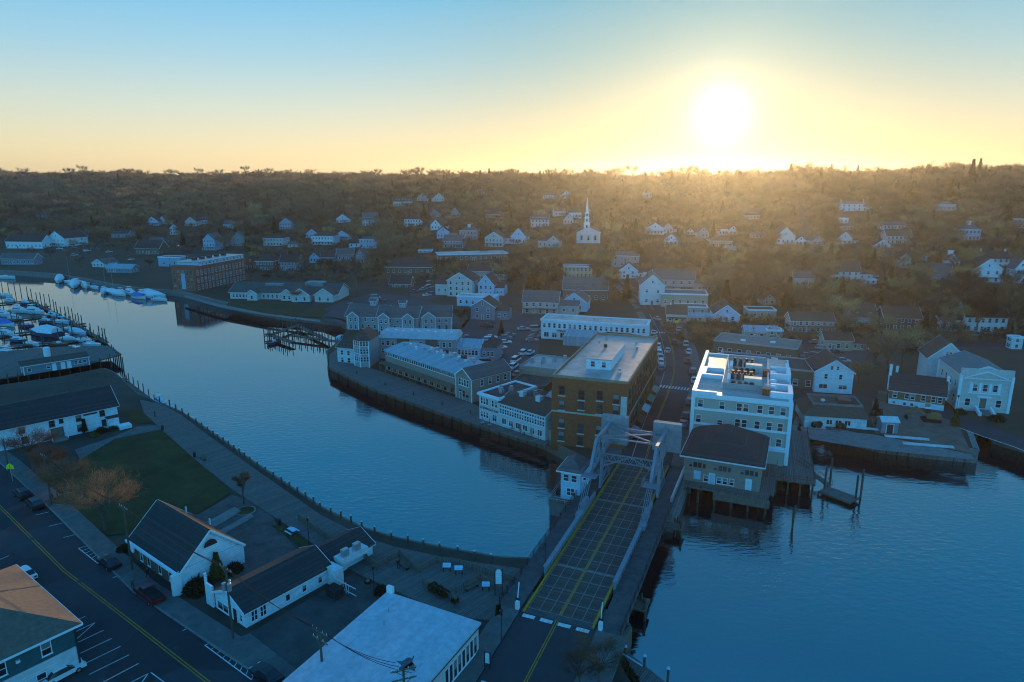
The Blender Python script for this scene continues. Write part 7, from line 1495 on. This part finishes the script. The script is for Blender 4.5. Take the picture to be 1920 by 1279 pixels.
m = M(); m.beam((-.5, -.53, 2.68), (17.4, -.53, 2.68), .06, .2); b.part('fascia', m, TRIM); b.win('f', 1.4, .9, .8, 1.0); b.win('f', 6.2, 1.0, .8, .9); b.door('f', 7.7, 0, .9, 2.1, TRIM); b.door('f', 10.0, 0, .9, 2.1, TRIM); b.door('f', 11.6, 0, .9, 2.1, TRIM); b.row('f', 12.8, 16.4, 3, 1.0, .8, .9); b.corner_boards(0, 2.7)
x, y = at(89, 668, 3); m = M(); m.tube((0, 0, 0), (0, 0, 2.9), 1.0, n=14); m.tube((0, 0, 2.9), (0, 0, 3.1), 1.0, .7, 14); tag(m.build('fuel_tank', WHITE, None, (x, y, 3)), 'white upright tank behind the wharf shed', 'tank')
dock('gangway', (150, 706), (238, 712), 1.8, 2.4, 'timber walkway crossing from the marina wharf to the park', None, 1.2, 5); dock('floating_dock', (232, 716), (292, 763), 2.4, .9, 'floating dock beside the head of the boardwalk', None, 2.2, 5)
# boardwalk mooring posts
PO = [(320, 775), (332, 784), (344, 792), (356, 801), (370, 812), (381, 820), (392, 828), (402, 836), (411, 843), (421, 849), (431, 856), (441, 864), (451, 871), (461, 879), (471, 887), (485, 897), (500, 907), (515, 918), (530, 927), (545, 937), (560, 947), (575, 957), (590, 967), (602, 978), (622, 988), (641, 995), (660, 1004), (680, 1016), (704, 1026), (735, 1037), (766, 1043), (795, 1051), (825, 1058), (859, 1065), (890, 1074), (921, 1081)]
for i, (px, py) in enumerate(PO):
    x, y = at(px, py, .6); r = thing('mooring_post', 'round timber mooring post along the boardwalk edge, %s from the upstream end' % ORD[i], 'post', (x, y, 0), 0, 'boardwalk mooring posts'); m = M(); m.tube((0, 0, -3), (0, 0, 4.35), .19, .17, 8); m.build('shaft', PILE, r); m = M(); m.tube((0, 0, 4.35), (0, 0, 4.5), .2, .12, 8); m.build('cap', W['pale'], r)
# wooden pier left of the wharf
dock('wooden_pier', (500, 625), (548, 641), 1.8, 1.6, 'left arm of the old wooden pier in the river', None, 2.6, 3); dock('wooden_pier', (500, 630), (562, 608), 1.6, 1.6, 'far arm of the old wooden pier in the river', None, 2.6, 3); dock('wooden_pier', (562, 612), (610, 635), 1.6, 1.6, 'diagonal walkway of the old wooden pier', None, 2.4, 3); dock('wooden_pier', (545, 628), (650, 642), 1.6, 1.6, 'landward walkway of the old wooden pier', None, 2.2, 3)
# right hand dock with gangway
dock('floating_dock', (1544, 916), (1604, 938), 3.2, .8, 'floating dock with tall guide piles right of the cream building', None, 0, 20)
for i, (px, py, h) in enumerate([(1545, 923, 5.6), (1556, 906, 5.4), (1603, 942, 5.6), (1613, 934, 6.0)]): pile(px, py, h, 'tall guide pile of the right hand floating dock, %s' % ['near left', 'far left', 'near right', 'far right'][i], 'guide piles of the right dock', r=.2)
r0, r1 = Vector((*at(1496, 868, 3.1), 3.1)), Vector((*at(1556, 912, .9), .9)); gw = thing('gangway', 'steel gangway ramp down to the right hand floating dock', 'gangway', tuple(r0)); d = r1 - r0; sd = Vector((d.y, -d.x, 0)).normalized() * .7; m = M(); m.beam((0, 0, 0), tuple(d), 1.3, .14); m.build('walkway', WOOD, gw)
for sy in (-1, 1):
    m = M(); m.beam(tuple(sd * sy + Vector((0, 0, 1))), tuple(d + sd * sy + Vector((0, 0, 1))), .07, .07)
    for k in range(9): f = k / 8; m.beam(tuple(d * f + sd * sy), tuple(d * f + sd * sy + Vector((0, 0, 1))), .05, .05); f2 = min(1, f + .125); m.beam(tuple(d * f + sd * sy), tuple(d * f2 + sd * sy + Vector((0, 0, 1))), .04, .04)
    m.build('truss_rail', DARKMETAL, gw)
pile(1484, 990, 4.4, 'left leaning pile of the pair in the right hand water', 'leaning pile pair', lean=.3); pile(1487, 988, 3.6, 'right leaning pile of the pair in the right hand water', 'leaning pile pair', lean=-.2)
# small landing at bottom right
deck('landing', [at(x, y, 1.6) for x, y in [(1148, 1215), (1180, 1225), (1262, 1290), (1240, 1330), (1140, 1262)]], 1.6, .3, DECK, ang=R(-35))
for i, (px, py) in enumerate([(1172, 1232), (1208, 1250), (1252, 1274)]):
    x, y = at(px, py, 1.6); r = thing('landing_post', 'post with pale cap on the bottom right landing, %s from the left' % ORD[i], 'post', (x, y, 1.6), 0, 'posts of the landing'); m = M(); m.tube((0, 0, -4), (0, 0, 1.5), .17, .15, 8); m.build('shaft', PILE, r); m = M(); m.tube((0, 0, 1.5), (0, 0, 1.75), .24, .1, 8); m.build('cap', W['sky'], r)
a, c = Vector((*at(1150, 1228, 1.6), 0)), Vector((*at(1204, 1262, 1.6), 0)); bn = thing('railing', 'pale blue rail along the bottom right landing', 'railing', (a.x, a.y, 1.6)); d = c - a; m = M(); m.beam((0, 0, 1.0), (d.x, d.y, 1.0), .18, .12); m.build('rail', W['sky'], bn)
for k in range(4): f = k / 3; M().box(d.x * f - .06, d.y * f - .06, -.1, d.x * f + .06, d.y * f + .06, .95).build('post', WOOD, bn)
# containment boom in front of the wharf
pts_ = smooth_line([at(x, y, .1) for x, y in [(818, 772), (830, 778), (860, 782), (900, 798), (925, 803), (960, 815)]], 2); m = M()
for p_, q_ in zip(pts_[:-1], pts_[1:]): m.tube((*p_, .1), (*q_, .1), .16, n=6)
tag(m.build('floating_boom', mat('orange_boom', (.30, .16, .04), .7, .2, 2)), 'orange floating boom looping in front of the wharf', 'boom')
for i in range(24):
    f = i / 23; px = 617 + (1024 - 617) * f; py = np.interp(px, [617, 700, 800, 893, 1024], [692, 733, 769, 801, 843]); pile(px, float(py) + 1.5, 3.2 + .9 * (i % 3 == 0), 'bulkhead pile under the left wharf, %s from the upstream end' % ORD[i], 'wharf bulkhead piles', r=.2)
for i in range(9): px = 1640 + i * 21; pile(px, 850 + (px - 1640) * .1, 1.6, 'stub pile along the yard sea wall, %s from the left' % ORD[i], 'yard sea wall stubs', r=.14)

# ------------------------------------------------------------------ fences, railings, street furniture
def fence(name, px, z, h, label, m=WOOD, slat=.16, gap=.12, step=2.2):
    p = [Vector(at(x, y, z)) for x, y in px]; r = thing(name, label, 'fence', (p[0].x, p[0].y, z)); o = p[0]; n = 0
    for a, c in zip(p[:-1], p[1:]):
        d = (c - a); ln = d.length; d.normalize(); an = math.atan2(d.y, d.x)
        for zz in (h * .25, h - .05): k = M(); k.box(0, -.05, zz - .05, ln, .05, zz + .05); k.build('rail', m, r, (a.x - o.x, a.y - o.y, 0), an)
        for i in range(int(ln / step) + 1): M().box(-.07, -.07, -.1, .07, .07, h + .12).build('post', m, r, (a.x - o.x + d.x * i * step, a.y - o.y + d.y * i * step, 0), an)
        sm = M().box(-slat / 2, -.03, .08, slat / 2, .0, h - .1).mesh('slat', m)
        if slat:
            for i in range(int(ln / (slat + gap))):
                if n < 290: put('slat', sm, r, (a.x - o.x + d.x * (i + .5) * (slat + gap), a.y - o.y + d.y * (i + .5) * (slat + gap), 0), an); n += 1
    return r
fence('zigzag_fence', [(560, 976), (635, 1028), (650, 1020), (706, 1068), (750, 1044), (785, 1075), (820, 1056), (862, 1062), (975, 1098)], 3.15, 1.15, 'zigzag timber fence along the boardwalk deck')
fence('planter_fence', [(793, 1097), (845, 1126)], 3.15, 1.0, 'short slatted planter fence on the boardwalk'); fence('deck_rail', [(855, 1113), (900, 1086), (955, 1122)], 3.15, 1.0, 'corner rail with bench on the boardwalk near the bridge', slat=0.12, gap=.3)
fence('park_rail', [(325, 812), (366, 860), (432, 915)], 3.15, .8, 'low rail between the lawn and boardwalk', slat=0, gap=.3, step=2.6) if False else None
fence('bollard_rail', [(0, 766), (40, 758), (90, 748), (130, 740)], 3.05, .9, 'post and rail line behind the long white hall', slat=.1, gap=2.0)
def lamp_post(px, py, h, label, z=3.1, arm=False, lit=False):
    x, y = at(px, py, z); r = thing('street_lamp', label, 'lamp post', (x, y, z)); m = M(); m.tube((0, 0, 0), (0, 0, .6), .14, .1, 8); m.tube((0, 0, .6), (0, 0, h), .07, .05, 8); m.build('pole', DARKMETAL, r)
    m = M(); m.tube((0, 0, h), (0, 0, h + .45), .13, .22, 8); m.tube((0, 0, h + .45), (0, 0, h + .7), .26, .04, 8); m.build('lantern', DARKMETAL, r); M().ball((0, 0, h + .3), .12, 6, 4).build('globe', mat('lit_globe', (1, .75, .4), .4, 0, emit=40) if lit else LAMP, r)
for px, py, h, lb in [(108, 930, 3.6, 'black lantern lamp post at the lawn corner by the street'), (580, 1022, 4.2, 'black lamp post on the boardwalk by the narrow lawn'), (702, 1118, 4.2, 'black lamp post behind the flat white roof'), (940, 1210, 4.5, 'black lamp post on the sidewalk by the bridge'), (1222, 742, 5, 'black lamp post at the left kerb by the near crossing'), (1197, 800, 4.5, 'black lamp post below the brick block awnings'), (1224, 640, 5, 'black lamp post beyond the brick block on the left kerb'), (1320, 660, 5, 'lamp post on the right kerb by the tar roofed shop'), (1465, 645, 7, 'tall lamp post at the car park behind the cream building'), (1790, 790, 6, 'pale lamp post left of the columned hall'), (980, 560, 7, 'tall lamp post in the car park by the pale gabled house'), (768, 560, 6, 'lamp post on the street behind the inn row'), (1022, 1068, 3.8, 'lamp post on the left walkway of the bridge')]: lamp_post(px, py, h, lb, 4.12 if px == 1022 else 3.1)
for i, (px, py) in enumerate([(157, 478), (202, 510), (162, 466), (320, 500), (372, 487)]): lamp_post(px, py, 5, 'small lit lamp on the far left shore, %s' % ['by the shrink wrapped pair', 'before the low blue roofed shed', 'in the far car park', 'on the grey blue store', 'by the mill roof'][i], 3.1, lit=True)
def utility_pole(px, py, top, label, arms=1, can=0, ang=-37, z=3.18):
    x, y = at(px, py, z); k = project(x, y, z)[2] / F; h = (py - top) * k * 1.02; r = thing('utility_pole', label, 'utility pole', (x, y, z), R(ang)); m = M(); m.tube((0, 0, -.5), (0, 0, h), .17, .12, 8); m.build('pole', PILE, r)
    for i in range(arms):
        zz = h - .3 - i * 1.1; m = M(); m.box(-1.3, -.06, zz - .07, 1.3, .06, zz + .07); m.beam((-.8, -.05, zz), (0, -.05, zz - .7), .05, .05); m.beam((.8, -.05, zz), (0, -.05, zz - .7), .05, .05); m.build('crossarm', WOOD, r)
        for xx in (-1.2, -.5, .5, 1.2): M().tube((xx, 0, zz + .07), (xx, 0, zz + .3), .05, .035, 6).build('insulator', LAMP, r)
    for i in range(can): m = M(); a = i * 2.1; m.tube((.4 * math.cos(a), .4 * math.sin(a), h - 3.2), (.4 * math.cos(a), .4 * math.sin(a), h - 2.2), .26, n=10); m.tube((.4 * math.cos(a), .4 * math.sin(a), h - 2.2), (.4 * math.cos(a), .4 * math.sin(a), h - 2.1), .26, .15, 10); m.build('transformer', GALV, r)
    POLES.append((x, y, z + h)); return r
POLES = []
utility_pole(97, 945, 848, 'leaning wooden utility pole by the lawn corner'); utility_pole(248, 1068, 940, 'wooden utility pole before the small white gabled shop', 1, 0); utility_pole(437, 1196, 1050, 'utility pole with three transformer cans before the long low shop', 1, 3); utility_pole(608, 1300, 1165, 'utility pole with two crossarms left of the flat white roof', 2, 0); utility_pole(762, 1390, 1232, 'utility pole with double crossarm in front of the flat white roof', 2, 0, 20); utility_pole(20, 900, 820, 'utility pole by the yellow sign at far left')
def wire(p, q, sag, label):
    p, q = Vector(p), Vector(q); m = M(); prev = None
    for i in range(15):
        f = i / 14; c = p + (q - p) * f; c.z -= sag * 4 * f * (1 - f)
        if prev is not None: m.tube(prev, c, .028, n=4, caps=False)
        prev = c
    tag(m.build('overhead_wire', RUBBER), label, 'wire', 'overhead wires')
for i, (a, c) in enumerate([(5, 0), (0, 1), (1, 2), (2, 3), (3, 4)]):
    for k, o_ in enumerate((-1.2, 0, 1.2)):
        pa, pc = POLES[a], POLES[c]; wire((pa[0] + o_ * .79, pa[1] - o_ * .6, pa[2] - .05), (pc[0] + o_ * .79, pc[1] - o_ * .6, pc[2] - .05), .8, 'overhead wire between the %s and next street pole, %s of three' % (['yellow sign', 'lawn corner', 'gabled shop', 'transformer', 'double crossarm'][i], ['left', 'middle', 'right'][k]))
def ped_sign(px, py, label, z=3.1, h=2.6, s=1.0):
    x, y = at(px, py, z); r = thing('pedestrian_sign', label, 'road sign', (x, y, z)); M().box(-.05, -.04, 0, .05, .04, h).build('post', GALV, r); m = M(); e = .48 * s; pl = [(-e, 0), (0, -e), (e, 0), (e * .9, e * .7), (0, e * 1.2), (-e * .9, e * .7)]; m.add([(x_, -.07, h + .3 + z_) for x_, z_ in [(-e, -.5 * e), (-e, .4 * e), (0, e * 1.1), (e, .4 * e), (e, -.5 * e)]] + [(x_, -.05, h + .3 + z_) for x_, z_ in [(-e, -.5 * e), (-e, .4 * e), (0, e * 1.1), (e, .4 * e), (e, -.5 * e)]], [(0, 4, 3, 2, 1), (5, 6, 7, 8, 9)] + [(i, (i + 1) % 5, 5 + (i + 1) % 5, 5 + i) for i in range(5)]); m.build('sign_plate', mat('fluorescent_yellow', (.75, .78, .02), .5, 0), r)
    f = M(); f.ball((0, -.08, h + .3 + .5 * e), .12 * e, 6, 4, 0, (1, .2, 1)); f.beam((0, -.08, h + .3 + .35 * e), (0, -.08, h + .3), .12 * e, .03); f.beam((0, -.08, h + .3), (-.2 * e, -.08, h + .3 - .4 * e), .08 * e, .03); f.beam((0, -.08, h + .3), (.2 * e, -.08, h + .3 - .4 * e), .08 * e, .03); f.build('walker_symbol', DARKMETAL, r)
ped_sign(24, 902, 'yellow pedestrian crossing sign at far left by the street', s=1.5); ped_sign(1268, 618, 'yellow pedestrian crossing sign at the far street crossing', s=1.5); ped_sign(1166, 560, 'yellow pedestrian crossing sign where the street climbs', s=1.5)
def info_board(px, py, w_, h, label, z=3.15, ang=0, tall=False):
    x, y = at(px, py, z); r = thing('information_board' if not tall else 'tall_sign', label, 'sign', (x, y, z), R(ang)); 
    for sx in (-1, 1): M().box(sx * w_ / 2 - .06, -.06, 0, sx * w_ / 2 + .06, .06, h + (.2 if tall else 0)).build('post', DARKMETAL, r)
    m = M()
    if tall: m.box(-w_ / 2 + .08, -.05, h * .45, w_ / 2 - .08, .05, h * .92); m.prism([(-w_ / 2 + .08, -.05), (w_ / 2 - .08, -.05), (w_ / 2 - .08, .05), (-w_ / 2 + .08, .05)], h * .92, h * 1.0, 0, [(-.2, -.05), (.2, -.05), (.2, .05), (-.2, .05)])
    else: m.add([(-w_ / 2 - .1, -.3, h - .05), (w_ / 2 + .1, -.3, h - .05), (w_ / 2 + .1, .3, h + .3), (-w_ / 2 - .1, .3, h + .3), (-w_ / 2 - .1, -.3, h - .12), (w_ / 2 + .1, -.3, h - .12), (w_ / 2 + .1, .3, h + .22), (-w_ / 2 - .1, .3, h + .22)], [(0, 1, 2, 3), (7, 6, 5, 4), (0, 4, 5, 1), (2, 6, 7, 3), (1, 5, 6, 2), (3, 7, 4, 0)])
    m.build('panel', W['sky'] if not tall else W['white'], r)
info_board(838, 1072, 1.0, 1.0, 'left slanted pale board on the boardwalk fence'); info_board(860, 1077, 1.0, 1.0, 'right slanted pale board on the boardwalk fence'); info_board(911, 1108, .9, 1.0, 'slanted pale board by the corner bench'); info_board(935, 1116, 1.0, 4.0, 'tall white sign board between two posts by the bridge', tall=True); info_board(914, 1258, .7, 2.4, 'brown sign panel on posts in the right sidewalk', 3.2, -20, True)
def bench(px, py, ang, label, z=3.15):
    x, y = at(px, py, z); r = thing('bench', label, 'bench', (x, y, z), R(ang)); m = M()
    for k in range(4): M().box(-1.1, -.25 + k * .14, .42, 1.1, -.14 + k * .14, .46).build('seat_slat', WOOD, r)
    for k in range(3): M().box(-1.1, .32, .55 + k * .15, 1.1, .36, .66 + k * .15).build('back_slat', WOOD, r)
    for sx in (-1, 1): M().box(sx * .9 - .05, -.25, 0, sx * .9 + .05, .36, .42).build('leg', DARKMETAL, r)
bench(885, 1104, 40, 'wooden bench in the corner of the boardwalk rail'); bench(757, 1064, -45, 'pale bench inside the zigzag fence'); bench(1455 - 1075, 862, -45, 'bench at the lawn edge by the boardwalk')
def bin_(px, py, label, z=3.15, c=DARKMETAL):
    x, y = at(px, py, z); r = thing('litter_bin', label, 'bin', (x, y, z)); M().tube((0, 0, 0), (0, 0, .95), .3, .34, 10).build('drum', c, r); M().tube((0, 0, .95), (0, 0, 1.15), .36, .2, 10).build('lid', c, r)
bin_(365, 857, 'dark litter bin at the lawn edge'); bin_(305, 806, 'dark litter bin at the path end by the boardwalk'); bin_(524, 984, 'dark litter bin at the narrow lawn end'); bin_(97, 935, 'dark litter bin at the street corner of the lawn'); bin_(690, 1100, 'planter tub on the boardwalk with small shrub', c=WOOD); bin_(853, 1132, 'wooden barrel planter by the slatted planter fence', c=WOOD); bin_(935, 1168, 'tub with small evergreen by the bridge railing', c=WOOD)
x, y = at(628, 1118, 3.06); r = thing('dumpster', 'black rubbish dumpster in the yard behind the long low shop', 'dumpster', (x, y, 3.06), R(-37)); m = M(); m.prism([(-1, -.7), (1, -.7), (1, .7), (-1, .7)], .15, 1.3, 0, [(-1.1, -.8), (1.1, -.8), (1.1, .8), (-1.1, .8)]); m.build('box', DARKMETAL, r); m = M(); m.box(-1.1, -.85, 1.3, 1.1, .8, 1.38); m.build('lid', RUBBER, r)
fence('yard_fence', [(630, 1102), (668, 1122)], 3.06, 1.5, 'short rail fence behind the dumpster', W['pale'], 0.1, 1.0)
x, y = at(548, 1000, 3.15); r = thing('picnic_table', 'pale picnic table on the narrow park lawn', 'table', (x, y, 3.15), R(-40)); m = M(); m.box(-.9, -.4, .7, .9, .4, .76); m.build('top', W['sky'], r)
for sy in (-.75, .75): M().box(-.9, sy - .14, .42, .9, sy + .14, .47).build('seat', W['sky'], r)
for sx in (-.7, .7): m = M(); m.beam((sx, -.8, 0), (sx, .25, .72), .08, .08); m.beam((sx, .8, 0), (sx, -.25, .72), .08, .08); m.build('leg', WOOD, r)
# terraces of the small plaza and compass circle
for i, (px, lab) in enumerate([([(375, 985), (440, 950), (452, 958), (388, 996)], 'a'), ([(398, 1002), (470, 962), (476, 968), (404, 1010)], 'b')]):
    o = flat('plaza_step', px, 3.3, CONC, .25)
x, y = at(175, 838, 3.1); m = M()
for rr in (2.0, 1.5, .8):
    for i in range(28): a0, a1 = 2 * math.pi * i / 28, 2 * math.pi * (i + 1) / 28; m.add([(rr * math.cos(a0), rr * math.sin(a0), 0), (rr * math.cos(a1), rr * math.sin(a1), 0), ((rr - .18) * math.cos(a1), (rr - .18) * math.sin(a1), 0), ((rr - .18) * math.cos(a0), (rr - .18) * math.sin(a0), 0)], [(0, 1, 2, 3)])
o = m.build('paving_compass', CONC, None, (x, y, 3.104)); o['kind'] = 'structure'
for i, (px, py, r_) in enumerate([(460, 958, 1.8), (125, 935, 2.6)]):
    x, y = at(px, py, 3.15); m = M(); m.tube((0, 0, -.1), (0, 0, .12), r_, n=24); o = m.build('planting_bed', CONC, None, (x, y, 3.1)); tag(o, ['round stone bed round the slim bare tree', 'round stone bed at the lawn corner lamp'][i], 'planter'); m = M(); m.tube((0, 0, .12), (0, 0, .16), r_ - .3, n=24); m.build('soil', GRASS, o)

# ------------------------------------------------------------------ people
def person_mesh(seed, stride):
    """one continuous walking figure grown from a joint skeleton"""
    me = bpy.data.meshes.new('body'); s = stride
    J = [(0, 0, .95, .13), (0, 0, 1.15, .14), (0, 0, 1.38, .15), (0, 0, 1.5, .06), (0, 0, 1.6, .085), (0, .01, 1.72, .095), (-.19, 0, 1.4, .065), (-.25, -s * .5, 1.14, .05), (-.24, -s * .3 + .08, .9, .04), (.19, 0, 1.4, .065), (.25, s * .5, 1.14, .05), (.24, s * .7 + .08, .9, .04), (-.1, 0, .88, .1), (-.1, s * .7, .5, .075), (-.1, s, .08, .055), (-.1, s + .16, .04, .045), (.1, 0, .88, .1), (.1, -s * .4, .5, .075), (.1, -s, .1, .055), (.1, -s + .16, .05, .045)]
    E = [(0, 1), (1, 2), (2, 3), (3, 4), (4, 5), (2, 6), (6, 7), (7, 8), (2, 9), (9, 10), (10, 11), (0, 12), (12, 13), (13, 14), (14, 15), (0, 16), (16, 17), (17, 18), (18, 19)]
    me.from_pydata([j[:3] for j in J], E, []); o = bpy.data.objects.new('skeleton', me); col.objects.link(o); md = o.modifiers.new('skin', 'SKIN'); sv = me.skin_vertices[0].data
    for i, j in enumerate(J): sv[i].radius = (j[3], j[3])
    sv[0].use_root = True; o.modifiers.new('sub', 'SUBSURF').levels = 1; bpy.context.view_layer.update(); dg = bpy.context.evaluated_depsgraph_get(); out = bpy.data.meshes.new_from_object(o.evaluated_get(dg)); bpy.data.objects.remove(o); return out
PM = [person_mesh(1, .26), person_mesh(2, .1)]
SKIN = mat('skin', (.35, .20, .14), .6, 0); HAIR = mat('hair_dark', (.02, .015, .01), .8, 0); CL = [mat('coat_black', (.015, .015, .018), .8, 0), mat('jeans', (.03, .04, .07), .85, 0), mat('coat_grey', (.10, .10, .11), .8, 0), mat('coat_white', (.5, .5, .5), .8, 0)]
def person(px, py, pose, coat, ang, label, z=3.2):
    me = PM[pose].copy(); me.materials.clear(); [me.materials.append(m_) for m_ in (CL[coat], CL[1], SKIN, HAIR, RUBBER)]
    for p_ in me.polygons: c = p_.center; p_.material_index = 4 if c.z < .1 else 1 if c.z < .92 and abs(c.x) < .2 else 2 if (c.z > 1.5 and c.z < 1.7) or (c.z < .95 and abs(c.x) > .2) else 3 if c.z >= 1.7 else 0; p_.use_smooth = True
    x, y = at(px, py, z); tag(put('person', me, None, (x, y, z), R(ang)), label, 'person')
person(278, 1084, 0, 0, 60, 'person in dark clothes walking on the sidewalk by the small white gabled shop'); person(250, 1104, 0, 2, 40, 'person in grey coat walking in the street beside the red pickup', 3.06)
person(926, 694, 1, 0, 0, 'left of three dark clothed people standing in the wharf car park', 3.06); person(932, 693, 1, 0, 90, 'middle of three dark clothed people standing in the wharf car park', 3.06); person(940, 694, 1, 0, 180, 'right of three dark clothed people standing in the wharf car park', 3.06)
person(291, 782, 1, 0, 120, 'person standing at the head of the boardwalk near the pilot boat', 3.2); person(747, 1067, 1, 0, 30, 'person in dark clothes by the zigzag fence'); person(1315, 702, 0, 0, 80, 'person walking on the right sidewalk by the tar roofed shop', 3.3); person(1318, 694, 0, 2, 80, 'person in grey on the right sidewalk further up the street', 3.3); person(1205, 770, 0, 2, 70, 'person walking below the brick block awnings', 3.6); person(1211, 740, 0, 0, 70, 'person in black further along the brick block sidewalk', 3.4); person(983, 817, 1, 3, 0, 'person in white on the inn terrace'); person(1010, 822, 1, 2, 0, 'person in grey at the right end of the inn terrace')
# terrace furniture of the inn: umbrella tables
for i, (px, py) in enumerate([(905, 797), (918, 801), (960, 809), (976, 812), (996, 819)]):
    x, y = at(px, py, 3.15); r = thing('patio_table', 'round patio table with folded umbrella on the inn terrace, %s from the left' % ORD[i], 'table', (x, y, 3.15), 0, 'inn terrace tables'); M().tube((0, 0, .7), (0, 0, .75), .5, n=12).build('top', W['tan'], r); M().tube((0, 0, 0), (0, 0, .7), .06, n=6).build('pedestal', DARKMETAL, r); M().tube((0, 0, .75), (0, 0, 2.3), .12, .04, 8).build('umbrella', [BLUEC, W['red'], RUST, W['red'], W['tan']][i], r)
# radio mast on the skyline
x, y, z = on_hill(868, 336); m = M(); m.tube((0, 0, 0), (0, 0, 24), .5, .15, 6)
for k in range(5): m.box(-.8, -.1, 14 + k * 2, .8, .1, 14.3 + k * 2)
tag(m.build('radio_mast', DARKMETAL, None, (0, 0, 0)), 'thin radio mast above the skyline trees left of the church', 'mast'); col.objects['radio_mast'].location = (-62, 870, zt(-62, 870))
HAZE, HAZE_G = .00009, .80
# ------------------------------------------------------------------ evening haze
hz = bpy.data.materials.new('haze'); hz.use_nodes = True; t = hz.node_tree; t.nodes.remove(t.nodes['Principled BSDF'])
pv = t.nodes.new('ShaderNodeVolumePrincipled'); pv.inputs['Color'].default_value = (.95, .93, .9, 1); pv.inputs['Density'].default_value = HAZE; pv.inputs['Anisotropy'].default_value = HAZE_G
t.links.new(pv.outputs[0], t.nodes['Material Output'].inputs['Volume'])
m = M(); m.box(-2500, -420, -8, 2500, 2400, 100); o = m.build('haze', hz); o['kind'] = 'stuff'; o['label'] = 'thin golden evening haze over the town and hills'
